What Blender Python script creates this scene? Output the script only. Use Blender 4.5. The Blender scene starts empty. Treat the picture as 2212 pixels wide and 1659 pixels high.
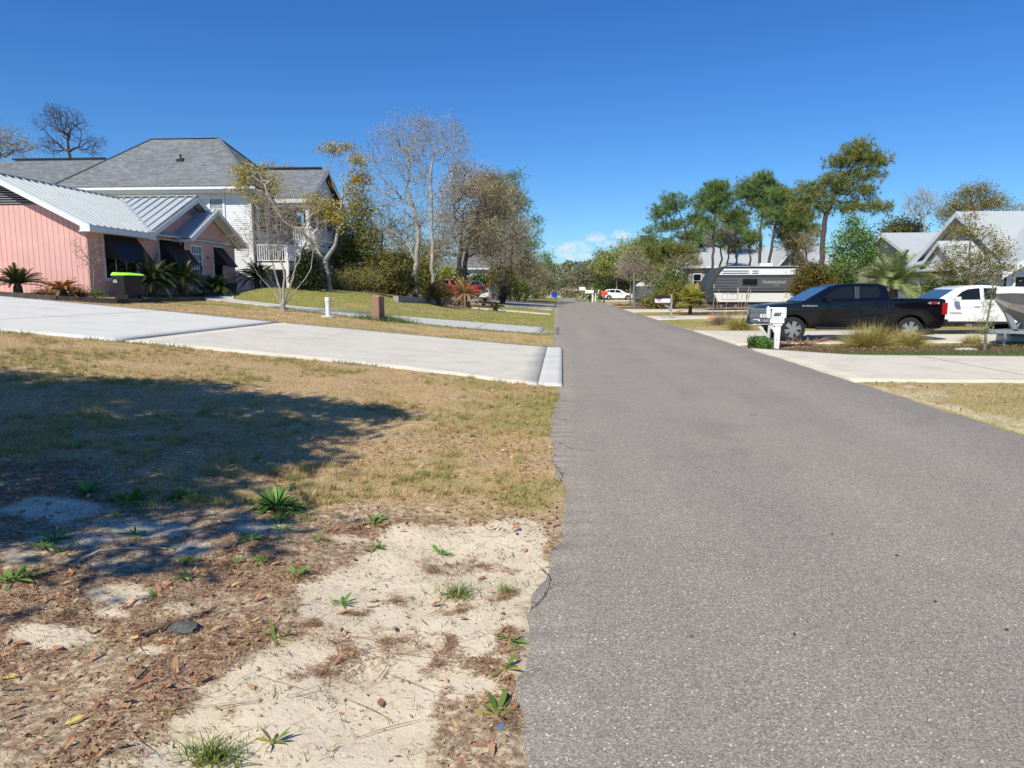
import bpy, bmesh, math, random
import numpy as np
from mathutils import Vector, Matrix
R = math.radians
rng = np.random.default_rng(7); random.seed(7)
S = bpy.context.scene; COL = S.collection

# ---------------------------------------------------------------- camera, world, sun, exposure
EYE = 1.65; FX = 1548.0; CX = 1106.0; CY = 829.5
YAW = R(3.95); PITCH = math.atan((829.5 - 626) / FX)
cam = bpy.data.cameras.new('camera'); co = bpy.data.objects.new('camera', cam); COL.objects.link(co)
co.location = (0, 0, EYE); co.rotation_euler = (math.pi / 2 - PITCH, 0, YAW)
cam.sensor_width = 36; cam.lens = FX / 2212 * 36; cam.clip_start = 0.05; cam.clip_end = 3000
S.camera = co
SUN_EL, SUN_AZ = 47.0, 28.0      # azimuth measured from straight behind the camera (-Y) towards the left (-X)
sdir = Vector((-math.sin(R(SUN_AZ)) * math.cos(R(SUN_EL)), -math.cos(R(SUN_AZ)) * math.cos(R(SUN_EL)), math.sin(R(SUN_EL))))
sl = bpy.data.lights.new('sun', 'SUN'); sl.energy = 4.9; sl.angle = R(0.53); sl.color = (1, 0.945, 0.79)
so = bpy.data.objects.new('sun', sl); COL.objects.link(so); so.rotation_euler = sdir.to_track_quat('Z', 'Y').to_euler()
W = bpy.data.worlds.new('World'); S.world = W; W.use_nodes = True
nt = W.node_tree; N = nt.nodes; N.clear()
wo = N.new('ShaderNodeOutputWorld'); bg = N.new('ShaderNodeBackground'); sk = N.new('ShaderNodeTexSky')
sk.sky_type = 'NISHITA'; sk.sun_disc = False; sk.sun_elevation = R(SUN_EL); sk.sun_rotation = R(180 + SUN_AZ)
sk.altitude = 0; sk.air_density = 1.0; sk.dust_density = 0.25; sk.ozone_density = 3.2
hs = N.new('ShaderNodeHueSaturation'); hs.inputs['Saturation'].default_value = 1.25; hs.inputs['Hue'].default_value = 0.503
nt.links.new(sk.outputs[0], hs.inputs['Color'])
gr = N.new('ShaderNodeMix'); gr.data_type = 'RGBA'; gr.blend_type = 'MULTIPLY'; gr.inputs['Factor'].default_value = 1; gr.inputs['B'].default_value = (0.60, 0.91, 1.22, 1); nt.links.new(hs.outputs[0], gr.inputs['A'])
# small fair weather clouds low over the road
tc = N.new('ShaderNodeTexCoord'); sx = N.new('ShaderNodeSeparateXYZ'); nt.links.new(tc.outputs['Generated'], sx.inputs[0])
def wm(op, a, b=None, c=None):
    n = N.new('ShaderNodeMath'); n.operation = op
    for i, v in enumerate((a, b, c)):
        if v is None: continue
        if isinstance(v, (int, float)): n.inputs[i].default_value = v
        else: nt.links.new(v, n.inputs[i])
    return n.outputs[0]
az = wm('ARCTAN2', sx.outputs[0], sx.outputs[1]); el = wm('ARCSINE', sx.outputs[2])
def blob(a0, e0, ra, re):
    u = wm('DIVIDE', wm('SUBTRACT', az, a0), ra); v = wm('DIVIDE', wm('SUBTRACT', el, e0), re)
    return wm('SUBTRACT', 1.0, wm('ADD', wm('MULTIPLY', u, u), wm('MULTIPLY', v, v)))
bl = None
for a0, e0, ra, re in ((0.012, 0.057, 0.03, 0.010), (0.046, 0.069, 0.017, 0.009), (0.08, 0.074, 0.017, 0.007), (0.018, 0.046, 0.035, 0.006), (-0.008, 0.03, 0.02, 0.006), (0.062, 0.062, 0.02, 0.005)):
    b = blob(a0, e0, ra, re); bl = b if bl is None else wm('MAXIMUM', bl, b)
cv = N.new('ShaderNodeCombineXYZ'); nt.links.new(az, cv.inputs[0]); nt.links.new(wm('MULTIPLY', el, 1.8), cv.inputs[1])
cn = N.new('ShaderNodeTexNoise'); cn.inputs['Scale'].default_value = 75; cn.inputs['Detail'].default_value = 7; cn.inputs['Roughness'].default_value = 0.6
nt.links.new(cv.outputs[0], cn.inputs['Vector'])
cm = wm('MULTIPLY', wm('ADD', wm('MULTIPLY', wm('MAXIMUM', bl, -1.5), 0.75), wm('MULTIPLY', wm('SUBTRACT', cn.outputs[0], 0.5), 3.0)), 1.0)
cmr = N.new('ShaderNodeMapRange'); cmr.inputs['From Min'].default_value = 0.05; cmr.inputs['From Max'].default_value = 1.1; cmr.inputs['To Max'].default_value = 0.92
nt.links.new(cm, cmr.inputs['Value'])
mx = N.new('ShaderNodeMix'); mx.data_type = 'RGBA'; mx.inputs['B'].default_value = (7.4, 7.9, 8.6, 1)
nt.links.new(cmr.outputs[0], mx.inputs['Factor']); nt.links.new(gr.outputs['Result'], mx.inputs['A'])
nt.links.new(mx.outputs['Result'], bg.inputs[0]); bg.inputs[1].default_value = 0.1; nt.links.new(bg.outputs[0], wo.inputs[0])
S.view_settings.view_transform = 'Standard'; S.view_settings.look = 'None'; S.view_settings.exposure = 0.12; S.view_settings.gamma = 1
S.cycles.max_bounces = 5; S.cycles.diffuse_bounces = 2; S.cycles.glossy_bounces = 3; S.cycles.transparent_max_bounces = 4
S.cycles.use_denoising = True; S.cycles.sample_clamp_indirect = 2.0; S.cycles.caustics_reflective = False; S.cycles.caustics_refractive = False

# ---------------------------------------------------------------- survey helpers: sight lines of the photograph (in its 2212 x 1659 view)
cy_, sy_ = math.cos(YAW), math.sin(YAW); cp_, sp_ = math.cos(PITCH), math.sin(PITCH)
def ray(px, py):
    a = (px - CX) / FX; b = -(py - CY) / FX
    return (a * cy_ - sy_ * cp_ - b * sy_ * sp_, a * sy_ + cy_ * cp_ + b * cy_ * sp_, -sp_ + b * cp_)
def ss(a, b, v):
    t = np.clip((v - a) / (b - a), 0, 1); return t * t * (3 - 2 * t)
def tz(X, Y):
    X = np.asarray(X, float); Y = np.asarray(Y, float)
    s = np.where(Y < 70, 0.085, np.maximum(0.03, 0.085 - 0.0009 * (Y - 70)))
    r = -X; e = np.maximum(0, r - 0.6); z = s * e * e / (e + 0.4)
    z = np.where(r > 18.5, s * 17.9 * 0.98 + 0.02 * (r - 18.5), z)
    z = z + 0.55 * ss(31, 37, Y) * (1 - ss(45, 58, Y)) * ss(6, 11, r) * (1 - ss(15, 18, r))
    return np.where(X > 5.5, 0.012 * (X - 5.5), np.where(X < 0, z, 0.0))
def T(X, Y): return float(tz(X, Y))
def gnd(px, py):
    d = ray(px, py)
    for i in range(60, 9000):
        t = i * 0.02
        if EYE + d[2] * t <= T(d[0] * t, d[1] * t): return Vector((d[0] * t, d[1] * t, T(d[0] * t, d[1] * t)))
    return Vector((d[0] * 150, d[1] * 150, 0))
def at(px, py, Y):
    d = ray(px, py); t = Y / d[1]; return Vector((d[0] * t, Y, EYE + d[2] * t))
def atX(px, py, X):
    d = ray(px, py); t = X / d[0]; return Vector((X, d[1] * t, EYE + d[2] * t))
def base(px, Y):
    v = at(px, 640, Y); return Vector((v.x, Y, T(v.x, Y)))

# ---------------------------------------------------------------- materials
def newmat(name):
    m = bpy.data.materials.new(name); m.use_nodes = True; n = m.node_tree; b = n.nodes['Principled BSDF']; return m, n, b
def ramp(n, stops, interp='LINEAR'):
    r = n.nodes.new('ShaderNodeValToRGB'); r.color_ramp.interpolation = interp; e = r.color_ramp.elements
    while len(e) > 1: e.remove(e[-1])
    e[0].position = stops[0][0]; e[0].color = (*stops[0][1], 1)
    for p, c in stops[1:]:
        x = e.new(p); x.color = (*c, 1)
    return r
def g3(v): return (v, v, v)
def nmath(n, op, a, b=None):
    x = n.nodes.new('ShaderNodeMath'); x.operation = op
    for i, v in enumerate((a, b)):
        if v is None: continue
        if isinstance(v, (int, float)): x.inputs[i].default_value = v
        else: n.links.new(v, x.inputs[i])
    return x.outputs[0]
def nnoise(n, scale, detail=4, rough=0.55, coord='Object', vec=None, dist=0):
    t = n.nodes.new('ShaderNodeTexNoise'); t.inputs['Scale'].default_value = scale; t.inputs['Detail'].default_value = detail; t.inputs['Roughness'].default_value = rough; t.inputs['Distortion'].default_value = dist
    if vec is None:
        c = n.nodes.new('ShaderNodeTexCoord'); vec = c.outputs[coord]
    n.links.new(vec, t.inputs['Vector']); return t.outputs['Fac']
def nmix(n, f, a, b, mode='MIX'):
    m = n.nodes.new('ShaderNodeMix'); m.data_type = 'RGBA'; m.blend_type = mode
    for k, v in (('Factor', f), ('A', a), ('B', b)):
        s = m.inputs[k] if k == 'Factor' else [q for q in m.inputs if q.name == k and q.type == 'RGBA'][0]
        if isinstance(v, (int, float)): s.default_value = v
        elif isinstance(v, tuple): s.default_value = (*v, 1)
        else: n.links.new(v, s)
    return [q for q in m.outputs if q.type == 'RGBA'][0]
def nbump(n, b, h, strength, dist):
    u = n.nodes.new('ShaderNodeBump'); u.inputs['Strength'].default_value = strength; u.inputs['Distance'].default_value = dist
    n.links.new(h, u.inputs['Height']); n.links.new(u.outputs[0], b.inputs['Normal']); return u
def mat(name, c, rough=0.6, metal=0.0, var=0.12, scale=6, bump=0.0, bscale=60, spec=0.4, coat=0.0):
    m, n, b = newmat(name)
    f = nnoise(n, scale, 5)
    r = ramp(n, [(0.3, tuple(x * (1 - var) for x in c)), (0.7, tuple(min(1, x * (1 + var)) for x in c))]); n.links.new(f, r.inputs[0])
    n.links.new(r.outputs[0], b.inputs['Base Color']); b.inputs['Roughness'].default_value = rough; b.inputs['Metallic'].default_value = metal
    b.inputs['Specular IOR Level'].default_value = spec; b.inputs['Coat Weight'].default_value = coat; b.inputs['Coat Roughness'].default_value = 0.04
    if bump: nbump(n, b, nnoise(n, bscale, 4), bump, 0.01)
    return m
def leafmat(name, cols, rough=0.5, spec=0.35, patch=0.35, pscale=0.6, trans=0.15):
    m, n, b = newmat(name)
    g = n.nodes.new('ShaderNodeNewGeometry'); f = nnoise(n, pscale, 3)
    k = nmath(n, 'ADD', nmath(n, 'MULTIPLY', g.outputs['Random Per Island'], 1 - patch), nmath(n, 'MULTIPLY', nmath(n, 'SUBTRACT', nmath(n, 'MULTIPLY', f, 2.2), 0.6), patch))
    r = ramp(n, [((i + 0.5) / len(cols), c) for i, c in enumerate(cols)]); n.links.new(k, r.inputs[0])
    n.links.new(r.outputs[0], b.inputs['Base Color']); b.inputs['Roughness'].default_value = rough; b.inputs['Specular IOR Level'].default_value = spec
    if trans:
        t = n.nodes.new('ShaderNodeBsdfTranslucent'); n.links.new(r.outputs[0], t.inputs[0]); ms = n.nodes.new('ShaderNodeMixShader'); ms.inputs[0].default_value = trans
        n.links.new(b.outputs[0], ms.inputs[1]); n.links.new(t.outputs[0], ms.inputs[2]); n.links.new(ms.outputs[0], n.nodes['Material Output'].inputs[0])
    return m
def glassmat(name, c=(0.02, 0.025, 0.03), rough=0.04):
    m, n, b = newmat(name); b.inputs['Base Color'].default_value = (*c, 1); b.inputs['Roughness'].default_value = rough; b.inputs['Specular IOR Level'].default_value = 0.25
    nbump(n, b, nnoise(n, 0.9, 2), 0.08, 0.05); return m
M = {}
M['white'] = mat('white_paint', (0.78, 0.78, 0.76), 0.5, var=0.04)
M['trim'] = mat('trim_white', (0.72, 0.74, 0.75), 0.45, var=0.04)
M['lap'] = mat('white_siding', (0.72, 0.74, 0.76), 0.55, var=0.04, scale=2)
M['pink'] = mat('pink_paint', (0.74, 0.415, 0.365), 0.6, var=0.06, scale=1.2, bump=0.15, bscale=25)
M['fascia'] = mat('pale_blue_fascia', (0.50, 0.58, 0.66), 0.45, var=0.04)
M['metalroof'] = mat('galvalume_roof', (0.55, 0.58, 0.59), 0.4, metal=0.25, var=0.06, scale=1.5)
M['whiteroof'] = mat('white_metal_roof', (0.45, 0.475, 0.475), 0.5, metal=0.0, var=0.04, scale=1.5)
M['shutter'] = mat('black_shutter', (0.012, 0.012, 0.015), 0.45)
M['glass'] = glassmat('window_glass', (0.012, 0.015, 0.02))
M['glasslt'] = glassmat('bright_window_glass', (0.10, 0.13, 0.15), 0.03)
M['curtain'] = mat('sheer_curtain', (0.42, 0.44, 0.42), 0.9, var=0.12, scale=8)
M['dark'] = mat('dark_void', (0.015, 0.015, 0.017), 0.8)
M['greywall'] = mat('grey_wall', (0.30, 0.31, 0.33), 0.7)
M['black'] = mat('black_plastic', (0.02, 0.02, 0.021), 0.5)
M['tyre'] = mat('tyre_rubber', (0.022, 0.022, 0.023), 0.8, bump=0.3, bscale=40)
M['chrome'] = mat('alloy', (0.60, 0.61, 0.63), 0.25, metal=0.85, var=0.05)
M['galv'] = mat('galvanised_steel', (0.42, 0.45, 0.47), 0.42, metal=0.6, var=0.15, scale=20)
M['concrete'] = mat('light_concrete', (0.56, 0.54, 0.50), 0.85, var=0.08)
M['brownpost'] = mat('brown_wood', (0.29, 0.175, 0.115), 0.8, var=0.15, scale=12, bump=0.2)
M['greywood'] = mat('weathered_wood', (0.30, 0.29, 0.26), 0.85, var=0.3, scale=14, bump=0.3, bscale=30)
M['whitewood'] = mat('peeling_white_wood', (0.62, 0.62, 0.56), 0.8, var=0.2, scale=18, bump=0.3, bscale=30)
M['bluebin'] = mat('blue_plastic', (0.012, 0.06, 0.48), 0.4)
M['lime'] = mat('lime_plastic', (0.38, 0.85, 0.06), 0.45, var=0.1, scale=5)
M['red'] = mat('red_car_paint', (0.50, 0.010, 0.012), 0.3, coat=0.8)
M['blackpaint'] = mat('black_car_paint', (0.004, 0.004, 0.007), 0.2, var=0.0, coat=0.5, spec=0.25)
M['whitepaint'] = mat('white_car_paint', (0.78, 0.78, 0.77), 0.3, var=0.02, coat=0.7)
M['darkpaint'] = mat('dark_car_paint', (0.012, 0.016, 0.03), 0.25, coat=0.8)
M['navy'] = mat('navy_paint', (0.03, 0.07, 0.22), 0.25, coat=0.8)
M['taillight'] = mat('red_lamp', (0.42, 0.008, 0.01), 0.15, coat=1)
M['lamp'] = mat('clear_lamp', (0.5, 0.52, 0.55), 0.12, metal=0.4, coat=1)
M['orange'] = mat('orange_plastic', (0.85, 0.16, 0.02), 0.5)
M['redbox'] = mat('red_mailbox_paint', (0.70, 0.07, 0.035), 0.5)
M['greybox'] = mat('grey_mailbox', (0.12, 0.145, 0.155), 0.55)
M['rvgrey'] = mat('rv_charcoal', (0.055, 0.057, 0.065), 0.35, coat=0.4)
M['rvmid'] = mat('rv_mid_grey', (0.11, 0.11, 0.12), 0.45)
M['rvcap'] = mat('rv_front_cap', (0.045, 0.05, 0.055), 0.45, coat=0.15)
M['rock'] = mat('dark_rock', (0.10, 0.10, 0.095), 0.9, var=0.4, scale=60, bump=0.6, bscale=40)
M['palerock'] = mat('pale_rock', (0.45, 0.42, 0.36), 0.9, var=0.2, scale=30)
M['beige'] = mat('beige_gelcoat', (0.42, 0.40, 0.34), 0.35)
M['boatgrey'] = mat('grey_gelcoat', (0.10, 0.10, 0.105), 0.3)
M['stonewall'] = mat('stone_wall', (0.33, 0.31, 0.28), 0.9, var=0.35, scale=7, bump=0.5, bscale=12)
M['tan'] = mat('tan_siding', (0.42, 0.40, 0.35), 0.7, var=0.15, scale=5)
M['brickbrown'] = mat('brown_wall', (0.26, 0.22, 0.19), 0.8, var=0.15)
M['bark_grey'] = mat('pale_grey_bark', (0.36, 0.33, 0.28), 0.9, var=0.35, scale=5, bump=0.6, bscale=12)
M['bark_mid'] = mat('grey_brown_bark', (0.20, 0.18, 0.155), 0.9, var=0.35, scale=5, bump=0.6, bscale=12)
M['bark_dark'] = mat('dark_bark', (0.085, 0.07, 0.06), 0.9, var=0.35, scale=5, bump=0.6, bscale=12)
M['bark_pine'] = mat('pine_bark', (0.085, 0.062, 0.052), 0.9, var=0.4, scale=4, bump=0.8, bscale=9)
M['twig'] = mat('grey_twigs', (0.36, 0.30, 0.22), 0.9, var=0.25)
M['twig_dark'] = mat('dark_twigs', (0.10, 0.085, 0.07), 0.9, var=0.25)
M['ridge'] = mat('ridge_shingle', (0.17, 0.18, 0.19), 0.9)
M['mulch'] = mat('mulch', (0.09, 0.05, 0.035), 0.95, var=0.5, scale=30, bump=0.8, bscale=50)
def text_mesh(s): pass
def shingle(name, axis):
    m, n, b = newmat(name)
    c = n.nodes.new('ShaderNodeTexCoord'); s = n.nodes.new('ShaderNodeSeparateXYZ'); n.links.new(c.outputs['Object'], s.inputs[0])
    k = n.nodes.new('ShaderNodeCombineXYZ'); n.links.new(s.outputs[axis], k.inputs[0]); n.links.new(nmath(n, 'MULTIPLY', s.outputs[2], 1.6), k.inputs[1])
    br = n.nodes.new('ShaderNodeTexBrick'); n.links.new(k.outputs[0], br.inputs['Vector'])
    br.inputs['Color1'].default_value = (0.20, 0.215, 0.225, 1); br.inputs['Color2'].default_value = (0.10, 0.11, 0.12, 1); br.inputs['Mortar'].default_value = (0.07, 0.075, 0.085, 1)
    br.inputs['Scale'].default_value = 1; br.inputs['Mortar Size'].default_value = 0.012; br.inputs['Brick Width'].default_value = 0.42; br.inputs['Row Height'].default_value = 0.19; br.inputs['Bias'].default_value = -0.1
    col = nmix(n, 0.35, br.outputs['Color'], (0.165, 0.175, 0.185))
    r = ramp(n, [(0.3, g3(0.8)), (0.7, g3(1.25))]); n.links.new(nnoise(n, 3.5, 6, 0.7), r.inputs[0])
    n.links.new(nmix(n, 1.0, col, r.outputs[0], 'MULTIPLY'), b.inputs['Base Color']); b.inputs['Roughness'].default_value = 0.9
    nbump(n, b, br.outputs['Fac'], -0.4, 0.02); return m
M['shx'] = shingle('asphalt_shingles_along_x', 0); M['shy'] = shingle('asphalt_shingles_along_y', 1)

# ---------------------------------------------------------------- mesh building
def link(name, me, m=None, parent=None, loc=None):
    o = bpy.data.objects.new(name, me); COL.objects.link(o)
    if m is not None and me is not None: me.materials.append(m)
    if parent is not None: o.parent = parent
    if loc is not None: o.location = loc
    return o
def tag(o, label=None, cat=None, group=None, kind=None):
    if label: o['label'] = label
    if cat: o['category'] = cat
    if group: o['group'] = group
    if kind: o['kind'] = kind
    return o
def thing(name, label, cat, loc=(0, 0, 0), rz=0, group=None):
    o = bpy.data.objects.new(name, None); COL.objects.link(o); o.location = loc; o.rotation_euler = (0, 0, rz)
    return tag(o, label, cat, group)
def copy_tree(o, parent=None):
    kids = [c for c in S.objects if c.parent == o]
    c = o.copy(); COL.objects.link(c)
    if parent: c.parent = parent
    for k in kids: copy_tree(k, c)
    return c
def fast_mesh(name, V, F):
    V = np.ascontiguousarray(V, dtype=np.float32).reshape(-1, 3); F = np.ascontiguousarray(F, dtype=np.int32)
    me = bpy.data.meshes.new(name); k = F.shape[1]; nf = len(F)
    me.vertices.add(len(V)); me.vertices.foreach_set('co', V.ravel())
    me.loops.add(nf * k); me.loops.foreach_set('vertex_index', F.ravel())
    me.polygons.add(nf); me.polygons.foreach_set('loop_start', np.arange(0, nf * k, k, dtype=np.int32))
    me.update(calc_edges=True); return me
class MB:
    def __init__(s): s.v = []; s.f = []
    def add(s, v, f):
        n = len(s.v); s.v += [tuple(p) for p in v]; s.f += [tuple(i + n for i in q) for q in f]; return s
    def box(s, a, b):
        x0, y0, z0 = a; x1, y1, z1 = b
        return s.add([(x0, y0, z0), (x1, y0, z0), (x1, y1, z0), (x0, y1, z0), (x0, y0, z1), (x1, y0, z1), (x1, y1, z1), (x0, y1, z1)],
                     [(0, 3, 2, 1), (4, 5, 6, 7), (0, 1, 5, 4), (1, 2, 6, 5), (2, 3, 7, 6), (3, 0, 4, 7)])
    def slab(s, quad, n, t):      # a quad (or polygon) given thickness t along n
        n = Vector(n).normalized() * t; q = [Vector(p) for p in quad]; k = len(q)
        return s.add(q + [p + n for p in q], [tuple(range(k))[::-1], tuple(range(k, 2 * k))] + [(i, (i + 1) % k, k + (i + 1) % k, k + i) for i in range(k)])
    def bar(s, a, b, w, h=None):  # rectangular bar
        h = w if h is None else h; a = Vector(a); b = Vector(b); d = (b - a).normalized()
        u = d.cross(Vector((0, 0, 1))); u = Vector((1, 0, 0)) if u.length < 1e-3 else u.normalized(); v = u.cross(d)
        c = [(-1, -1), (1, -1), (1, 1), (-1, 1)]
        return s.add([p + u * i * w / 2 + v * j * h / 2 for p in (a, b) for i, j in c], [(3, 2, 1, 0), (4, 5, 6, 7)] + [(i, (i + 1) % 4, 4 + (i + 1) % 4, 4 + i) for i in range(4)])
    def tube(s, a, b, r0, r1=None, n=10, cap=True):
        r1 = r0 if r1 is None else r1; a = Vector(a); b = Vector(b); d = (b - a).normalized()
        u = d.orthogonal().normalized(); v = d.cross(u)
        vs = [p + (u * math.cos(2 * math.pi * i / n) + v * math.sin(2 * math.pi * i / n)) * r for p, r in ((a, r0), (b, r1)) for i in range(n)]
        f = [(i, (i + 1) % n, n + (i + 1) % n, n + i) for i in range(n)]
        if cap: f += [tuple(range(n))[::-1], tuple(range(n, 2 * n))]
        return s.add(vs, f)
    def lathe(s, c, prof, n=20, axis='Z'):   # prof: (r, h)
        vs = []
        for r, h in prof:
            for i in range(n):
                a = 2 * math.pi * i / n; p = (r * math.cos(a), r * math.sin(a), h)
                if axis == 'Y': p = (p[0], p[2], p[1])
                vs.append((c[0] + p[0], c[1] + p[1], c[2] + p[2]))
        f = [(j * n + i, j * n + (i + 1) % n, (j + 1) * n + (i + 1) % n, (j + 1) * n + i) for j in range(len(prof) - 1) for i in range(n)]
        f += [tuple(range(n))[::-1], tuple(range((len(prof) - 1) * n, len(prof) * n))]
        return s.add(vs, f)
    def build(s, name, m, parent=None, bevel=0, smooth=False, seg=2):
        off = Vector((0, 0, 0))
        if parent is not None and parent.get('world'):
            off = Vector(parent['world'])
        me = bpy.data.meshes.new(name); me.from_pydata([tuple(Vector(p) - off) for p in s.v], [], s.f)
        if bevel:
            bm = bmesh.new(); bm.from_mesh(me); bmesh.ops.recalc_face_normals(bm, faces=bm.faces)
            es = [e for e in bm.edges if len(e.link_faces) == 2 and e.calc_face_angle(0) > 0.5]
            bmesh.ops.bevel(bm, geom=es, offset=bevel, segments=seg, affect='EDGES', profile=0.6, clamp_overlap=True); bm.to_mesh(me); bm.free()
        else:
            bm = bmesh.new(); bm.from_mesh(me); bmesh.ops.recalc_face_normals(bm, faces=bm.faces); bm.to_mesh(me); bm.free()
        if smooth:
            for p in me.polygons: p.use_smooth = True
            me.set_sharp_from_angle(angle=R(38))
        o = link(name, me, m, parent)
        if parent is not None and parent.get('world'): o['world'] = list(off)
        return o
def wthing(name, label, cat, loc, group=None):       # a thing whose parts are given in world metres
    o = thing(name, label, cat, loc, 0, group); o['world'] = [float(c) for c in loc]; return o
def lettering(s, size, m, parent, mtx, name='lettering', extr=0.004, font_w=1.0):
    cu = bpy.data.curves.new('t', 'FONT'); cu.body = s; cu.size = size; cu.extrude = extr; cu.align_x = 'CENTER'; cu.align_y = 'CENTER'
    o = bpy.data.objects.new('t', cu); COL.objects.link(o); dg = bpy.context.evaluated_depsgraph_get()
    me = bpy.data.meshes.new_from_object(o.evaluated_get(dg)); bpy.data.objects.remove(o)
    me.transform(Matrix.Diagonal((font_w, 1, 1, 1))); me.transform(mtx)
    if parent is not None and parent.get('world'): me.transform(Matrix.Translation(-Vector(parent['world'])))
    me.materials.clear(); return link(name, me, m, parent)

# ---------------------------------------------------------------- vegetation builders
def unit(a): return a / np.maximum(np.linalg.norm(a, axis=-1, keepdims=True), 1e-9)
def rdir(n, g, up=0.0):
    d = g.normal(size=(n, 3)); d[:, 2] += up; return unit(d)
def tubes(P0, P1, R0, R1, n):
    d = unit(P1 - P0); ref = np.where(np.abs(d[:, 2:3]) > 0.9, np.array([[1., 0, 0]]), np.array([[0, 0, 1.]]))
    u = unit(np.cross(d, ref)); v = np.cross(d, u); a = np.arange(n) * 2 * np.pi / n
    ring = u[:, None, :] * np.cos(a)[None, :, None] + v[:, None, :] * np.sin(a)[None, :, None]
    V = np.concatenate([P0[:, None] + ring * R0[:, None, None], (P1 + d * R1[:, None] * 0.3)[:, None] + ring * R1[:, None, None]], 1)
    i = np.arange(n); j = (i + 1) % n
    F = np.stack([i, j, n + j, n + i], 1)[None] + (np.arange(len(P0)) * 2 * n)[:, None, None]
    return V.reshape(-1, 3), F.reshape(-1, 4)
def skel(trunk, att, bf, g, step=0.5, jit=0.07, limbs=()):
    nodes = []; par = []; pl = []
    for i, p in enumerate(trunk):
        p = np.array(p, float)
        if not nodes: nodes.append(p); par.append(-1); pl.append(0.); continue
        q = nodes[-1]; L = np.linalg.norm(p - q); k = max(1, int(L / step)); prev = q
        for s in range(1, k + 1):
            x = q + (p - q) * s / k + (g.normal(size=3) * jit * 0.4 if s < k else 0)
            par.append(len(nodes) - 1); pl.append(pl[-1] + np.linalg.norm(x - nodes[-1])); nodes.append(x)
    for lb in limbs:
        last = int(np.argmin([np.linalg.norm(q - np.array(lb[0], float)) for q in nodes]))
        for p in lb:
            p = np.array(p, float); q = nodes[last].copy(); L = np.linalg.norm(p - q); k = max(1, int(L / step))
            for s in range(1, k + 1):
                x = q + (p - q) * s / k + (g.normal(size=3) * jit * 0.6 if s < k else 0); par.append(last); pl.append(pl[last] + np.linalg.norm(x - nodes[last])); nodes.append(x); last = len(nodes) - 1
    nt0 = len(nodes); cap = nt0 + len(att) * 14; A = np.zeros((cap, 3)); A[:nt0] = nodes; PL = np.zeros(cap); PL[:nt0] = pl; n = nt0
    lo = max(1, int(nt0 * 0.28)); par = list(par)
    d0 = np.min(np.linalg.norm(att[:, None] - A[None, lo:nt0], axis=2), 1); order = np.argsort(d0)
    for i in order:
        p = att[i]; d = np.linalg.norm(A[lo:n] - p, axis=1); c = d + bf * PL[lo:n] + np.where(A[lo:n, 2] > p[2] + 0.3, 0.5 * (A[lo:n, 2] - p[2]), 0)
        b = int(np.argmin(c)) + lo; L = d[b - lo]; k = min(10, max(1, int(L / step))); q = A[b].copy(); last = b
        sag = g.normal(size=3) * 0.10 * L; sag[2] += 0.06 * L
        for s in range(1, k + 1):
            t = s / k; x = q + (p - q) * t + sag * 4 * t * (1 - t) * 0.5 + g.normal(size=3) * jit * (s < k)
            if n >= cap: break
            A[n] = x; PL[n] = PL[last] + np.linalg.norm(x - A[last]); par.append(last); last = n; n += 1
    return A[:n], np.array(par), PL[:n], nt0
def radii(A, par, rbase, rtip):
    n = len(A); cnt = np.zeros(n); child = np.zeros(n, bool); child[par[1:]] = True; cnt[~child] = 1
    for i in range(n - 1, 0, -1): cnt[par[i]] += cnt[i]
    p = math.log(rbase / rtip) / math.log(max(cnt[0], 2)); return rtip * np.maximum(cnt, 1) ** p, ~child
def lobes_pts(lobes, Y, n, g, shell=0.42):
    vol = np.array([l[2] * l[3] for l in lobes], float); k = g.choice(len(lobes), n, p=vol / vol.sum()); out = []
    s = Y / FX
    for i in k:
        l = lobes[i]; d = rdir(1, g)[0] * g.random() ** shell
        if len(l) == 6: out.append((l[0] + d[0] * l[2], l[1] + d[1] * l[3], l[5] + d[2] * l[4])); continue      # given in metres: x, y, rx, ry, rz, z
        c = at(l[0], l[1], Y + (l[4] if len(l) > 4 else 0))
        out.append((c.x + d[0] * l[2] * s, c.y + d[1] * min(l[2], 1.4 * l[3]) * s * 0.9, c.z + d[2] * l[3] * s))
    return np.array(out)
def leafquads(P, size, g, aspect=0.45, up=0.0, var=0.35):
    n = len(P); u = rdir(n, g, up); v = unit(np.cross(u, rdir(n, g))); s = size * (1 + var * g.normal(size=(n, 1))).clip(0.4, 1.8)
    V = np.stack([P - u * s * .5, P + v * s * aspect * .5, P + u * s * .5, P - v * s * aspect * .5], 1).reshape(-1, 3)
    return V, np.arange(4 * n).reshape(-1, 4)
def slivers(P, D, L, w, g, spread=0.8):
    n = len(P); u = unit(D + spread * g.normal(size=(n, 3))); v = unit(np.cross(u, rdir(n, g))); l = L * g.uniform(0.4, 1.2, (n, 1))
    V = np.stack([P - v * w / 2, P + v * w / 2, P + u * l], 1).reshape(-1, 3); return V, np.arange(3 * n).reshape(-1, 3), P + u * l * 0.6
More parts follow.
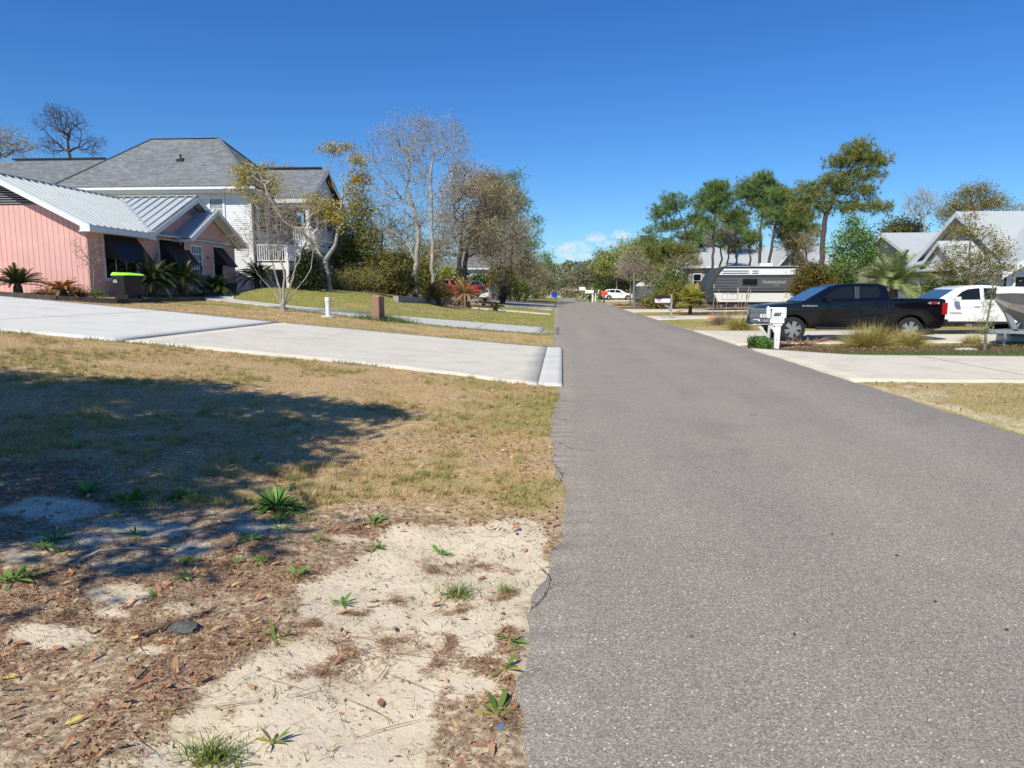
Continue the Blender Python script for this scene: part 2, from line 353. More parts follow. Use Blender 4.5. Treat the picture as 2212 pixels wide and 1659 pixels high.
def tree(name, label, Y, trunk, lobes, bark, g=None, natt=260, rbase=0.2, rtip=0.012, bf=0.25, step=0.5, jit=0.07, cat='tree', group=None,
         leaf=None, lsize=0.09, nleaf=14, spread=0.35, needle=None, nneedle=26, nl=0.22, nw=0.012, twigs=None, ntw=6, tl=0.5, tw=0.012, leaffrac=1.0, aspect=0.45, limbs=(), drop=0.0, crown_name='foliage', low=0.0):
    g = g or np.random.default_rng(sum(map(ord, label)))
    V3_ = lambda p: p if isinstance(p, Vector) else at(p[0], p[1], Y + (p[2] if len(p) > 2 else 0)); tp = [V3_(p) for p in trunk]; b = tp[0]; gz = T(b.x, b.y) - 0.05
    tp[0] = Vector((b.x, b.y, gz)); root = wthing(name, label, cat, tuple(tp[0]), group)
    off = np.array(tp[0])
    att = lobes_pts(lobes, Y, natt, g); A, par, PL, nt0 = skel([tuple(p) for p in tp], att, bf, g, step, jit, [[tuple(V3_(p)) for p in l] for l in limbs])
    rad, tip = radii(A, par, rbase, rtip); rad[:nt0] = rad[:nt0] * (1 - 0.42 * np.clip(PL[:nt0] / max(PL[:nt0].max(), .1), 0, 1)); r2 = rad.copy(); r2[0] = rbase * 1.35
    e = np.arange(1, len(A)); P0 = A[par[e]] - off; P1 = A[e] - off; R0 = np.minimum(r2[par[e]], rad[e] * 1.5); R0 = np.where(par[e] == 0, r2[0], R0)
    big = rad[e] > rbase * 0.33
    for i in range(len(e) - 1, -1, -1):
        if big[i] and par[e[i]] > 0: big[par[e[i]] - 1] = True
    V1, F1 = tubes(P0[big], P1[big], R0[big], rad[e][big], 9); o = link('trunk', fast_mesh('trunk', V1, F1), M[bark], root)
    for p in o.data.polygons: p.use_smooth = True
    V2, F2 = tubes(P0[~big], P1[~big], R0[~big], rad[e][~big], 4); link('branches', fast_mesh('branches', V2, F2), M[bark], root)
    Q = A - off; fine = rad < rtip * 2.6; idx = np.where(fine)[0]; D = unit(A - A[np.maximum(par, 0)])
    if twigs:
        k = np.repeat(idx, ntw); V, F, T1 = slivers(Q[k] , D[k] + np.array([0, 0, 0.25]), tl, tw, g)
        D2 = unit(T1 - Q[k]); V3, F3, _ = slivers(np.repeat(T1, 3, 0), np.repeat(D2, 3, 0), tl * 0.5, tw * 0.7, g, 0.7)
        link('twigs', fast_mesh('twigs', np.concatenate([V, V3]), np.concatenate([F, F3 + len(V)])), M[twigs], root)
    if leaf:
        ti = idx[g.random(len(idx)) < leaffrac]; k = np.repeat(ti, nleaf); P = Q[k] + g.normal(size=(len(k), 3)) * spread * np.array([1, 1, 0.7]) - np.array([0, 0, drop])
        V, F = leafquads(P, lsize, g, aspect); link(crown_name, fast_mesh('foliage', V, F), M[leaf], root)
    if needle:
        ti = idx[g.random(len(idx)) < leaffrac]; c = np.repeat(Q[ti], 6, 0) + g.normal(size=(len(ti) * 6, 3)) * spread * np.array([1, 1, .6])
        k = np.repeat(np.arange(len(c)), nneedle); V, F, _ = slivers(c[k], np.zeros((len(k), 3)) + np.array([0, 0, 0.45]), nl, nw, g, 1.0)
        link('needles', fast_mesh('needles', V, F), M[needle], root)
    return root
def bush(name, label, Y, lobes, leaf, n=3000, lsize=0.09, cat='bush', bark='bark_dark', stems=7, aspect=0.5, group=None, shell=0.33, px0=None, clump=60, cs=0.22, twigs=None, kind=None, basey=None):
    g = np.random.default_rng(sum(map(ord, label))); s = Y / FX
    bx = px0 or sum(l[0] for l in lobes) / len(lobes); b = at(bx, 640, Y); gz = T(b.x, b.y); root = wthing(name, label, cat, (b.x, b.y, gz - 0.03), group); off = np.array((b.x, b.y, gz - 0.03))
    K = lobes_pts(lobes, Y, clump, g, 0.4); K[:, 2] = np.maximum(K[:, 2], gz + 0.1); k = g.integers(0, clump, n)
    P = K[k] + g.normal(size=(n, 3)) * cs; Q2 = lobes_pts(lobes, Y, n // 3, g, shell); P = np.concatenate([P, Q2]); P[:, 2] = np.maximum(P[:, 2], gz + 0.04)
    V, F = leafquads(P - off, lsize, g, aspect); link('foliage', fast_mesh('foliage', V, F), M[leaf], root)
    P0 = []; P1 = []; R0 = []; R1 = []
    for i in range(min(clump, stems * 5)):
        a = g.random() * 6.28; st = np.array([math.cos(a) * 0.1, math.sin(a) * 0.1, 0]); e = K[i] - off; m = st + (e - st) * 0.5 + g.normal(size=3) * 0.08
        m[2] = max(m[2], 0.05); P0 += [st, m]; P1 += [m, e]; R0 += [0.025, 0.014]; R1 += [0.014, 0.005]
    V, F = tubes(np.array(P0), np.array(P1), np.array(R0), np.array(R1), 4); link('stems', fast_mesh('stems', V, F), M[bark], root)
    if twigs:
        i = g.integers(0, clump, n // 3); c = K[i] - off + g.normal(size=(n // 3, 3)) * cs; V, F, _ = slivers(c, np.zeros_like(c) + np.array([0, 0, 0.3]), 0.35, 0.012, g); link('twigs', fast_mesh('twigs', V, F), M[twigs], root)
    return root
def ribbons(B, AZ, EL, L, droop, w, nseg=4, prof=None, twist=None):
    # curved blades: start points B, direction, length, droop and width arrays -> quads
    n = len(B); t = np.linspace(0, 1, nseg + 1); h = np.stack([np.cos(AZ), np.sin(AZ), 0 * AZ], 1)
    P = B[:, None] + h[:, None] * (L * np.cos(EL))[:, None, None] * t[None, :, None]
    P[:, :, 2] += (L * np.sin(EL))[:, None] * t - (droop * L)[:, None] * t ** 2
    side = np.stack([-np.sin(AZ), np.cos(AZ), 0 * AZ], 1)
    if twist is not None: side = side * np.cos(twist)[:, None] + np.array([0, 0, 1.]) * np.sin(twist)[:, None]
    pw = (1 - t ** 1.5) + 0.02 if prof is None else np.array(prof)
    off = side[:, None] * (w[:, None] * pw[None])[:, :, None] * 0.5
    V = np.stack([P - off, P + off], 2).reshape(n, -1, 3); k = np.arange(nseg) * 2
    F = np.stack([k, k + 1, k + 3, k + 2], 1)[None] + (np.arange(n) * 2 * (nseg + 1))[:, None, None]
    return V.reshape(-1, 3), F.reshape(-1, 4)
def fronds(nf, L, g, el=(0.1, 1.3), droop=(0.2, 0.6), ll=0.14, nleaf=34, lw=0.012, vee=0.5, h0=0.0, r0=0.05, azs=None):
    az = np.linspace(0, 2 * np.pi, nf, endpoint=False) * 1.0 + g.normal(size=nf) * 0.25 if azs is None else azs; e = g.uniform(*el, nf); Ls = L * g.uniform(0.8, 1.1, nf); dr = g.uniform(*droop, nf)
    V = []; F = []; k = 0; RB = np.stack([np.cos(az) * r0, np.sin(az) * r0, 0 * az + h0], 1)
    Vr, Fr = ribbons(RB, az, e, Ls, dr, np.full(nf, 0.03), 6)
    t = np.linspace(0.12, 1, nleaf); h = np.stack([np.cos(az), np.sin(az), 0 * az], 1); sd = np.stack([-np.sin(az), np.cos(az), 0 * az], 1)
    P = RB[:, None] + h[:, None] * (Ls * np.cos(e))[:, None, None] * t[None, :, None]; P[:, :, 2] += (Ls * np.sin(e))[:, None] * t - (dr * Ls)[:, None] * t ** 2
    tan = h[:, None] * np.cos(e)[:, None, None] + np.zeros_like(P); tan[:, :, 2] += np.sin(e)[:, None] - 2 * dr[:, None] * t; tan = unit(tan); nrm = unit(np.cross(tan, sd[:, None] + 0 * P)); nrm *= np.sign(nrm[:, :, 2:3] + 1e-6)
    prof = np.sin(np.pi * (0.12 + 0.80 * t)) ** 0.6 * ll
    for s in (-1, 1):
        d = unit(sd[:, None] * s * 0.8 + tan * 0.55 + nrm * vee + g.normal(size=P.shape) * 0.06); tp = P + d * prof[None, :, None]; tp[:, :, 2] -= 0.12 * prof
        ws = tan * lw
        tri = np.stack([P - ws, P + ws, tp], 2).reshape(-1, 3); V.append(tri)
    V = np.concatenate(V); return V, np.arange(len(V)).reshape(-1, 3), Vr, Fr
def cycad(name, label, loc, L, leaf, nf=34, trunk=0.0, cat='sago palm', ll=0.15, el=(0.0, 1.35), droop=(0.25, 0.7), lw=0.012, group=None, nleaf=34, trunkr=0.14, vee=0.5, bark='bark_dark'):
    g = np.random.default_rng(sum(map(ord, label))); root = thing(name, label, cat, loc, 0, group)
    V, F, Vr, Fr = fronds(nf, L, g, el, droop, ll, nleaf, lw, vee, h0=trunk + 0.12)
    link('fronds', fast_mesh('fronds', V, F), M[leaf], root); link('frond_stalks', fast_mesh('frond_stalks', Vr, Fr), M[leaf], root)
    mb = MB(); h = trunk + 0.16; mb.lathe((0, 0, -0.05), [(trunkr * 1.15, 0), (trunkr * 1.1, h * 0.3), (trunkr, h * 0.8), (trunkr * 0.6, h + 0.05)], 12); mb.build('trunk', M[bark], root, smooth=True)
    # leaf bases up the trunk
    if trunk > 0.3:
        n = int(trunk * 220); a = g.random(n) * 6.28; z = g.random(n) * h; B = np.stack([np.cos(a) * trunkr * 0.9, np.sin(a) * trunkr * 0.9, z], 1)
        V, F = ribbons(B, a, np.full(n, 0.9), np.full(n, 0.12), np.full(n, 0.1), np.full(n, 0.05), 2); link('leaf_bases', fast_mesh('leaf_bases', V, F), M[bark], root)
    return root
def clump(name, label, loc, leaf, n, L, w, el=(0.6, 1.5), droop=(0.2, 0.7), r=0.12, cat='grass clump', group=None, plumes=None, np_=0, pl=1.4, nseg=5, prof=None):
    g = np.random.default_rng(sum(map(ord, label))); root = thing(name, label, cat, loc, 0, group)
    a = g.random(n) * 6.28; rr = g.random(n) ** 0.5 * r; B = np.stack([np.cos(a) * rr, np.sin(a) * rr, 0 * a - 0.02], 1); az = a + g.normal(size=n) * 0.5
    V, F = ribbons(B, az, g.uniform(*el, n), L * g.uniform(0.55, 1.1, n), g.uniform(*droop, n), w * g.uniform(0.6, 1.3, n), nseg, prof, g.uniform(-0.8, 0.8, n)); link('blades', fast_mesh('blades', V, F), M[leaf], root)
    if plumes:
        a = g.random(np_) * 6.28; B = np.stack([np.cos(a) * r * .5, np.sin(a) * r * .5, 0 * a], 1)
        V, F = ribbons(B, a, g.uniform(1.2, 1.5, np_), pl * g.uniform(0.8, 1.15, np_), np.full(np_, 0.04), np.full(np_, 0.014), 4, [1] * 5)
        V2, F2 = ribbons(V.reshape(np_, -1, 3)[:, -2], a, g.uniform(1.2, 1.5, np_), np.full(np_, 0.32), np.full(np_, 0.1), np.full(np_, 0.05), 4, [0.5, 1, 1, 0.7, 0.1])
        link('plumes', fast_mesh('plumes', np.concatenate([V, V2]), np.concatenate([F, F2 + len(V)])), M[plumes], root)
    return root
def fanpalm(name, label, loc, nf, R_, stalk, trunk, leaf, cat='fan palm', group=None, h0=0.3):
    g = np.random.default_rng(sum(map(ord, label))); root = thing(name, label, cat, loc, 0, group); V = []; SV = []; SF = []
    for i in range(nf):
        az = i * 2.4 + g.normal() * 0.2; e = g.uniform(-0.25, 1.35); d = np.array([math.cos(az) * math.cos(e), math.sin(az) * math.cos(e), math.sin(e)]); s0 = np.array([0, 0, h0 + g.random() * trunk]); s1 = s0 + d * stalk * g.uniform(0.8, 1.2)
        side = np.array([-math.sin(az), math.cos(az), 0]); nrm = np.cross(d, side); nb = 22
        for j in range(nb):
            t = (j / (nb - 1) - 0.5) * 3.6; bd = d * math.cos(t) + side * math.sin(t); L = R_ * (0.75 + 0.25 * math.cos(t)) * g.uniform(0.85, 1.1); q = np.cross(bd, nrm) * 0.018
            mid = s1 + bd * L * 0.6; tip = s1 + bd * L - np.array([0, 0, 0.22 * L * g.random() + 0.1 * L]); V += [s1 - q * .3, mid - q, mid + q, s1 + q * .3]; V += [mid - q, tip, tip, mid + q]
        SV.append((s0, s1))
    V = np.array(V); link('fan_leaves', fast_mesh('fan_leaves', V, np.arange(len(V)).reshape(-1, 4)), M[leaf], root)
    a = np.array([x[0] for x in SV]); b = np.array([x[1] for x in SV]); V, F = tubes(a, b, np.full(nf, 0.012), np.full(nf, 0.008), 4); link('leaf_stalks', fast_mesh('leaf_stalks', V, F), M[leaf], root)
    mb = MB(); mb.lathe((0, 0, -0.05), [(0.13, 0), (0.12, h0), (0.09, h0 + trunk + 0.1)], 10); mb.build('trunk', M['bark_dark'], root, smooth=True); return root

M['lf_yellow'] = leafmat('yellow_green_leaves', [(0.25, 0.21, 0.03), (0.42, 0.32, 0.05), (0.52, 0.38, 0.06), (0.29, 0.29, 0.07)])
M['lf_brown'] = leafmat('brown_olive_leaves', [(0.26, 0.20, 0.11), (0.35, 0.28, 0.16), (0.29, 0.30, 0.12), (0.42, 0.29, 0.14), (0.44, 0.39, 0.26)], rough=.7, spec=.15)
M['lf_tan'] = leafmat('tan_spring_leaves', [(0.31, 0.26, 0.17), (0.40, 0.34, 0.23), (0.34, 0.33, 0.18), (0.47, 0.40, 0.27)], rough=.7, spec=.15)
M['lf_olive'] = leafmat('olive_leaves', [(0.08, 0.10, 0.024), (0.20, 0.20, 0.045), (0.31, 0.25, 0.05), (0.17, 0.19, 0.045), (0.38, 0.26, 0.055)], spec=.2)
M['lf_green'] = leafmat('mid_green_leaves', [(0.05, 0.10, 0.025), (0.11, 0.17, 0.04), (0.19, 0.24, 0.06), (0.08, 0.13, 0.03)])
M['lf_glossy'] = leafmat('glossy_green_leaves', [(0.05, 0.12, 0.02), (0.12, 0.24, 0.04), (0.21, 0.32, 0.06), (0.08, 0.17, 0.03)], rough=0.45, spec=0.6)
M['lf_dark'] = leafmat('dark_evergreen_leaves', [(0.012, 0.022, 0.010), (0.025, 0.04, 0.014), (0.04, 0.055, 0.018), (0.07, 0.075, 0.02)])
M['lf_camellia'] = leafmat('waxy_camellia_leaves', [(0.02, 0.04, 0.014), (0.05, 0.08, 0.02), (0.14, 0.13, 0.03), (0.24, 0.17, 0.04), (0.04, 0.06, 0.02)], rough=0.45, spec=0.35)
M['lf_hedge'] = leafmat('bronze_hedge_leaves', [(0.08, 0.08, 0.025), (0.16, 0.115, 0.035), (0.20, 0.12, 0.05), (0.12, 0.13, 0.03)])
M['lf_yelgreen'] = leafmat('fresh_yellow_green_leaves', [(0.20, 0.26, 0.05), (0.31, 0.34, 0.07), (0.26, 0.30, 0.08), (0.36, 0.33, 0.09)])
M['lf_pink'] = leafmat('redbud_flowers', [(0.34, 0.18, 0.26), (0.42, 0.25, 0.33), (0.28, 0.17, 0.22)])
M['lf_shrub'] = leafmat('mixed_orange_green_leaves', [(0.06, 0.08, 0.015), (0.14, 0.12, 0.02), (0.22, 0.14, 0.025), (0.10, 0.12, 0.03)])
M['lf_far'] = leafmat('far_mixed_leaves', [(0.09, 0.11, 0.05), (0.16, 0.17, 0.07), (0.21, 0.20, 0.09), (0.14, 0.15, 0.07)], rough=.8, spec=.1)
M['lf_fargrey'] = leafmat('far_grey_twiggy_leaves', [(0.20, 0.185, 0.13), (0.28, 0.26, 0.18), (0.23, 0.23, 0.13), (0.16, 0.16, 0.09)], rough=.8, spec=.1)
M['nd'] = leafmat('pine_needles', [(0.07, 0.14, 0.045), (0.13, 0.22, 0.06), (0.21, 0.29, 0.075), (0.30, 0.30, 0.09)], pscale=0.9, patch=0.5)
M['nd2'] = leafmat('yellowish_pine_needles', [(0.09, 0.14, 0.035), (0.17, 0.22, 0.05), (0.27, 0.28, 0.07), (0.35, 0.29, 0.09)], pscale=0.9, patch=0.5)
M['sago'] = leafmat('sago_green', [(0.015, 0.035, 0.010), (0.035, 0.065, 0.015), (0.06, 0.09, 0.02), (0.13, 0.13, 0.04)], rough=0.35, spec=0.5)
M['sagobrown'] = leafmat('sago_bronze', [(0.46, 0.20, 0.05), (0.52, 0.27, 0.07), (0.30, 0.15, 0.045), (0.17, 0.17, 0.045)], patch=0.5, pscale=3)
M['sagomix'] = leafmat('sago_tan_and_green', [(0.46, 0.29, 0.12), (0.58, 0.39, 0.17), (0.36, 0.22, 0.08), (0.20, 0.21, 0.06)], patch=0.5, pscale=3)
M['sagohalf'] = leafmat('sago_green_and_red', [(0.05, 0.09, 0.02), (0.10, 0.14, 0.03), (0.07, 0.10, 0.03), (0.30, 0.14, 0.05)], patch=0.4, pscale=4)
M['palm'] = leafmat('pale_palm_green', [(0.15, 0.22, 0.08), (0.26, 0.32, 0.12), (0.36, 0.40, 0.17), (0.44, 0.42, 0.17)], patch=0.4, pscale=2)
M['fan'] = leafmat('yellowed_fan_palm', [(0.20, 0.25, 0.05), (0.40, 0.38, 0.08), (0.52, 0.42, 0.08), (0.16, 0.22, 0.05)], patch=0.6, pscale=1.6)
M['gr_tan'] = leafmat('tan_ornamental_grass', [(0.62, 0.50, 0.19), (0.50, 0.45, 0.13), (0.32, 0.37, 0.09), (0.68, 0.52, 0.27)], patch=0.3, pscale=2)
M['gr_rust'] = leafmat('rusty_grass', [(0.62, 0.41, 0.18), (0.48, 0.41, 0.13), (0.34, 0.36, 0.09), (0.68, 0.46, 0.23)], patch=0.3, pscale=2)
M['gr_pink'] = leafmat('pinkish_dry_grass', [(0.40, 0.28, 0.19), (0.33, 0.25, 0.14), (0.24, 0.24, 0.09), (0.42, 0.33, 0.22)], patch=0.3, pscale=2)
M['plume'] = mat('straw_plume', (0.50, 0.42, 0.32), 0.9, var=0.1)
M['dead'] = leafmat('dead_frond', [(0.24, 0.10, 0.06), (0.34, 0.17, 0.10), (0.42, 0.31, 0.22), (0.30, 0.15, 0.09)], patch=0.3, pscale=3)
M['weed'] = leafmat('weed_leaves', [(0.09, 0.19, 0.035), (0.14, 0.28, 0.05), (0.20, 0.34, 0.07)], rough=0.6, spec=0.25, patch=0.2, pscale=9)
M['weedtip'] = leafmat('yellowish_weed_leaves', [(0.10, 0.18, 0.03), (0.16, 0.22, 0.04), (0.32, 0.30, 0.05)], rough=0.4, patch=0.2, pscale=9)
M['litter'] = leafmat('fallen_leaves', [(0.30, 0.14, 0.075), (0.46, 0.20, 0.09), (0.50, 0.30, 0.15), (0.24, 0.14, 0.09), (0.66, 0.44, 0.22), (0.38, 0.19, 0.10)], rough=0.6, spec=0.3, patch=0.0)
M['straw'] = leafmat('pine_straw', [(0.26, 0.14, 0.085), (0.38, 0.22, 0.13), (0.54, 0.36, 0.23), (0.18, 0.105, 0.07)], rough=0.7, patch=0.1, pscale=3)
M['blade'] = leafmat('dormant_lawn', [(0.78, 0.57, 0.33), (0.66, 0.47, 0.24), (0.56, 0.41, 0.19), (0.42, 0.36, 0.14), (0.24, 0.27, 0.06)], rough=0.7, patch=0.55, pscale=1.3)
M['bladegreen'] = leafmat('green_lawn', [(0.52, 0.43, 0.19), (0.42, 0.39, 0.14), (0.31, 0.32, 0.09), (0.19, 0.24, 0.055)], rough=0.7, patch=0.4, pscale=0.7)
M['edgegreen'] = leafmat('edge_weeds', [(0.06, 0.12, 0.025), (0.10, 0.17, 0.035), (0.16, 0.20, 0.05)], rough=0.6, patch=0.3, pscale=2)

# ---------------------------------------------------------------- ground
_vn = np.random.default_rng(3).random((256, 256))
def vnoise(x, y, s, o=0):
    x = np.asarray(x) / s + 37.3 + o * 17.1; y = np.asarray(y) / s + 91.7 + o * 5.3; xi = np.floor(x).astype(int); yi = np.floor(y).astype(int); fx = x - xi; fy = y - yi
    fx = fx * fx * (3 - 2 * fx); fy = fy * fy * (3 - 2 * fy); q = lambda a, b: _vn[a % 256, b % 256]
    return (q(xi, yi) * (1 - fx) + q(xi + 1, yi) * fx) * (1 - fy) + (q(xi, yi + 1) * (1 - fx) + q(xi + 1, yi + 1) * fx) * fy
def fbm(x, y, s, k=4): return sum(vnoise(x, y, s / 2 ** i, i) * 0.5 ** i for i in range(k)) / sum(0.5 ** i for i in range(k))
def inpoly(x, y, P):
    c = np.zeros(np.shape(x), bool)
    for i in range(len(P)):
        x0, y0 = P[i][:2]; x1, y1 = P[i - 1][:2]
        k = ((y0 > y) != (y1 > y)) & (x < (x1 - x0) * (y - y0) / (y1 - y0 + 1e-12) + x0); c ^= k
    return c
SANDP = [gnd(*q) for q in ((560, 1900), (560, 1659), (470, 1560), (520, 1500), (600, 1450), (560, 1380), (640, 1330), (660, 1270), (760, 1200), (880, 1150), (1000, 1135), (1150, 1130), (1215, 1150), (1215, 1660), (1215, 1900))]
SP2 = [tuple(p[:2]) for p in SANDP]
PATCH = []
for px_, py_, rx_, ry_ in ((105, 1378, 95, 24), (260, 1292, 70, 24), (400, 1325, 70, 26), (95, 1095, 130, 26), (420, 1190, 70, 24), (330, 1150, 80, 20), (560, 1150, 70, 18), (150, 1170, 90, 18), (40, 1210, 60, 20), (330, 1420, 50, 14), (500, 1240, 50, 16), (750, 1165, 70, 14), (240, 1330, 40, 10)):
    c_ = gnd(px_, py_); PATCH.append((c_, rx_ * c_.y / FX, abs(gnd(px_, py_ - ry_).y - gnd(px_, py_ + ry_).y) / 2))
EDGEX = lambda Y: np.interp(Y, [0, 2.3, 3.37, 4.2, 4.6, 5.1, 5.8, 6.6, 7.8, 10.9, 20, 31, 59, 120, 900], [-.17, -.17, -.18, -.06, -.02, -.02, 0.02, -.03, -.11, -.05, -.2, -.3, -.6, -.6, -.6])
D1N = [(0.02, 12.25), (-0.41, 12.3), (-2, 13.0), (-3.9, 13.35), (-8.5, 13.35), (-12, 13.2), (-26, 13.1)]
D1F = [(0.02, 20.75), (-0.41, 20.8), (-2, 21.0), (-3.9, 21.15), (-8.5, 21.3), (-12, 21.7), (-26, 21.9)]
D2N = [(-0.75, 26.85), (-4.6, 26.5), (-8, 27.5), (-13, 29.7), (-15.6, 30.3), (-17.0, 33.6)]
D2F = [(-0.75, 31.4), (-4.6, 30.7), (-8, 30.5), (-12, 31.2), (-14.8, 31.7), (-16.0, 34.4)]
R1N = [(5.3, 13.25), (8.1, 13.0), (14, 12.9), (45, 12.8)]
R1F = [(5.3, 20.5), (7.2, 18.3), (11, 17.65), (45, 17.3)]
R2N = [(5.3, 21.9), (7, 22.1), (14, 22.2), (34, 22.4)]
R2F = [(5.3, 29.6), (7, 28.6), (14, 28.2), (34, 28.2)]
RBN = [(5.3, 40.0), (8, 41.0), (12, 41), (15, 42.5), (18, 46)]
RBF = [(5.3, 45.6), (8, 44.6), (12, 44.4), (14, 45.4), (16, 48)]
RAN = [(5.2, 53.5), (9, 54), (16, 54.2), (34, 54.2)]
RAF = [(5.2, 61.5), (9, 60), (16, 60), (34, 60)]
DRIVES = [(D1N, D1F), (D2N, D2F), (R1N, R1F), (R2N, R2F), (RBN, RBF), (RAN, RAF)]
L3a = ([(-.7, 47.6), (-6, 47.6)], [(-.7, 50), (-6, 49.6)]); L3b = ([(-.7, 58), (-8, 58)], [(-.7, 61.5), (-8, 61)]); L3c = ([(-.6, 66), (-13, 66)], [(-.6, 84), (-13, 84)]); L3d = ([(0, 156), (-22, 156)], [(0, 200), (-22, 200)])
RC = ([(5.2, 104), (24, 104)], [(5.2, 114), (24, 112)]); RD = ([(5.2, 82), (18, 86)], [(5.2, 90), (18, 90)])
DRIVES += [L3a, L3b, L3c, L3d, RC, RD]
def on_paved(x, y, m=0.0):
    c = (x > EDGEX(y) - m) & (x < 5.35 + m)
    for a, b in DRIVES: c |= inpoly(x, y, list(a) + list(b)[::-1])
    return c
def relief(x, y):
    near = 1 - ss(9, 16, y); k = ss(0.05, 0.5, -np.asarray(x)) * near
    return ((fbm(x, y, 0.5, 5) - 0.5) * 0.085 + (fbm(x, y, 1.7, 2) - 0.5) * 0.06) * k
def gh(x, y):
    x = np.asarray(x, float); y = np.asarray(y, float); e = EDGEX(y)
    return tz(x, y) + relief(x, y) - 0.05 * ss(0.0, 0.05, x - e - 0.03) * ss(0.0, 0.05, 5.32 - x)
def axis(*segs):
    out = []
    for a, b, s in segs: out += list(np.arange(a, b, s))
    return np.array(out + [segs[-1][1]])
gx = axis((-900, -200, 100), (-200, -60, 20), (-60, -24, 4), (-24, -5.4, 0.4), (-5.4, 0.3, 0.04), (0.3, 5.1, 0.6), (5.1, 6, 0.1), (6, 20, 0.4), (20, 60, 4), (60, 200, 20), (200, 900, 100))
gy = axis((-60, -4, 8), (-4, 1.2, 0.4), (1.2, 7, 0.04), (7, 62, 0.35), (62, 140, 3), (140, 300, 20), (300, 1500, 150))
XX, YY = np.meshgrid(gx, gy); fx_, fy_ = XX.ravel(), YY.ravel(); ZZ = gh(fx_, fy_)
nx, ny = len(gx), len(gy); ii, jj = np.meshgrid(np.arange(nx - 1), np.arange(ny - 1)); q0 = (jj * nx + ii).ravel()
gme = fast_mesh('ground', np.stack([fx_, fy_, ZZ], 1), np.stack([q0, q0 + 1, q0 + nx + 1, q0 + nx], 1))
def zones(x, y):
    n1 = fbm(x, y, 0.9, 4) - 0.5; n2 = fbm(x + 50, y, 0.35, 4) - 0.5; n3 = fbm(x, y + 70, 4, 3) - 0.5
    left = x < 2.6
    bare = 1 - ss(4.35, 5.15, y + n1 * 1.5 + 0.35 * n2 + 0.12 * x)                # worn verge without turf
    jx, jy = x + n2 * 0.9 + n1 * .3, y + n1 * 0.9 + n2 * .4
    sand = sum(inpoly(jx + dx_, jy + dy_, SP2).astype(float) for dx_, dy_ in ((0, 0), (.2, .05), (-.2, .1), (.08, .2), (-.05, -.2), (.1, -.1), (-.3, -.05), (.3, 0), (0, .3), (0, -.12))) / 10
    sand = ss(.25, .8, sand + n2 * .9)
    patches = 0 * x
    for c_, ax_, ay_ in PATCH: patches = np.maximum(patches, ss(-.5, .9, 1 - ((x - c_.x) / ax_) ** 2 - ((y - c_.y) / ay_) ** 2 + n2 * 2.2 + n1 * 1.6))
    patches = np.maximum(patches, ss(.1, .3, n1 + .6 * n2) * .6)
    sand = np.maximum(sand, patches * 0.9 * (x < -.3))
    strip = (x > EDGEX(y) - 0.25 - n1 * 0.5) & (y > 1) & (y < 3.3 + n1 * 3) & left
    sand = np.where(strip & (n2 > -0.12), 0.15, sand)
    sand = np.where(left, sand * bare, 0)
    sand = np.maximum(sand, 0.55 * (x > 5.3) * (y < 12.9) * ss(0, .6, 1 - (x - 5.35) / 1.1 + n1 * 3 + n2 * 2))
    litter = np.where(left, bare, 0) * (1 - sand) ** .8
    green = np.where(left, 0.02 + 0.74 * ss(28, 33, y) + n1 * 1.5 + n3 * 1.1 + 0.42 * ss(-2.6, -0.3, x), 0.5 + n3 * 0.9 + n1 * 0.9)
    green = np.clip(green - 0.3 * (y > 200), 0, 1)
    m = 0 * x
    for cx, cy, rx, ry in ((-11, 50, 7.5, 5.5), (-18.5, 29, 1.7, 7), (-19.5, 23.5, 5, 1.4), (-16.9, 33, 0.9, 2), (10.5, 19.8, 6.2, 1.5), (15, 19.9, 8, 1.6), (11.5, 37, 4.3, 3.4), (9.5, 66, 4.5, 5), (12, 50, 5, 3.0), (22, 33, 9, 3), (-9, 95, 8, 7), (16, 78, 9, 14)):
        m = np.maximum(m, ss(-0.1, 0.15, 1 - ((x - cx) / rx) ** 2 - ((y - cy) / ry) ** 2 + n1 * 0.5))
    return sand, litter, green, m
zs, zl, zg, zm = zones(fx_, fy_)
ca = gme.color_attributes.new('zones', 'FLOAT_COLOR', 'POINT'); ca.data.foreach_set('color', np.stack([zs, zl, zg, zm], 1).astype(np.float32).ravel())
m, n, b = newmat('ground_soil_and_lawn')
va = n.nodes.new('ShaderNodeAttribute'); va.attribute_name = 'zones'; sp = n.nodes.new('ShaderNodeSeparateColor'); n.links.new(va.outputs['Color'], sp.inputs[0])
fine = nnoise(n, 22, 8, 0.7); mid = nnoise(n, 3.0, 6, 0.65); vf = nnoise(n, 160, 3, 0.6)
rl = ramp(n, [(0.3, (0.20, 0.13, 0.07)), (0.5, (0.46, 0.32, 0.18)), (0.62, (0.66, 0.49, 0.29)), (0.75, (0.44, 0.32, 0.17))]); n.links.new(fine, rl.inputs[0])
rg = ramp(n, [(0.3, (0.13, 0.145, 0.04)), (0.5, (0.28, 0.26, 0.075)), (0.75, (0.38, 0.33, 0.12))]); n.links.new(fine, rg.inputs[0])
rs = ramp(n, [(0.25, (0.52, 0.42, 0.29)), (0.5, (0.70, 0.59, 0.43)), (0.8, (0.81, 0.70, 0.54))]); n.links.new(nmath(n, 'ADD', nmath(n, 'MULTIPLY', mid, 0.7), nmath(n, 'MULTIPLY', vf, 0.3)), rs.inputs[0])
rb = ramp(n, [(0.3, (0.17, 0.11, 0.07)), (0.46, (0.34, 0.24, 0.155)), (0.56, (0.56, 0.44, 0.30)), (0.68, (0.74, 0.62, 0.45))]); n.links.new(fine, rb.inputs[0])
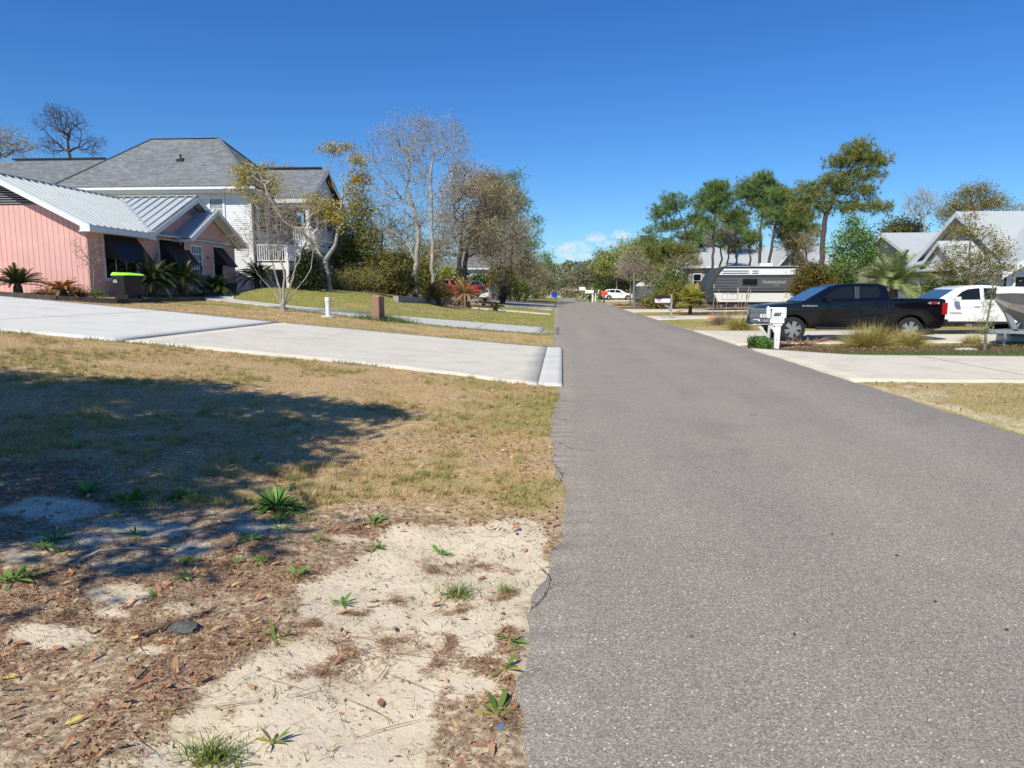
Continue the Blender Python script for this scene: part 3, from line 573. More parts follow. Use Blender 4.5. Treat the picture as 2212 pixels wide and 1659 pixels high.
rm_ = ramp(n, [(0.3, (0.07, 0.04, 0.03)), (0.5, (0.16, 0.09, 0.06)), (0.7, (0.26, 0.16, 0.11))]); n.links.new(fine, rm_.inputs[0])
def thr(v, w=0.25): 
    a = nmath(n, 'ADD', v, nmath(n, 'ADD', nmath(n, 'MULTIPLY', nmath(n, 'SUBTRACT', mid, 0.5), 0.9), nmath(n, 'MULTIPLY', nmath(n, 'SUBTRACT', fine, 0.5), 1.3))); r_ = ramp(n, [(0.5 - w, g3(0)), (0.5 + w, g3(1))]); n.links.new(a, r_.inputs[0]); return r_.outputs[0]
c1 = nmix(n, thr(sp.outputs[2]), rl.outputs[0], rg.outputs[0]); c2 = nmix(n, thr(va.outputs['Alpha'], 0.12), c1, rm_.outputs[0])
c3 = nmix(n, thr(sp.outputs[1], 0.3), c2, rb.outputs[0]); c4 = nmix(n, thr(sp.outputs[0], 0.3), c3, rs.outputs[0])
n.links.new(c4, b.inputs['Base Color']); b.inputs['Roughness'].default_value = 0.95; b.inputs['Specular IOR Level'].default_value = 0.15
nbump(n, b, nmath(n, 'ADD', nmath(n, 'MULTIPLY', fine, 0.8), nmath(n, 'MULTIPLY', vf, 0.2)), 0.55, 0.03)
gme.materials.append(m); go = link('ground', gme); tag(go, 'sandy verge, dormant lawn and planting bed soil either side of the road', 'ground', kind='structure')
for p in gme.polygons: pass
gme.polygons.foreach_set('use_smooth', np.ones(len(gme.polygons), bool))

# ---- road
ry = axis((-8, 1, 0.5), (1, 13, 0.04), (13, 60, 0.5), (60, 200, 5), (200, 1200, 50)); rr = np.random.default_rng(5)
lx = EDGEX(ry) + np.where(ry < 60, (vnoise(ry, ry * 0, 0.5) - 0.5) * 0.12 + (vnoise(ry, ry * 0 + 9, 0.12) - 0.5) * 0.07 + (vnoise(ry, ry * 0 + 3, 1.6) - 0.5) * 0.12, 0)
lx = np.where((ry > 12.2) & (ry < 20.8), 0.03, lx); rx = 5.35 + (vnoise(ry, ry * 0 + 5, 0.6) - 0.5) * 0.1 + (vnoise(ry, ry * 0 + 8, 0.15) - 0.5) * 0.04
ts = np.array([0, 0.004, 0.06, 0.25, 0.5, 0.75, 0.98, 1.0]); zc = np.array([-0.06, 0.008, 0.012, 0.02, 0.028, 0.02, 0.010, -0.05])
PX = lx[:, None] + (rx - lx)[:, None] * ts; PY = np.repeat(ry[:, None], 8, 1); PZ = np.repeat(zc[None], len(ry), 0)
nr = len(ry); ii, jj = np.meshgrid(np.arange(7), np.arange(nr - 1)); q = (jj * 8 + ii).ravel()
rme = fast_mesh('road', np.stack([PX.ravel(), PY.ravel(), PZ.ravel()], 1), np.stack([q, q + 1, q + 9, q + 8], 1))
m, n, b = newmat('worn_asphalt')
tcn = n.nodes.new('ShaderNodeTexCoord'); vo = n.nodes.new('ShaderNodeTexVoronoi'); vo.inputs['Scale'].default_value = 150; n.links.new(tcn.outputs['Object'], vo.inputs['Vector'])
vs = n.nodes.new('ShaderNodeSeparateColor'); n.links.new(vo.outputs['Color'], vs.inputs[0])
rv = ramp(n, [(0.0, (0.13, 0.122, 0.116)), (0.3, (0.185, 0.17, 0.162)), (0.6, (0.235, 0.217, 0.205)), (0.9, (0.30, 0.277, 0.258)), (0.985, (0.34, 0.315, 0.29)), (0.994, (0.62, 0.59, 0.55))]); n.links.new(vs.outputs[0], rv.inputs[0])
v2 = n.nodes.new('ShaderNodeTexVoronoi'); v2.inputs['Scale'].default_value = 380; n.links.new(tcn.outputs['Object'], v2.inputs['Vector']); v2s = n.nodes.new('ShaderNodeSeparateColor'); n.links.new(v2.outputs['Color'], v2s.inputs[0])
r2 = ramp(n, [(0, g3(0.74)), (1, g3(1.24))]); n.links.new(v2s.outputs[1], r2.inputs[0])
big = nnoise(n, 0.55, 5, 0.6); mp = n.nodes.new('ShaderNodeMapping'); mp.inputs['Scale'].default_value = (1.4, 0.12, 1); n.links.new(tcn.outputs['Object'], mp.inputs[0])
lanes = nnoise(n, 1.0, 4, 0.6, vec=mp.outputs[0]); r3 = ramp(n, [(0.34, (0.90, 0.905, 0.92)), (0.66, (1.10, 1.085, 1.06))]); n.links.new(nmath(n, 'ADD', nmath(n, 'MULTIPLY', big, 0.5), nmath(n, 'MULTIPLY', lanes, 0.5)), r3.inputs[0])
spt = nnoise(n, 2.6, 2, 0.5, dist=0.4); r4 = ramp(n, [(0.225, g3(0.55)), (0.26, g3(1))]); n.links.new(spt, r4.inputs[0])
cc = nmix(n, 1.0, nmix(n, 1.0, rv.outputs[0], r2.outputs[0], 'MULTIPLY'), nmix(n, 1.0, r3.outputs[0], r4.outputs[0], 'MULTIPLY'), 'MULTIPLY')
sxy = n.nodes.new('ShaderNodeSeparateXYZ'); n.links.new(tcn.outputs['Object'], sxy.inputs[0])
el_ = nmath(n, 'ADD', nmath(n, 'MULTIPLY', sxy.outputs[0], -0.35), nmath(n, 'MULTIPLY', nnoise(n, 2.2, 6, .7), 1.3)); er_ = nmath(n, 'ADD', nmath(n, 'MULTIPLY', nmath(n, 'SUBTRACT', sxy.outputs[0], 5.35), 2.2), nmath(n, 'MULTIPLY', nnoise(n, 2.0, 6, .7), 1.3))
rd = ramp(n, [(0.80, g3(0)), (1.15, g3(0.5))]); n.links.new(nmath(n, 'MAXIMUM', el_, er_), rd.inputs[0])
trk = n.nodes.new('ShaderNodeTexWave'); trk.inputs['Scale'].default_value = .2; trk.inputs['Distortion'].default_value = 1.2; trk.inputs['Detail'].default_value = 3; n.links.new(tcn.outputs['Object'], trk.inputs['Vector'])
rt = ramp(n, [(0.2, g3(0.985)), (0.8, g3(1.015))]); n.links.new(trk.outputs['Fac'], rt.inputs[0]); st = ramp(n, [(0.30, g3(0.90)), (0.42, g3(1))]); n.links.new(nnoise(n, 0.9, 6, 0.62, dist=.6), st.inputs[0])
base_ = nmix(n, 1.0, nmix(n, 1.0, nmix(n, 1.0, cc, (1.31, 1.24, 1.125), 'MULTIPLY'), rt.outputs[0], 'MULTIPLY'), st.outputs[0], 'MULTIPLY')
n.links.new(nmix(n, rd.outputs[0], base_, (0.52, 0.43, 0.33)), b.inputs['Base Color']); b.inputs['Roughness'].default_value = 0.85; b.inputs['Specular IOR Level'].default_value = 0.35
nbump(n, b, nmath(n, 'ADD', vo.outputs['Distance'], nmath(n, 'MULTIPLY', v2.outputs['Distance'], 0.5)), 0.35, 0.006)
rme.materials.append(m); M['asphalt'] = m; tag(link('road', rme), 'worn pinkish grey asphalt street running straight to the horizon', 'road', kind='structure')
# cracks along the left edge of the road
cr = []
for line in (((1165, 1230), (1180, 1245), (1190, 1268), (1180, 1290), (1160, 1310), (1142, 1335)), ((1203, 905), (1225, 912), (1260, 915)), ((1197, 1010), (1215, 1030), (1205, 1050)), ((1210, 868), (1300, 872), (1420, 877)), ((1203, 958), (1240, 975), (1300, 978)), ((1196, 735), (1206, 728), (1214, 720))):
    pts = [gnd(*p) for p in line]; fine_ = []
    for a, c in zip(pts, pts[1:]):
        k = max(2, int((c - a).length / 0.04)); fine_ += [a.lerp(c, i / k) + Vector((random.gauss(0, .008), random.gauss(0, .012), 0)) for i in range(k)]
    for a, c in zip(fine_, fine_[1:]):
        d = (c - a); s = Vector((-d.y, d.x, 0)); s = s / max(s.length, 1e-6) * random.uniform(0.0012, 0.0042)
        f = lambda p: (p.x, p.y, 0.018 + 0.016 * min(1, max(0, (p.x) / 2.6)) if p.x < 2.7 else 0.036)
        cr.append([f(a - s), f(a + s), f(c + s), f(c - s)])
V = np.array(cr).reshape(-1, 3); M['crack'] = mat('crack_dark', (0.05, 0.047, 0.045), 0.95)
tag(link('road_cracks', fast_mesh('road_cracks', V, np.arange(len(V)).reshape(-1, 4)), M['crack']), 'fine dark cracks in the asphalt near the left road edge', 'road crack', kind='structure')

# ---- driveways
def concrete(name, c, joint=None, stain=0.10, streak=False):
    m, n, b = newmat(name); f = nnoise(n, 1.1, 7, 0.65); f2 = nnoise(n, 60, 4, 0.7)
    if streak:
        t = n.nodes.new('ShaderNodeTexCoord'); p = n.nodes.new('ShaderNodeMapping'); p.inputs['Scale'].default_value = (0.9, 7, 1); n.links.new(t.outputs['Object'], p.inputs[0]); f = nmath(n, 'ADD', nmath(n, 'MULTIPLY', f, 0.5), nmath(n, 'MULTIPLY', nnoise(n, 1.2, 7, 0.75, vec=p.outputs[0]), 0.5))
    r = ramp(n, [(0.28, tuple(x * (1 - stain * 2.2) for x in c)), (0.5, c), (0.75, tuple(x * (1 + stain * .6) for x in c))]); n.links.new(f, r.inputs[0])
    r5 = ramp(n, [(0.3, g3(0.88)), (0.7, g3(1.08))]); n.links.new(f2, r5.inputs[0]); n.links.new(nmix(n, 1, r.outputs[0], r5.outputs[0], 'MULTIPLY'), b.inputs['Base Color'])
    b.inputs['Roughness'].default_value = 0.9; nbump(n, b, f2, 0.25, 0.004); return m
M['cA'] = concrete('exposed_concrete', (0.64, 0.585, 0.49), stain=0.17, streak=True); M['cB'] = concrete('fresh_white_concrete', (0.66, 0.635, 0.58), stain=0.06); M['cC'] = concrete('cream_concrete', (0.64, 0.575, 0.465), stain=0.09); M['cD'] = concrete('grey_concrete', (0.54, 0.53, 0.49), stain=0.1)
M['cE'] = concrete('pale_apron_concrete', (0.62, 0.60, 0.555), stain=0.08); M['cJ'] = concrete('dark_joint', (0.16, 0.165, 0.17), stain=0.3); M['gravel'] = concrete('grey_gravel', (0.33, 0.31, 0.30), stain=0.3)
def resample(P, xs): P = sorted(P); return np.interp(xs, [p[0] for p in P], [p[1] for p in P])
def slab(name, label, A, B, m, x0=None, x1=None, off=0.035, step=0.35, ns=22, cat='driveway', ya=None):
    lo = max(min(p[0] for p in A), min(p[0] for p in B)) if x0 is None else x0; hi = min(max(p[0] for p in A), max(p[0] for p in B)) if x1 is None else x1
    k = max(2, int((hi - lo) / step)); xs = np.linspace(lo, hi, k + 1); a = resample(A, xs); b_ = resample(B, xs); t = np.linspace(0, 1, ns + 1)
    X = np.repeat(xs[:, None], ns + 1, 1); Y = a[:, None] * (1 - t) + b_[:, None] * t; Z = tz(X, Y) + off
    X = np.concatenate([X[:, :1], X, X[:, -1:]], 1); Y = np.concatenate([Y[:, :1], Y, Y[:, -1:]], 1); Z = np.concatenate([Z[:, :1] - 0.1, Z, Z[:, -1:] - 0.1], 1)
    X = np.concatenate([X[:1], X, X[-1:]]); Y = np.concatenate([Y[:1], Y, Y[-1:]]); Z = np.concatenate([Z[:1] - 0.1, Z, Z[-1:] - 0.1])
    w = X.shape[1]; h = X.shape[0]; ii, jj = np.meshgrid(np.arange(w - 1), np.arange(h - 1)); q = (jj * w + ii).ravel()
    me = fast_mesh(name, np.stack([X.ravel(), Y.ravel(), Z.ravel()], 1), np.stack([q, q + w, q + w + 1, q + 1], 1)); return tag(link(name, me, m), label, cat, kind='structure')
slab('driveway', 'lightly streaked exposed concrete driveway leading from the road to the pink house', D1N, D1F, M['cA'], -8.44, -0.42)
slab('driveway', 'smooth white upper slab of the pink house driveway', D1N, D1F, M['cB'], -26, -8.62)
slab('driveway', 'dark joint strip across the pink house driveway', D1N, D1F, M['cJ'], -8.61, -8.45, off=0.028)
slab('driveway', 'bright white concrete apron strip where the near driveway meets the road', D1N, D1F, M['cE'], -0.405, 0.02, off=0.017, step=0.1)
slab('pavement', 'grey concrete path curving up to the front door of the pink house', D2N, D2F, M['cD'], -17, -0.75, cat='path')
for x_ in (-3.2, -7.6, -11.6): slab('driveway', 'thin joint line across the second grey driveway', D2N, D2F, M['cJ'], x_, x_ + 0.03, off=0.037, cat='joint')
for x_ in (-12.4, -16.8): slab('driveway', 'thin joint line across the upper white driveway', D1N, D1F, M['cJ'], x_, x_ + 0.02, off=0.037, cat='joint')
slab('driveway', 'asphalt patch joining the second left driveway to the road', [(-0.76, 26.7), (0.0, 26.2)], [(-0.76, 31.5), (0.0, 31.9)], M['asphalt'], -0.76, -0.1, off=0.012, step=0.2)
slab('driveway', 'cream concrete driveway on the right in front of the mailboxes', R1N, R1F, M['cC'])
slab('driveway', 'cream concrete driveway under the black pickup', R2N, R2F, M['cC'])
for x_ in (8.6, 12.6, 16.6): slab('driveway', 'thin joint line across the nearest right driveway', R1N, R1F, M['cJ'], x_, x_ + 0.02, off=0.039, cat='joint')
slab('driveway', 'narrow cream driveway just beyond the grey mailbox post', RBN, RBF, M['cC'], 5.3, 16)
slab('driveway', 'cream driveway the travel trailer is parked on', RAN, RAF, M['cC'])
slab('driveway', 'short concrete strip on the left behind the second lawn', *L3a, M['cC']); slab('driveway', 'pale concrete strip on the left beside the small sago', *L3b, M['cC']); slab('driveway', 'grey gravel driveway on the left in front of the wooden posts', *L3c, M['gravel']); slab('driveway', 'distant left driveway under the blue bins', *L3d, M['cC'])
slab('driveway', 'distant right driveway by the white mailboxes', *RC, M['cC']); slab('driveway', 'cream gravel strip in front of the white car on the right', *RD, M['gravel'])

# ---------------------------------------------------------------- grass blades, litter, straw, gravel
def sprinkle(n, x0, x1, y0, y1, g, dens=None, power=1.0):
    x = g.uniform(x0, x1, n); y = y0 + (y1 - y0) * g.random(n) ** power; ok = (x > -0.80 * y - 0.8) & (x < 0.68 * y + 0.8)
    if dens is not None: ok &= g.random(n) < dens(x, y)
    return x[ok], y[ok]
def blades(name, label, x, y, L, w, m, g, lean=0.55, dz=0.0, cat='grass'):
    P = np.stack([x, y, gh(x, y) - 0.004 + dz], 1); D = np.zeros_like(P) + np.array([0, 0, 1.]); V, F, _ = slivers(P, D, L, w, g, lean)
    return tag(link(name, fast_mesh(name, V, F), M[m]), label, cat, kind='stuff')
g = np.random.default_rng(11)
def dl(x, y): s, l, gr, mu = zones(x, y); return (1 - np.clip(s + l, 0, 1)) * (.3 + .7 * ss(.38, .55, fbm(x, y, .35, 3))) * (~on_paved(x, y, 0.02)) * (mu < 0.4)
x, y = sprinkle(620000, -11.5, 0.1, 4.0, 13.6, g, dl, 1.25); gn = zones(x, y)[2] + g.normal(size=len(x)) * 0.25
k = gn < 0.62; blades('grass', 'dormant tan lawn between the sandy verge and the near driveway', x[k], y[k], 0.046, 0.0042, 'blade', g, 0.85)
blades('grass', 'green grass growing through the dormant near lawn', x[~k], y[~k], 0.05, 0.005, 'bladegreen', g, 0.65)
x0_, y0_ = sprinkle(5200, -11.5, 0.1, 4.4, 13.2, g, lambda x, y: dl(x, y) * ss(.42, .6, fbm(x, y, .9, 3))); k = g.integers(0, len(x0_), 75000); x = x0_[k] + g.normal(size=75000) * .022; y = y0_[k] + g.normal(size=75000) * .022; ok = ~on_paved(x, y, 0); x, y, k = x[ok], y[ok], k[ok] % 3
blades('grass', 'taller straw coloured tufts in the near lawn', x[k > 0], y[k > 0], 0.085, 0.0055, 'blade', g, 0.6); blades('grass', 'taller green tufts in the near lawn', x[k == 0], y[k == 0], 0.085, 0.006, 'bladegreen', g, 0.6)
x, y = sprinkle(150000, -17, 0.0, 20.5, 31.5, g, dl); gn = zones(x, y)[2] + g.normal(size=len(x)) * 0.2 + 0.25 * ss(25.5, 27, y)
k = gn < 0.6; blades('grass', 'tan and green lawn strip between the two left driveways', x[k], y[k], 0.07, 0.011, 'blade', g, 0.7); blades('grass', 'greener grass in the strip beside the brown post', x[~k], y[~k], 0.08, 0.012, 'bladegreen', g, 0.6)
x, y = sprinkle(150000, -16, 0.0, 30, 64, g, dl); blades('grass', 'green lawn beyond the second left driveway', x, y, 0.08, 0.018, 'bladegreen', g, 0.7)
x, y = sprinkle(120000, 5.38, 13, 6.8, 13.2, g, lambda x, y: dl(x, y)); blades('grass', 'thin green grass on the near right verge', x, y, 0.05, 0.006, 'bladegreen', g, 0.75)
x, y = sprinkle(60000, 5.4, 20, 17.5, 22, g, lambda x, y: (~on_paved(x, y, .02)) * (0.25 + 0.75 * (y < 19.2))); blades('grass', 'green grass strip around the right mailboxes', x, y, 0.09, 0.011, 'edgegreen', g, 0.7)
x, y = sprinkle(70000, 5.4, 22, 29, 64, g, dl); blades('grass', 'right hand lawn beyond the black pickup', x, y, 0.08, 0.018, 'bladegreen', g, 0.7)
# ragged green edges along the driveways
ex, ey = [], []
for (P, n_, w_, sgn) in ((D1N, 2600, 0.09, -1), (D2N, 5200, 0.45, -1), ([(-0.1, 20.9), (-12, 21.8)], 600, 0.1, 1)):
    xs = g.uniform(min(p[0] for p in P) if min(p[0] for p in P) > -15 else -12, -0.3, n_); ys = resample(P, xs) + sgn * np.abs(g.normal(size=n_)) * w_ * (0.4 + vnoise(xs, xs * 0, 1.1)); ex.append(xs); ey.append(ys)
ex = np.concatenate(ex); ey = np.concatenate(ey); k = ~on_paved(ex, ey, 0) & (g.random(len(ex)) < np.where(ey < 14, ss(.42, .62, vnoise(ex, ex * 0, .45)), 1)); blades('grass', 'taller ragged green grass along the driveway edges', ex[k], ey[k], 0.11, 0.010, 'edgegreen', g, 0.6)
pb = gnd(817, 692); xs = pb.x + g.normal(size=2600) * 0.55 + 0.35; ys = pb.y + g.normal(size=2600) * 0.35; k = ~on_paved(xs, ys); blades('grass', 'tall green weeds around the foot of the brown post', xs[k], ys[k], 0.32, 0.014, 'edgegreen', g, 0.6)
# leaf litter and straw on the verge
def dlit(x, y): s, l, gr, mu = zones(x, y); return np.clip(l ** 1.4 * (.25 + .65 * ss(.4, .62, fbm(x, y, .45, 3))) + s * 0.03 + 0.02 * (y < 4.6), 0, 1) * (~on_paved(x, y, 0.0))
def litter(name, label, x, y, Lr, wr, g, m='litter', dz=0.004):
    n_ = len(x); B = np.stack([x, y, gh(x, y) + dz + g.random(n_) * 0.006], 1); L = g.uniform(*Lr, n_)
    V, F = ribbons(B, g.random(n_) * 6.28, g.uniform(-0.05, 0.45, n_), L, g.uniform(-0.25, 0.4, n_), L * g.uniform(*wr, n_), 3, [0.08, 1.0, 0.85, 0.04], g.uniform(-0.5, 0.5, n_))
    return tag(link(name, fast_mesh(name, V, F), M[m]), label, 'fallen leaves', kind='stuff')
x, y = sprinkle(90000, -5.5, 0.05, 1.4, 5.6, g, dlit); big_ = g.random(len(x)) < 0.08
litter('fallen_leaves', 'curled brown oak leaves littering the sandy verge', x[big_], y[big_], (0.03, 0.068), (0.25, 0.45), g); litter('fallen_leaves', 'small broken leaf fragments on the sandy verge', x[~big_], y[~big_], (0.008, 0.028), (0.15, 0.45), g)
x, y = sprinkle(19000, -11.5, 0.0, 4.6, 13.4, g, lambda x, y: (~on_paved(x, y, 0)) * (0.1 + 0.9 * ss(0.5, 0.72, fbm(x, y, 1.1, 3)) + 0.5 * ss(-1.5, -0.2, x)) * (1.1 - ss(5, 13, y) * 0.7)); litter('fallen_leaves', 'scattered brown leaves lying in the near lawn', x, y, (0.025, 0.07), (0.25, 0.45), g, dz=0.02)
x, y = sprinkle(1500, 5.4, 14, 6.8, 13.2, g, lambda x, y: (~on_paved(x, y, 0))); litter('fallen_leaves', 'brown leaves along the near right verge', x, y, (0.04, 0.08), (0.25, 0.45), g, dz=0.015)
x, y = sprinkle(9000, 5.8, 19, 18.3, 21.9, g, lambda x, y: (~on_paved(x, y, 0)) * ss(18.9, 20.2, y + fbm(x, y, .8) - .5) * (.25 + .75 * ss(.4, .6, fbm(x, y, 1.3, 3)))); litter('fallen_leaves', 'rust coloured leaf litter in the bed beside the black pickup', x, y, (0.04, 0.10), (0.25, 0.45), g, 'dead', dz=0.015)
x, y = sprinkle(5000, -17, 20, 40, 56, g, lambda x, y: (~on_paved(x, y, 0)) * zones(x, y)[3]); litter('fallen_leaves', 'brown mulch litter in the planting beds further back', x, y, (0.1, 0.2), (0.3, 0.5), g, 'dead', dz=0.02)
x, y = sprinkle(210000, -5.5, 0.05, 1.3, 5.5, g, lambda x, y: dlit(x, y) * 0.95); n_ = len(x)
# wisps of straw swept onto the sand
for (px, py, rp) in ((760, 1430, 90), (700, 1475, 55), (840, 1400, 60), (940, 1440, 50), (1060, 1440, 30), (690, 1370, 25), (850, 1310, 30), (930, 1240, 60), (1040, 1225, 50), (1080, 1560, 40), (1085, 1300, 35), (980, 1400, 40), (780, 1340, 25), (1000, 1330, 30)):
    c = gnd(px, py); r_ = rp * c.y / FX * 0.9; k = int(700 * r_ / 0.15); arms = g.integers(3, 6); aa = g.random(arms) * 6.28; ai = g.integers(0, arms, k); tt = g.random(k) ** 1.3 * r_ * 1.9; wob = np.sin(tt / r_ * 3 + ai * 2) * .35; x = np.concatenate([x, c.x + np.cos(aa[ai] + wob) * tt + g.normal(size=k) * r_ * 0.18]); y = np.concatenate([y, c.y + np.sin(aa[ai] + wob) * tt * .8 + g.normal(size=k) * r_ * 0.16])
k = ~on_paved(x, y, -0.03); x = x[k]; y = y[k]
P = np.stack([x, y, gh(x, y) + 0.003 + g.random(len(x)) * 0.008], 1); D = g.normal(size=P.shape) * np.array([1, 1, 0.12]); V, F, _ = slivers(P, unit(D), 0.05, 0.0026, g, 0.15); V = V.reshape(-1, 3, 3); V[:, :, 2] = np.maximum(V[:, :, 2], (gh(V[:, :, 0], V[:, :, 1]) + 0.002)); V = V.reshape(-1, 3)
tag(link('pine_straw', fast_mesh('pine_straw', V, F), M['straw']), 'brown pine straw and twig bits matted over the sand', 'pine straw', kind='stuff')
# longer roots and stems lying on the sand
x2, y2 = sprinkle(420, -3.2, 0.0, 2.2, 5.0, g, lambda x, y: (~on_paved(x, y, 0.02)) * (.25 + .75 * ss(.5, .6, fbm(x, y, .5)))); n2_ = len(x2)
V, F = ribbons(np.stack([x2, y2, gh(x2, y2) + .012], 1), g.random(n2_) * 6.28, np.full(n2_, .02), g.uniform(.08, .28, n2_), np.full(n2_, .03), np.full(n2_, .004), 5, [.4, 1, 1, .8, .6, .2], g.uniform(-.8, .8, n2_))
V = V.copy(); V[:, 0] += np.sin(V[:, 1] * 30) * .012; V[:, 2] = np.maximum(V[:, 2], gh(V[:, 0], V[:, 1]) + .003); tag(link('dry_stems', fast_mesh('dry_stems', V, F), M['straw']), 'long dry stems and rootlets lying on the sandy verge', 'dry stems', kind='stuff')
# low green moss and sprouts through the litter
x2, y2 = sprinkle(16000, -5, 0, 1.6, 5.4, g, lambda x, y: (~on_paved(x, y, 0.02)) * ss(.58, .7, fbm(x + 9, y, .45, 3)) * (zones(x, y)[0] < .4)); blades('grass', 'patches of small green sprouts through the leaf litter', x2, y2, .035, .0035, 'edgegreen', g, 1.0)
# grit and small stones
def stones(x, y, r, g):
    n_ = len(x); o = np.array([[1, 0, 0], [-1, 0, 0], [0, 1, 0], [0, -1, 0], [0, 0, 1], [0, 0, -1]], float); f = np.array([[0, 2, 4], [2, 1, 4], [1, 3, 4], [3, 0, 4], [2, 0, 5], [1, 2, 5], [3, 1, 5], [0, 3, 5]])
    a = g.random(n_) * 6.28; s = r[:, None, None] * o[None] * g.uniform(0.6, 1.3, (n_, 6, 1)) * np.array([1.2, 0.9, 0.55]); c, q = np.cos(a)[:, None], np.sin(a)[:, None]
    X = s[:, :, 0] * c - s[:, :, 1] * q + x[:, None]; Y = s[:, :, 0] * q + s[:, :, 1] * c + y[:, None]; Z = s[:, :, 2] + gh(x, y)[:, None] + r[:, None] * 0.2
    return np.stack([X, Y, Z], 2).reshape(-1, 3), (f[None] + (np.arange(n_) * 6)[:, None, None]).reshape(-1, 3)
x, y = sprinkle(9000, -4.5, 0.05, 1.4, 5.6, g, lambda x, y: (~on_paved(x, y, -0.02)) * np.clip(zones(x, y)[0] * 0.4 + 0.9 * ss(-0.45, -0.05, x) * (y > 3.2), 0, 1)); r_ = g.uniform(0.0018, 0.004, len(x)) * (1 + 2.2 * (g.random(len(x)) < 0.12) * ss(-0.8, -0.1, x) + 1.5 * (g.random(len(x)) < 0.03))
V, F = stones(x, y, r_, g); M['grit'] = leafmat('grit', [(0.22, 0.19, 0.15), (0.34, 0.31, 0.28), (0.15, 0.12, 0.09), (0.28, 0.27, 0.27)], trans=0, rough=0.9); tag(link('gravel', fast_mesh('gravel', V, F), M['grit']), 'grit and small stones along the crumbling left road edge', 'gravel', kind='stuff')
x, y = sprinkle(420, -9, -.4, 12.6, 21, g, lambda x, y: 1.0); nlf = len(x); V, F = ribbons(np.stack([x, y, tz(x, y) + .045], 1), g.random(nlf) * 6.28, np.full(nlf, .1), g.uniform(.03, .07, nlf), np.full(nlf, .1), np.full(nlf, .022), 3, [.08, 1, .85, .04]); tag(link('fallen_leaves', fast_mesh('fallen_leaves', V, F), M['litter']), 'few brown leaves blown onto the near driveway', 'fallen leaves', kind='stuff')
M['darkchip'] = mat('dark_chip', (0.03, 0.03, 0.03), 0.8)
x, y = sprinkle(70, 0.5, 9, 2.5, 14, g, lambda x, y: (x < 5.2)); V, F = stones(x, y, np.full(len(x), 0.01), g); V[:, 2] = (V[:, 2] - gh(V[:, 0], V[:, 1])) * 0.3 + 0.03; tag(link('asphalt_chips', fast_mesh('chips', V, F), M['darkchip']), 'small dark chips and bits lying on the asphalt', 'debris', kind='stuff')
x, y = sprinkle(420, -4.5, 0.0, 1.5, 5.6, g, lambda x, y: (~on_paved(x, y, 0.02))); xs = []; ys = []
for a_, b_ in zip(x, y): 
    q = g.integers(6, 16); xs.append(a_ + g.normal(size=q) * 0.03); ys.append(b_ + g.normal(size=q) * 0.03)
blades('grass', 'sparse little green sprigs in the sandy verge', np.concatenate(xs), np.concatenate(ys), 0.05, 0.004, 'edgegreen', g, 0.8)

# weeds: every rosette is a plant of its own
PROF = [0.25, 0.6, 0.95, 1.0, 0.7, 0.06]
def weed(px, py, n, L, label, m='weed', w=0.19, el=(0.15, 1.05), grass=False):
    b_ = gnd(px, py); z = float(gh(b_.x, b_.y)); gg = np.random.default_rng(sum(map(ord, label)))
    L *= .88; root = thing('weed', label, 'weed', (b_.x, b_.y, z), 0, 'weeds on the sandy verge')
    a = np.arange(n) * 2.4 + gg.normal(size=n) * 0.3; LL = L * gg.uniform(0.6, 1.1, n); B = np.stack([np.cos(a) * 0.006, np.sin(a) * 0.006, 0 * a], 1)
    if grass: B = np.stack([gg.normal(size=n) * L * .35, gg.normal(size=n) * L * .2, 0 * a], 1)
    V, F = ribbons(B, a, gg.uniform(*el, n), LL, gg.uniform(0.1, 0.55, n), LL * w * gg.uniform(0.7, 1.1, n), 5, PROF if not grass else None, gg.uniform(-0.4, 0.4, n))
    o = link('leaves', fast_mesh('leaves', V, F), M[m], root); o.data.polygons.foreach_set('use_smooth', np.ones(len(o.data.polygons), bool)); mb = MB(); mb.lathe((0, 0, -0.015), [(0.008, 0), (0.010, 0.02), (0.003, 0.03)], 7); mb.build('crown', M[m], root)
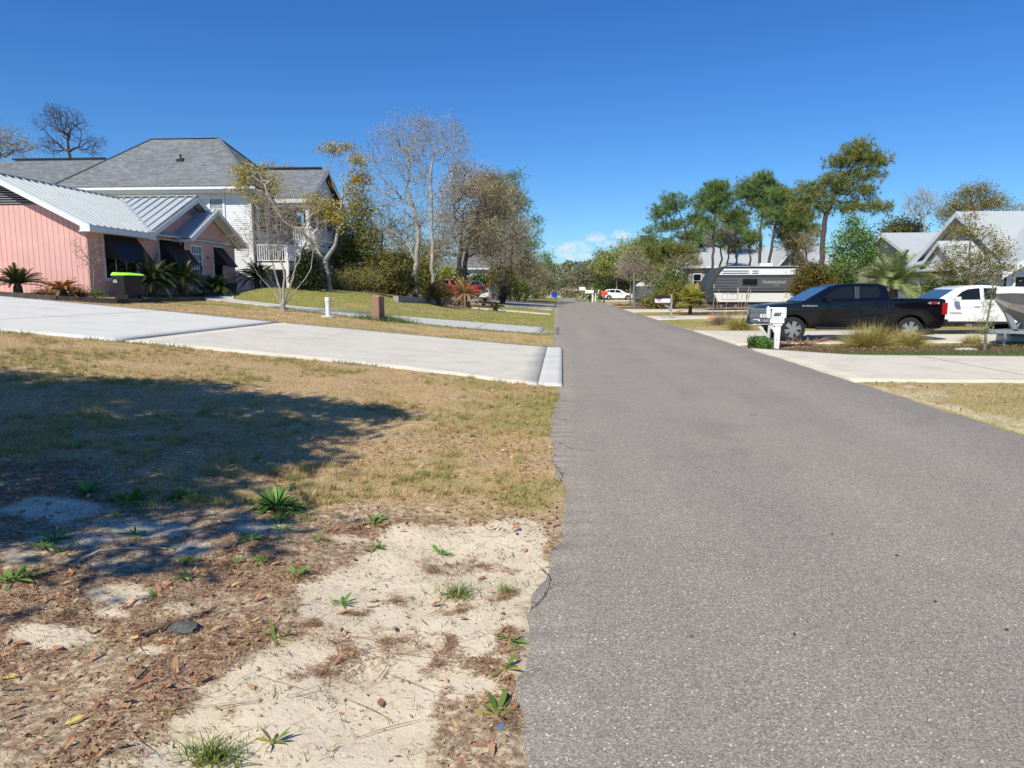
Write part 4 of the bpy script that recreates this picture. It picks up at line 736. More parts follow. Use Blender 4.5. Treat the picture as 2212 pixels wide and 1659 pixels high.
for a in (
    (597, 1098, 130, 0.30, 'largest bright green weed clump at the edge of the near lawn', 'weed', .11), (600, 1128, 12, 0.13, 'small flat weed tucked under the largest clump'), (187, 1068, 22, 0.17, 'shaded dark weed furthest left at the lawn edge'),
    (283, 1082, 34, 0.22, 'wide shaded weed second from the left at the lawn edge'), (385, 1075, 26, 0.20, 'shaded weed left of the big clump, third from the left at the lawn edge'), (430, 1078, 18, 0.16, 'shaded weed just right of the third one at the lawn edge'),
    (255, 1112, 12, 0.12, 'small weed in the shade below the wide shaded weed'), (118, 1172, 22, 0.15, 'sunlit weed near the left edge above the pale twig'), (95, 1190, 12, 0.11, 'low weed touching the sunlit one near the left edge'),
    (30, 1265, 9, 0.20, 'broad leaved weed cut by the left edge of the picture'), (65, 1258, 8, 0.19, 'broad leaved weed beside the one at the left edge'), (293, 1158, 9, 0.13, 'upright narrow leaved weed in the shade'), (128, 1205, 10, 0.12, 'thin weed below the sunlit left weed'),
    (412, 1222, 8, 0.11, 'small upright weed right of the pale twig'), (395, 1256, 10, 0.10, 'flat small weed below the pale twig'), (507, 1225, 12, 0.11, 'narrow weed in litter left of centre'), (565, 1222, 10, 0.10, 'small weed beside the narrow one in the litter'),
    (545, 1175, 18, 0.13, 'dark weed in shade below the big clump'), (605, 1152, 10, 0.12, 'upright weed right below the big clump'), (640, 1250, 18, 0.13, 'leafy weed at the upper left corner of the white sand'), (690, 1172, 10, 0.10, 'small green weed between the big clump and the road'),
    (808, 1128, 12, 0.17, 'dark green weed in leaf litter at the top of the sand'), (812, 1185, 14, 0.11, 'bright weed on the sand below the dark one'), (952, 1198, 12, 0.11, 'weed on the sand nearest the gravelly road edge'), (738, 1312, 14, 0.11, 'isolated blue green weed in the white sand'),
    (595, 1395, 6, 0.12, 'spiky weed with few long leaves below the dark stone', 'weed', 0.14), (330, 1292, 7, 0.08, 'tiny weed above the dark stick'), (1102, 1392, 11, 0.11, 'flat rosette against the road edge, topmost of three'), (1090, 1448, 9, 0.11, 'yellowing rosette against the road edge, middle of three', 'weedtip'),
    (1075, 1540, 12, 0.14, 'rosette with a yellow leaf against the road edge, lowest of three', 'weedtip'), (590, 1620, 9, 0.10, 'narrow weed in bare sand near the bottom edge', 'weedtip', 0.14), (370, 1560, 6, 0.08, 'tiny grassy weed at the litter edge near the bottom', 'weedtip', 0.14)):
    weed(*a)
weed(985, 1300, 170, 0.15, 'grassy tuft in the middle of the white sand', 'weedtip', 0.035, (0.2, 1.3), True); weed(1090, 1280, 110, 0.11, 'small grassy tuft by the road edge above the rosettes', 'weedtip', 0.035, (0.2, 1.3), True); weed(450, 1650, 200, 0.15, 'grassy tuft at the bottom edge of the picture', 'weedtip', 0.04, (0.2, 1.4), True)
# stone, sticks, twig
c = gnd(398, 1382); me = bpy.data.meshes.new('stone'); bm = bmesh.new(); bmesh.ops.create_icosphere(bm, subdivisions=3, radius=1)
for v in bm.verts: v.co = Vector((v.co.x * 0.065, v.co.y * 0.05, v.co.z * 0.028)) * (1 + 0.35 * (float(vnoise(v.co.x * 2 + 5, v.co.y * 2 + v.co.z * 3, 0.7)) - 0.5))
bm.to_mesh(me); bm.free(); o = link('stone', me, M['rock'], None, (c.x, c.y, float(gh(c.x, c.y)) + 0.012)); tag(o, 'dark grey lump of asphalt lying beside the black stick', 'stone')
def stick(label, pts, r, m):
    P = [gnd(*p) for p in pts]; b0 = P[0]; z0 = float(gh(b0.x, b0.y)); o_ = np.array([[p.x - b0.x, p.y - b0.y, float(gh(p.x, p.y)) + r + 0.004 - z0] for p in P]); k = []
    for a, c in zip(o_, o_[1:]):
        for i in range(4): k.append(a + (c - a) * i / 4 + rng.normal(size=3) * r * 0.35)
    k.append(o_[-1]); k = np.array(k); rad = np.linspace(r, r * 0.5, len(k)); V, F = tubes(k[:-1], k[1:], rad[:-1], rad[1:], 7)
    tag(link('stick', fast_mesh('stick', V, F), M[m], None, (b0.x, b0.y, z0)), label, 'stick')
stick('dark stick lying over the litter next to the grey stone', [(312, 1388), (380, 1365), (430, 1348), (468, 1332)], 0.012, 'bark_dark'); stick('long pale curved twig lying in the tree shade', [(150, 1240), (215, 1212), (270, 1200), (335, 1196), (360, 1197)], 0.010, 'bark_grey'); stick('short dark stick near the bottom of the leaf litter', [(300, 1485), (322, 1465)], 0.006, 'bark_dark')
stick('thin pale stick between the shaded weeds', [(275, 1106), (330, 1100), (385, 1102)], 0.005, 'bark_mid')
def litterpiece(label, px, py, m, s, name='leaf', cat='leaf'):
    c = gnd(px, py); V, F = ribbons(np.array([[0, 0, 0.006]]), np.array([rng.random() * 6.28]), np.array([0.1]), np.array([s]), np.array([0.15]), np.array([s * 0.5]), 5, PROF); tag(link(name, fast_mesh(name, V, F), M[m], None, (c.x, c.y, float(gh(c.x, c.y)))), label, cat)
M['yl'] = mat('yellow_leaf', (0.62, 0.50, 0.14), 0.6); M['ol'] = mat('orange_leaf', (0.55, 0.28, 0.08), 0.6); M['bluecap'] = mat('blue_wrapper', (0.10, 0.25, 0.60), 0.5)
litterpiece('pale yellow fallen leaf on the brown litter near the bottom left', 198, 1562, 'yl', 0.09); litterpiece('orange leaf in the straw on the white sand', 760, 1422, 'ol', 0.06); litterpiece('large tan lobed leaf on the litter at lower left', 42, 1462, 'yl', 0.09); litterpiece('blue scrap of wrapper at the road edge below the lowest rosette', 1085, 1563, 'bluecap', 0.05, 'litter_scrap', 'litter'); litterpiece('white scrap of litter in the grass by the near road edge', 1085, 995 - 20, 'white', 0.12, 'litter_scrap', 'litter')
litterpiece('white plastic scrap beside the largest weed clump', 628, 1108, 'white', 0.10, 'litter_scrap', 'litter')

# ---------------------------------------------------------------- building helpers
def fp(face, pl, u, z, o): return (pl + o, u, z) if face == 'X' else (u, pl - o, z)
def fbox(mb, face, pl, u0, u1, z0, z1, o0, o1):
    a = fp(face, pl, u0, z0, o0); b_ = fp(face, pl, u1, z1, o1); return mb.box(tuple(map(min, a, b_)), tuple(map(max, a, b_)))
def window(root, face, pl, u0, u1, z0, z1, fw=0.09, trim='trim', glass='glass', vs=(), hs_=(0.5,), sill=True, name='window', curtain=None, label=None):
    u0, u1 = min(u0, u1), max(u0, u1); mb = MB()
    fbox(mb, face, pl, u0 - fw, u0, z0 - fw, z1 + fw, -0.02, 0.05); fbox(mb, face, pl, u1, u1 + fw, z0 - fw, z1 + fw, -0.02, 0.05)
    fbox(mb, face, pl, u0, u1, z1, z1 + fw, -0.02, 0.048); fbox(mb, face, pl, u0, u1, z0 - fw, z0, -0.02, 0.048)
    if sill: fbox(mb, face, pl, u0 - fw * 1.3, u1 + fw * 1.3, z0 - fw - 0.04, z0 - fw - 0.002, -0.02, 0.09)
    for h in hs_: fbox(mb, face, pl, u0, u1, z0 + (z1 - z0) * h - 0.025, z0 + (z1 - z0) * h + 0.025, -0.015, 0.035)
    for v in vs: fbox(mb, face, pl, u0 + (u1 - u0) * v - 0.022, u0 + (u1 - u0) * v + 0.022, z0, z1, -0.015, 0.032)
    w = mb.build(name, M[trim], root)
    if label: w['label'] = label
    gq = MB(); fbox(gq, face, pl, u0 + .002, u1 - .002, z0 + .002, z1 - .002, -0.05, 0.008); gq.build('pane', M[glass], w)
    if curtain:
        c = MB(); k = 9
        for i in range(k):
            a = u0 + (u1 - u0) * (0.06 + 0.88 * i / k); fbox(c, face, pl, a, a + (u1 - u0) * 0.07, z0 + 0.05, z1 - 0.03, 0.009, 0.013)
        c.build('curtain', M[curtain], w)
    return w
def laps(mb, face, pl, u0, u1, z0, z1, h=0.115):
    k = int(round((z1 - z0) / h)); h = (z1 - z0) / k
    for i in range(k):
        a = z0 + i * h; o = 0.016
        q = [fp(face, pl, u0, a, o), fp(face, pl, u1, a, o), fp(face, pl, u1, a + h, 0.001), fp(face, pl, u0, a + h, 0.001), fp(face, pl, u0, a, 0), fp(face, pl, u1, a, 0)]
        mb.add(q, [(0, 1, 2, 3), (4, 5, 1, 0)])
    fbox(mb, face, pl, u0, u1, z0, z1, -0.15, 0.0); return mb
def boards(mb, face, pl, u0, u1, z0, top, w=0.205, gap=0.014):
    k = int((u1 - u0) / w); w = (u1 - u0) / k
    for i in range(k):
        a = u0 + i * w + gap / 2; c = a + w - gap
        q = [fp(face, pl, a, z0, 0.0), fp(face, pl, c, z0, 0.0), fp(face, pl, c, top(c), 0.0), fp(face, pl, a, top(a), 0.0)]
        mb.slab(q, (1, 0, 0) if face == 'X' else (0, -1, 0), 0.014)
    # backing
    us = sorted(set([u0, u1] + [u0 + (u1 - u0) * i / 24 for i in range(25)]))
    for a, c in zip(us, us[1:]): mb.slab([fp(face, pl, a, z0, -0.1), fp(face, pl, c, z0, -0.1), fp(face, pl, c, top(c), -0.1), fp(face, pl, a, top(a), -0.1)], (1, 0, 0) if face == 'X' else (0, -1, 0), 0.101)
    return mb
def roofslab(mb, quad, t=0.10): return mb.slab(quad, (0, 0, 1), t)

# ---------------------------------------------------------------- the pink house
G0 = 1.42; XF = -17.6; XE = -17.15; YE = 25.45; Y0 = 25.9
def yof(px, X=XF): return atX(px, 560, X).y
ze = at(205, 488, YE).z - 0.02; XR = -20.95; zr = ze + 1.93
ph = wthing('pink_house', 'pink vertical board house with pale metal roof and black awning shutters', 'house', (XF, 30, G0))
YC = atX(427, 425, XE).y; HC = (atX(517, 526, XE).y - atX(327, 500, XE).y) / 2; yn, yf = YC - HC, YC + HC; mslope = (zr - ze) / (XE - XR); cs_ = (zr - ze) / HC
topX = lambda y: ze - 0.03 + (XE - XF) * mslope - 0.12 if y < yn + 0.4 else max(ze + 0.03, min(zr - 0.16 - abs(y - YC) * cs_, 99)) if y < 38.3 else ze
mb = MB(); boards(mb, 'X', XF, Y0, (yf - .42), G0 + 0.12, lambda y: max(ze + 0.06, zr - 0.14 - abs(y - YC) * cs_))
boards(mb, 'Y', Y0, -24.3, XF - 0.016, G0 + 0.12, lambda x: zr - 0.12 - abs(x - XR) * mslope)
fbox(mb, 'X', XF, Y0, (yf - .42), ze - 0.10, ze - 0.07, 0.0, 0.022)
mb.box((-24.3, yf - .55, G0), (XF - .02, (yf - .42), ze)); mb.build('wall', M['pink'], ph)
mb = MB(); mb.box((-24.2, Y0 + 0.03, G0 - 0.3), (XF - 0.03, yf - .5, G0 + 0.12)); mb.build('foundation', M['concrete'], ph)
# main roof (ridge along Y), cross gable facing the road
mb = MB(); th = 0.07
roofslab(mb, [(XE, YE, ze), (XE, yf + .3, ze), (XR, yf + .3, zr), (XR, YE, zr)], th); roofslab(mb, [(XR, YE, zr), (XR, yf + .3, zr), (XR - 3.8, yf + .3, ze), (XR - 3.8, YE, ze)], th)
y = YE + 0.02
while y < yn + HC:
    xe = XE + 0.01 if y < yn else XE - (y - yn) / HC * (XE - XR); z = lambda x: ze + (XE - x) * mslope + th
    mb.bar((xe, y, z(xe) + 0.03), (XR, y, z(XR) + 0.03), 0.05, 0.06); y += 0.41
mb.bar((XR, YE, zr + th + 0.02), (XR, yf + .3, zr + th + 0.02), 0.22, 0.04); mb.build('roof', M['metalroof'], ph)
mb = MB(); zc2 = zr + 0.05
mb.add([(XE, yn, ze + .08), (XE, YC, zc2 + .08), (XR, YC, zc2 + .08), (XE, yn, ze), (XE, YC, zc2), (XR, YC, zc2)], [(0, 1, 2), (3, 5, 4), (0, 3, 4, 1), (1, 4, 5, 2), (0, 2, 5, 3)])
mb.add([(XE, yf, ze + .08), (XE, YC, zc2 + .08), (XR, YC, zc2 + .08), (XE, yf, ze), (XE, YC, zc2), (XR, YC, zc2)], [(0, 1, 2), (3, 5, 4), (0, 3, 4, 1), (1, 4, 5, 2), (0, 2, 5, 3)])
x = XE - 0.05
while x > XR + 0.2:
    t = (XE - x) / (XE - XR); z1_ = ze + (zc2 - ze) * t + 0.1
    for s in (-1, 1): mb.bar((x, YC + s * 0.06, zc2 + 0.11), (x, YC + s * HC * (1 - t), z1_ + 0.01), 0.045, 0.05)
    x -= 0.43
mb.bar((XE + .02, YC, zc2 + 0.12), (XR, YC, zc2 + 0.12), 0.3, 0.03); mb.bar((XE, yn + .02, ze + 0.1), (XR, YC, zc2 + 0.1), 0.22, 0.03)
mb.build('gable_roof', M['metalroof'], ph)
mb = MB()   # fascias and soffits
mb.box((XE, YE, ze - 0.17), (XE + 0.03, yn - .0, ze + 0.02)); mb.box((XF - 0.01, YE + .03, ze - 0.17), (XE - 0.001, yn, ze - 0.14))
for s, ye_ in ((1, yn), (-1, yf)):
    mb.slab([(XE, ye_, ze + 0.03), (XE, YC, zc2 + 0.03), (XE, YC, zc2 - 0.18), (XE, ye_, ze - 0.18)], (1, 0, 0), 0.03)
    mb.slab([(XF, ye_, ze - 0.05), (XF, YC, zc2 - 0.05), (XE - .002, YC, zc2 - 0.05), (XE - .002, ye_, ze - 0.05)], (0, 0, 1), 0.03)
mb.slab([(XE + .03, YE, ze + .03), (XR, YE, zr + 0.04), (XR, YE, zr - 0.16), (XE + .03, YE, ze - .17)], (0, -1, 0), 0.03); mb.slab([(XR, YE, zr + .04), (XR - 3.8, YE, ze + 0.03), (XR - 3.8, YE, ze - 0.17), (XR, YE, zr - .16)], (0, -1, 0), 0.03)
mb.slab([(XE, YE, ze - .04), (XR, YE, zr - 0.04), (XR, Y0, zr - 0.04), (XE, Y0, ze - .04)], (0, 0, -1), 0.02)
mb.slab([(XE + .03, YE - .032, ze - .17), (XE + .03, YE - .032, ze + 0.03), (XE - .35, YE - .032, ze + .05), (XE - 0.35, YE - .032, ze - .17)], (0, -1, 0), 0.01)
mb.box((XE, yn - 0.16, ze - 0.2), (XE + 0.04, yn + 0.35, ze - 0.02)); mb.box((XE, yf - 0.35, ze - 0.2), (XE + 0.04, yf + 0.1, ze - 0.02))
mb.build('fascia', M['trim'], ph)
# gable vents
mb = MB()
for i in range(9):
    z = zr - 1.05 + i * 0.085; h_ = (zr - 0.28 - z) / mslope
    if h_ > 0.1: fbox(mb, 'Y', Y0, XR - h_, XR + h_, z, z + 0.03, 0.02, 0.06)
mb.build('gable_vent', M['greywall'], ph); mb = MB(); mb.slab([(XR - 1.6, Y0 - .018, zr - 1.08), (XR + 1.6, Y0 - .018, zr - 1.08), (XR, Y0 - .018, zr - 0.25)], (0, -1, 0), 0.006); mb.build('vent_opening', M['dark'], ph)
mb = MB(); ap = yof(410, XF); hv = 0.95
for i in range(7):
    z = zc2 - 0.72 + i * 0.075; h_ = min(1.2, (zc2 - 0.24 - z) / cs_)
    if h_ > 0.08: fbox(mb, 'X', XF, YC - h_, YC + h_, z, z + 0.022, 0.02, 0.06)
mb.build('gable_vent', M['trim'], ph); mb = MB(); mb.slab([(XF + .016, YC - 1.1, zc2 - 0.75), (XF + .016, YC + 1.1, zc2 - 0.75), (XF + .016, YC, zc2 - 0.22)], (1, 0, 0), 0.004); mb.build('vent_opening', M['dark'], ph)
# entrance bay with its own small roof
XB = XF + 0.32; yb0 = yof(399, XB); yb1 = yof(507, XB); ya = atX(471, 475, XE + .42).y; zb = at(395, 512, yof(399, XB)).z; apz = zc2 - abs(ya - YC) * cs_
mb = MB(); tb = lambda y: min(zb - 0.0 + max(0, (y - yb0)) / (ya - yb0) * (apz - zb - 0.1), zc2 - 0.14 - abs(y - YC) * cs_)
boards(mb, 'X', XB, yb0, yb1, G0 + 0.1, tb); mb.box((XF + 0.016, yb0 - 0.0, G0), (XB + .01, yb0 + 0.08, zb)); mb.box((XF + 0.016, yb1 - .08, G0), (XB + .01, yb1, ze + .1)); fbox(mb, 'X', XB, yb0, yb1, ze - 0.08, ze - 0.05, 0.01, 0.022); mb.build('wall', M['pink'], ph)
mb = MB(); xo = XE + 0.42; mb.slab([(xo, yb0 - 0.45, zb - 0.12), (xo, ya, apz + .02), (XF - .1, ya, apz + .02), (XF - .1, yb0 - 0.45, zb - 0.12)], (0, 0, 1), 0.06)
k_ = 4
for i in range(k_): xx = xo - 0.1 - i * 0.24; mb.bar((xx, yb0 - 0.45, zb - 0.03), (xx, ya, apz + .11), 0.04, 0.05)
mb.slab([(xo, ya, apz + .03), (xo, yf + .05, ze + .03), (XE - .05, yf + .05, ze + .03), (XE - .05, ya, apz + .03)], (0, 0, 1), 0.085); mb.build('porch_roof', M['metalroof'], ph)
mb = MB(); mb.slab([(xo, yb0 - 0.45, zb - .08), (xo, ya, apz + .05), (xo, ya, apz - .14), (xo, yb0 - .1, zb - .16), (xo, yb0 - 0.45, zb - .24)], (1, 0, 0), 0.03); mb.slab([(xo, ya, apz + .05), (xo, yf + .05, ze + 0.05), (xo, yf + .05, ze - .14), (xo, ya, apz - .14)], (1, 0, 0), 0.03)
mb.box((XF, yb0 - 0.45, zb - .25), (xo + .03, yb0 - 0.42, zb - .08)); mb.slab([(xo, yf, ze - .10), (xo, ya, apz - .08), (XF, ya, apz - .08), (XF, yf, ze - .10)], (0, 0, -1), .02); mb.build('fascia', M['trim'], ph)
# windows, shutters, door
def bahama(y0, y1, z1, drop, out, pl):
    w = MB(); a = (pl + 0.06, z1); c = (pl + out, z1 - drop)
    for i in range(22):
        t0 = i / 22; t1 = (i + 0.8) / 22; p = lambda t: (a[0] + (c[0] - a[0]) * t, a[1] + (c[1] - a[1]) * t)
        (xa, za), (xb, zb_) = p(t0), p(t1); w.slab([(xa, y0 + .04, za), (xa, y1 - .04, za), (xb, y1 - .04, zb_), (xb, y0 + .04, zb_)], (0.6, 0, 0.8), 0.02)
    for yy in (y0, y0 + (y1 - y0) / 3, y0 + 2 * (y1 - y0) / 3, y1): w.bar((a[0], yy, a[1]), (c[0], yy, c[1]), 0.06, 0.04)
    w.bar((a[0], y0, a[1]), (a[0], y1, a[1]), 0.05, 0.06); w.bar((c[0], y0, c[1]), (c[0], y1, c[1]), 0.05, 0.06)
    w.bar((pl, y0 + .05, z1 - drop * 1.15), (c[0], y0 + .05, c[1]), 0.02); w.bar((pl, y1 - .05, z1 - drop * 1.15), (c[0], y1 - .05, c[1]), 0.02)
    w.slab([(pl + .05, y0 + .01, z1), (c[0], y0 + .01, c[1]), (pl + .05, y0 + .01, c[1] + drop * 0.12)], (0, -1, 0), 0.004)
    w.build('shutter', M['shutter'], ph)
def zof(px, py, X): return atX(px, py, X).z
for pxa, pxb, pt, pb, pl, vs in ((225, 291, 504, 600, XF, (0.33, 0.67)), (344, 393, 518, 598, XF, (0.5,)), (460, 479, 534, 600, XB, ())):
    ya_, yb_ = yof(pxa, pl), yof(pxb, pl); z1_ = zof(pxa, pt, pl); z0_ = zof(pxa, pb, pl)
    window(ph, 'X', pl + 0.016, ya_, yb_, z0_, z1_, 0.08, vs=vs, hs_=(0.48,)); bahama(ya_ - 0.02, yb_ + 0.02, z1_ - 0.02, 0.78 * (z1_ - z0_) * 0.78, 0.80, pl)
yd0, yd1 = yof(412, XB), yof(433, XB); zd1 = zof(412, 532, XB); dr_ = window(ph, 'X', XB + .016, yd0, yd1, G0 + 0.22, zd1, 0.09, name='door', vs=(0.25, 0.5, 0.75), hs_=(0.17, 0.33, 0.5, 0.67, 0.83), glass='glasslt')
mb = MB(); mb.box((XB + .06, yd1 - .12, G0 + 1.1), (XB + .12, yd1 - .09, G0 + 1.35)); mb.build('handle', M['black'], dr_)
mb = MB(); yl = yof(404, XF); zl_ = zof(404, 545, XF); c = (XF + 0.25, yl, zl_)
mb.lathe((c[0], c[1], c[2] - .2), [(0.02, 0), (0.07, 0.03), (0.10, 0.28), (0.115, 0.3), (0.02, 0.4)], 6); mb.bar((XF, yl, zl_ + .15), (XF + .25, yl, zl_ + .24), 0.025); mb.build('lantern', M['black'], ph)
lettering('115', 0.21, M['black'], ph, Matrix.Translation((XB + 0.034, (yof(441, XB) + yof(449, XB)) / 2 + .1, zof(445, 557, XB))) @ Matrix.Rotation(R(90), 4, 'Z') @ Matrix.Rotation(R(90), 4, 'X'))

# ---------------------------------------------------------------- the white two storey house behind
GW = 1.45; wh = wthing('white_house', 'large two storey house with white lap siding and grey shingle hip roofs', 'house', (-22, 44, GW))
xl, xr, yw = at(152, 600, 40).x, at(549, 600, 40).x, 40.0; zew = 7.32; exl, exr, eyn = xl - 0.45, xr + 0.4, yw - 0.5; d = 3.75; zrw = at(365, 301, eyn + d).z; eyb = eyn + 2 * d + .6
mb = MB(); laps(mb, 'Y', yw, xl, xr, GW + .1, zew - .35); laps(mb, 'X', xr, yw + .02, eyb - .5, GW + .1, zew - .35); mb.box((xl, eyb - .6, GW), (xr - .16, eyb - .5, zew)); mb.build('wall', M['lap'], wh)
mb = MB(); mb.box((xr - .14, yw - .045, GW), (xr + .04, yw + .12, zew - .3)); mb.box((xl, yw - .03, zew - .62), (xr, yw - .02, zew - .3)); mb.box((exl, eyn, zew - .32), (exr, eyb, zew - .28)); mb.box((exl, eyn - .03, zew - .3), (exr + .03, eyn, zew - .08)); mb.box((exr, eyn, zew - .3), (exr + .03, eyb, zew - .08))
mb.box((xl, yw - .028, 4.75), (xr - .15, yw - .018, 4.86)); mb.build('trim', M['white'], wh)
mb = MB(); mb.box((exl, eyn - .16, zew - .16), (exr + .15, eyn - .031, zew - .03)); mb.build('gutter', M['white'], wh)
mb = MB(); mb.bar((xr + .1, yw + .3, GW), (xr + .1, yw + .3, zew - .3), 0.09); mb.build('downspout', M['navy'], wh)
A_, B_, C_, D_ = (exl, eyn, zew), (exr, eyn, zew), (exr, eyb, zew), (exl, eyb, zew); dm = (eyb - eyn) / 2; P1_, P2_ = (exl + d, eyn + dm, zrw), (exr - d, eyn + dm, zrw)
for q_, m_ in (([A_, B_, P2_, P1_], 'shx'), ([C_, D_, P1_, P2_], 'shx'), ([B_, C_, P2_], 'shy'), ([D_, A_, P1_], 'shy')): mb = MB(); mb.slab(q_, (0, 0, 1), .08); mb.build('roof', M[m_], wh)
mb = MB()
for a, c in ((A_, P1_), (B_, P2_), (C_, P2_), (P1_, P2_)): mb.bar(Vector(a) + Vector((0, 0, .11)), Vector(c) + Vector((0, 0, .11)), 0.2, 0.03)
mb.build('ridge_caps', M['ridge'], wh)
v_ = at(392, 372, 41.6); mb = MB(); vx = v_.x; vz = zew + (41.6 - eyn) / dm * (zrw - zew) + .05; mb.tube((vx, 41.6, vz), (vx, 41.6, vz + .3), .06, .05); mb.tube((vx, 41.6, vz + .3), (vx, 41.6, vz + .36), .1, .03); mb.box((vx - .2, 41.45, vz - .05), (vx + .2, 41.7, vz + .08)); mb.build('roof_vent', M['black'], wh)
# left wing
lw = at(-60, 600, 42).x; zl2 = at(120, 349, 46).z; mb = MB(); mb.slab([(lw - 12, eyn + .3, zew), (exl + 2.5, eyn + .3, zew), (exl + 2.5, 46, zl2), (lw - 12, 46, zl2)], (0, 0, 1), .08); mb.slab([(lw - 12, 46, zl2), (exl + 2.5, 46, zl2), (exl + 2.5, 51, zew), (lw - 12, 51, zew)], (0, 0, 1), .08); mb.build('roof', M['shx'], wh)
mb = MB(); mb.bar((at(30, 347, 46).x, 46, zl2 + .16), (at(228, 350, 46).x, 46, zl2 + .16), .35, .08); mb.build('ridge_vent', M['black'], wh)
mb = MB(); laps(mb, 'Y', yw + .8, lw - 12, xl, GW, zew - .3); mb.box((lw - 12, eyn + .27, zew - .3), (exl, eyn + .3, zew - .02)); mb.build('wall', M['lap'], wh)
def px2x(px, Y): return at(px, 500, Y).x
window(wh, 'Y', yw - .016, px2x(458, yw), px2x(484, yw), at(470, 484, yw).z, at(470, 420, yw).z, 0.14, vs=(), hs_=(0.5,), curtain='curtain', glass='glasslt')
window(wh, 'Y', yw - .016, px2x(213, yw), px2x(238, yw), at(470, 484, yw).z, at(470, 415, yw).z, 0.14, glass='glass')
for y_ in (40.9, 42.4): window(wh, 'X', xr + .016, y_, y_ + 0.9, 5.0, 6.6, 0.1, glass='glass')
# porch wing, railing, landing
XP = -15.0; yp0, yp1 = 42.3, 48.4; ypr = (yp0 + yp1) / 2; zpe, zpr = at(630, 430, 42).z, at(699, 366, 45.1).z; pf = 4.3
mb = MB(); mb.slab([(-19.6, 41.9, zpe), (XP + .35, 41.9, zpe), (XP + .35, ypr, zpr), (-19.6, ypr, zpr)], (0, 0, 1), .08); mb.slab([(-19.6, ypr, zpr), (XP + .35, ypr, zpr), (XP + .35, 48.8, zpe), (-19.6, 48.8, zpe)], (0, 0, 1), .08); mb.build('porch_roof', M['shx'], wh)
mb = MB(); mb.bar((-19.4, ypr, zpr + .14), (XP - .1, ypr, zpr + .14), .34, .07); mb.build('ridge_vent', M['black'], wh)
mb = MB(); mb.box((xr, 41.87, zpe - .22), (XP + .35, 41.9, zpe - .0)); mb.box((xr, yp0 - .05, zpe - .45), (XP + .06, yp0 + .1, zpe - .18)); mb.box((XP - .06, yp0, zpe - .45), (XP + .06, yp1, zpe - .18))
for s, ye_ in ((1, 41.9), (-1, 48.8)): mb.slab([(XP + .35, ye_, zpe + .02), (XP + .35, ypr, zpr + .02), (XP + .35, ypr, zpr - .22), (XP + .35, ye_, zpe - .22)], (1, 0, 0), .03)
mb.slab([(XP, 42.3, zpe - .2), (XP, ypr, zpr - .4), (XP, 48.4, zpe - .2)], (1, 0, 0), .04); mb.box((xr, 41.92, zpe - .2), (XP + .3, 48.7, zpe - .17)); mb.build('gable_trim', M['trim'], wh)
mb = MB(); mb.box((xr, yp0, pf - .35), (XP + .05, yp1, pf)); mb.build('porch_floor', M['white'], wh)
for (x_, y_) in ((XP, yp0), (XP, 43.9), (XP, 45.5), (XP, 47.0), (XP, yp1)): mb = MB(); mb.bar((x_, y_, pf), (x_, y_, zpe - .2), .2 if y_ == yp0 else .14); mb.build('post', M['white'], wh)
def railing(a, c, h=1.0, sp=0.13):
    m_ = MB(); a = Vector(a); c = Vector(c); m_.bar(a + Vector((0, 0, h)), c + Vector((0, 0, h)), .09, .06); m_.bar(a + Vector((0, 0, .12)), c + Vector((0, 0, .12)), .06, .05); L = (c - a).length; k = int(L / sp)
    for i in range(k + 1): p = a.lerp(c, i / k); m_.bar(p + Vector((0, 0, .12)), p + Vector((0, 0, h)), .04)
    m_.build('railing', M['white'], wh)
railing((XP, yp0 + .1, pf), (XP, yp1, pf)); railing((XP - .1, yp0, pf), (XP - .9, yp0, pf))
mb = MB()
for s in (-1, 1):
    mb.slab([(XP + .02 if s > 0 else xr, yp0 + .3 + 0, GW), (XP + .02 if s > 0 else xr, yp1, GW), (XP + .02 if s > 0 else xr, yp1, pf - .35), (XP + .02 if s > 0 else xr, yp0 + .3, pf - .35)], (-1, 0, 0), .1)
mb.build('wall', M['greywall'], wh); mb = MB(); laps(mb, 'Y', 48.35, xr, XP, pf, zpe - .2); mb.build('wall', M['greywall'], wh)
for y_ in (43.6, 45.2, 46.8): window(wh, 'X', xr + .016, y_, y_ + 0.8, 4.9, 6.4, 0.1, glass='glasslt')
XL = at(622, 600, 40.1).x; yl0, yl1 = 40.1, 42.2; zd = at(600, 568, yl0).z + .02
mb = MB(); mb.box((xr + .2, yl0 - .05, zd - .38), (XL + .1, yl1, zd)); mb.build('landing', M['white'], wh); railing((xr + .22, yl0, zd), (XL, yl0, zd), 0.98); railing((XL, yl0, zd), (XL, yl1, zd), 0.98)
for x_ in (xr + .28, XL): mb = MB(); mb.bar((x_, yl0 + .02, GW), (x_, yl0 + .02, zd + (1.0 if x_ == XL else -.38)), .16 if x_ == XL else .3); mb.build('post', M['white'], wh)
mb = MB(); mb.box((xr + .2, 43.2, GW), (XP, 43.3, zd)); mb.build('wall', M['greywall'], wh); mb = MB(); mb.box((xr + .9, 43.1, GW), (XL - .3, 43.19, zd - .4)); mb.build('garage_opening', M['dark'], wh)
mb = MB()
for i in range(6): z_ = zd + (pf - zd) * i / 6; x_ = XL - .0 + i * .17; mb.box((x_, 41.1, z_), (x_ + .26, 42.2, z_ + .05))
for y_ in (41.1, 42.2): mb.slab([(XL, y_, zd), (XL + 1.1, y_, pf), (XL + 1.1, y_, pf - .28), (XL, y_, zd - .28)], (0, 1, 0), .05); mb.bar((XL, y_, zd + .95), (XL + 1.1, y_, pf + .95), .07)
mb.build('stairs', M['white'], wh)
mb = MB(); mb.tube((xr + .5, 42.0, pf + .9), (xr + .5, 42.0, pf + 1.15), .1, .16); mb.build('planter', M['white'], wh)

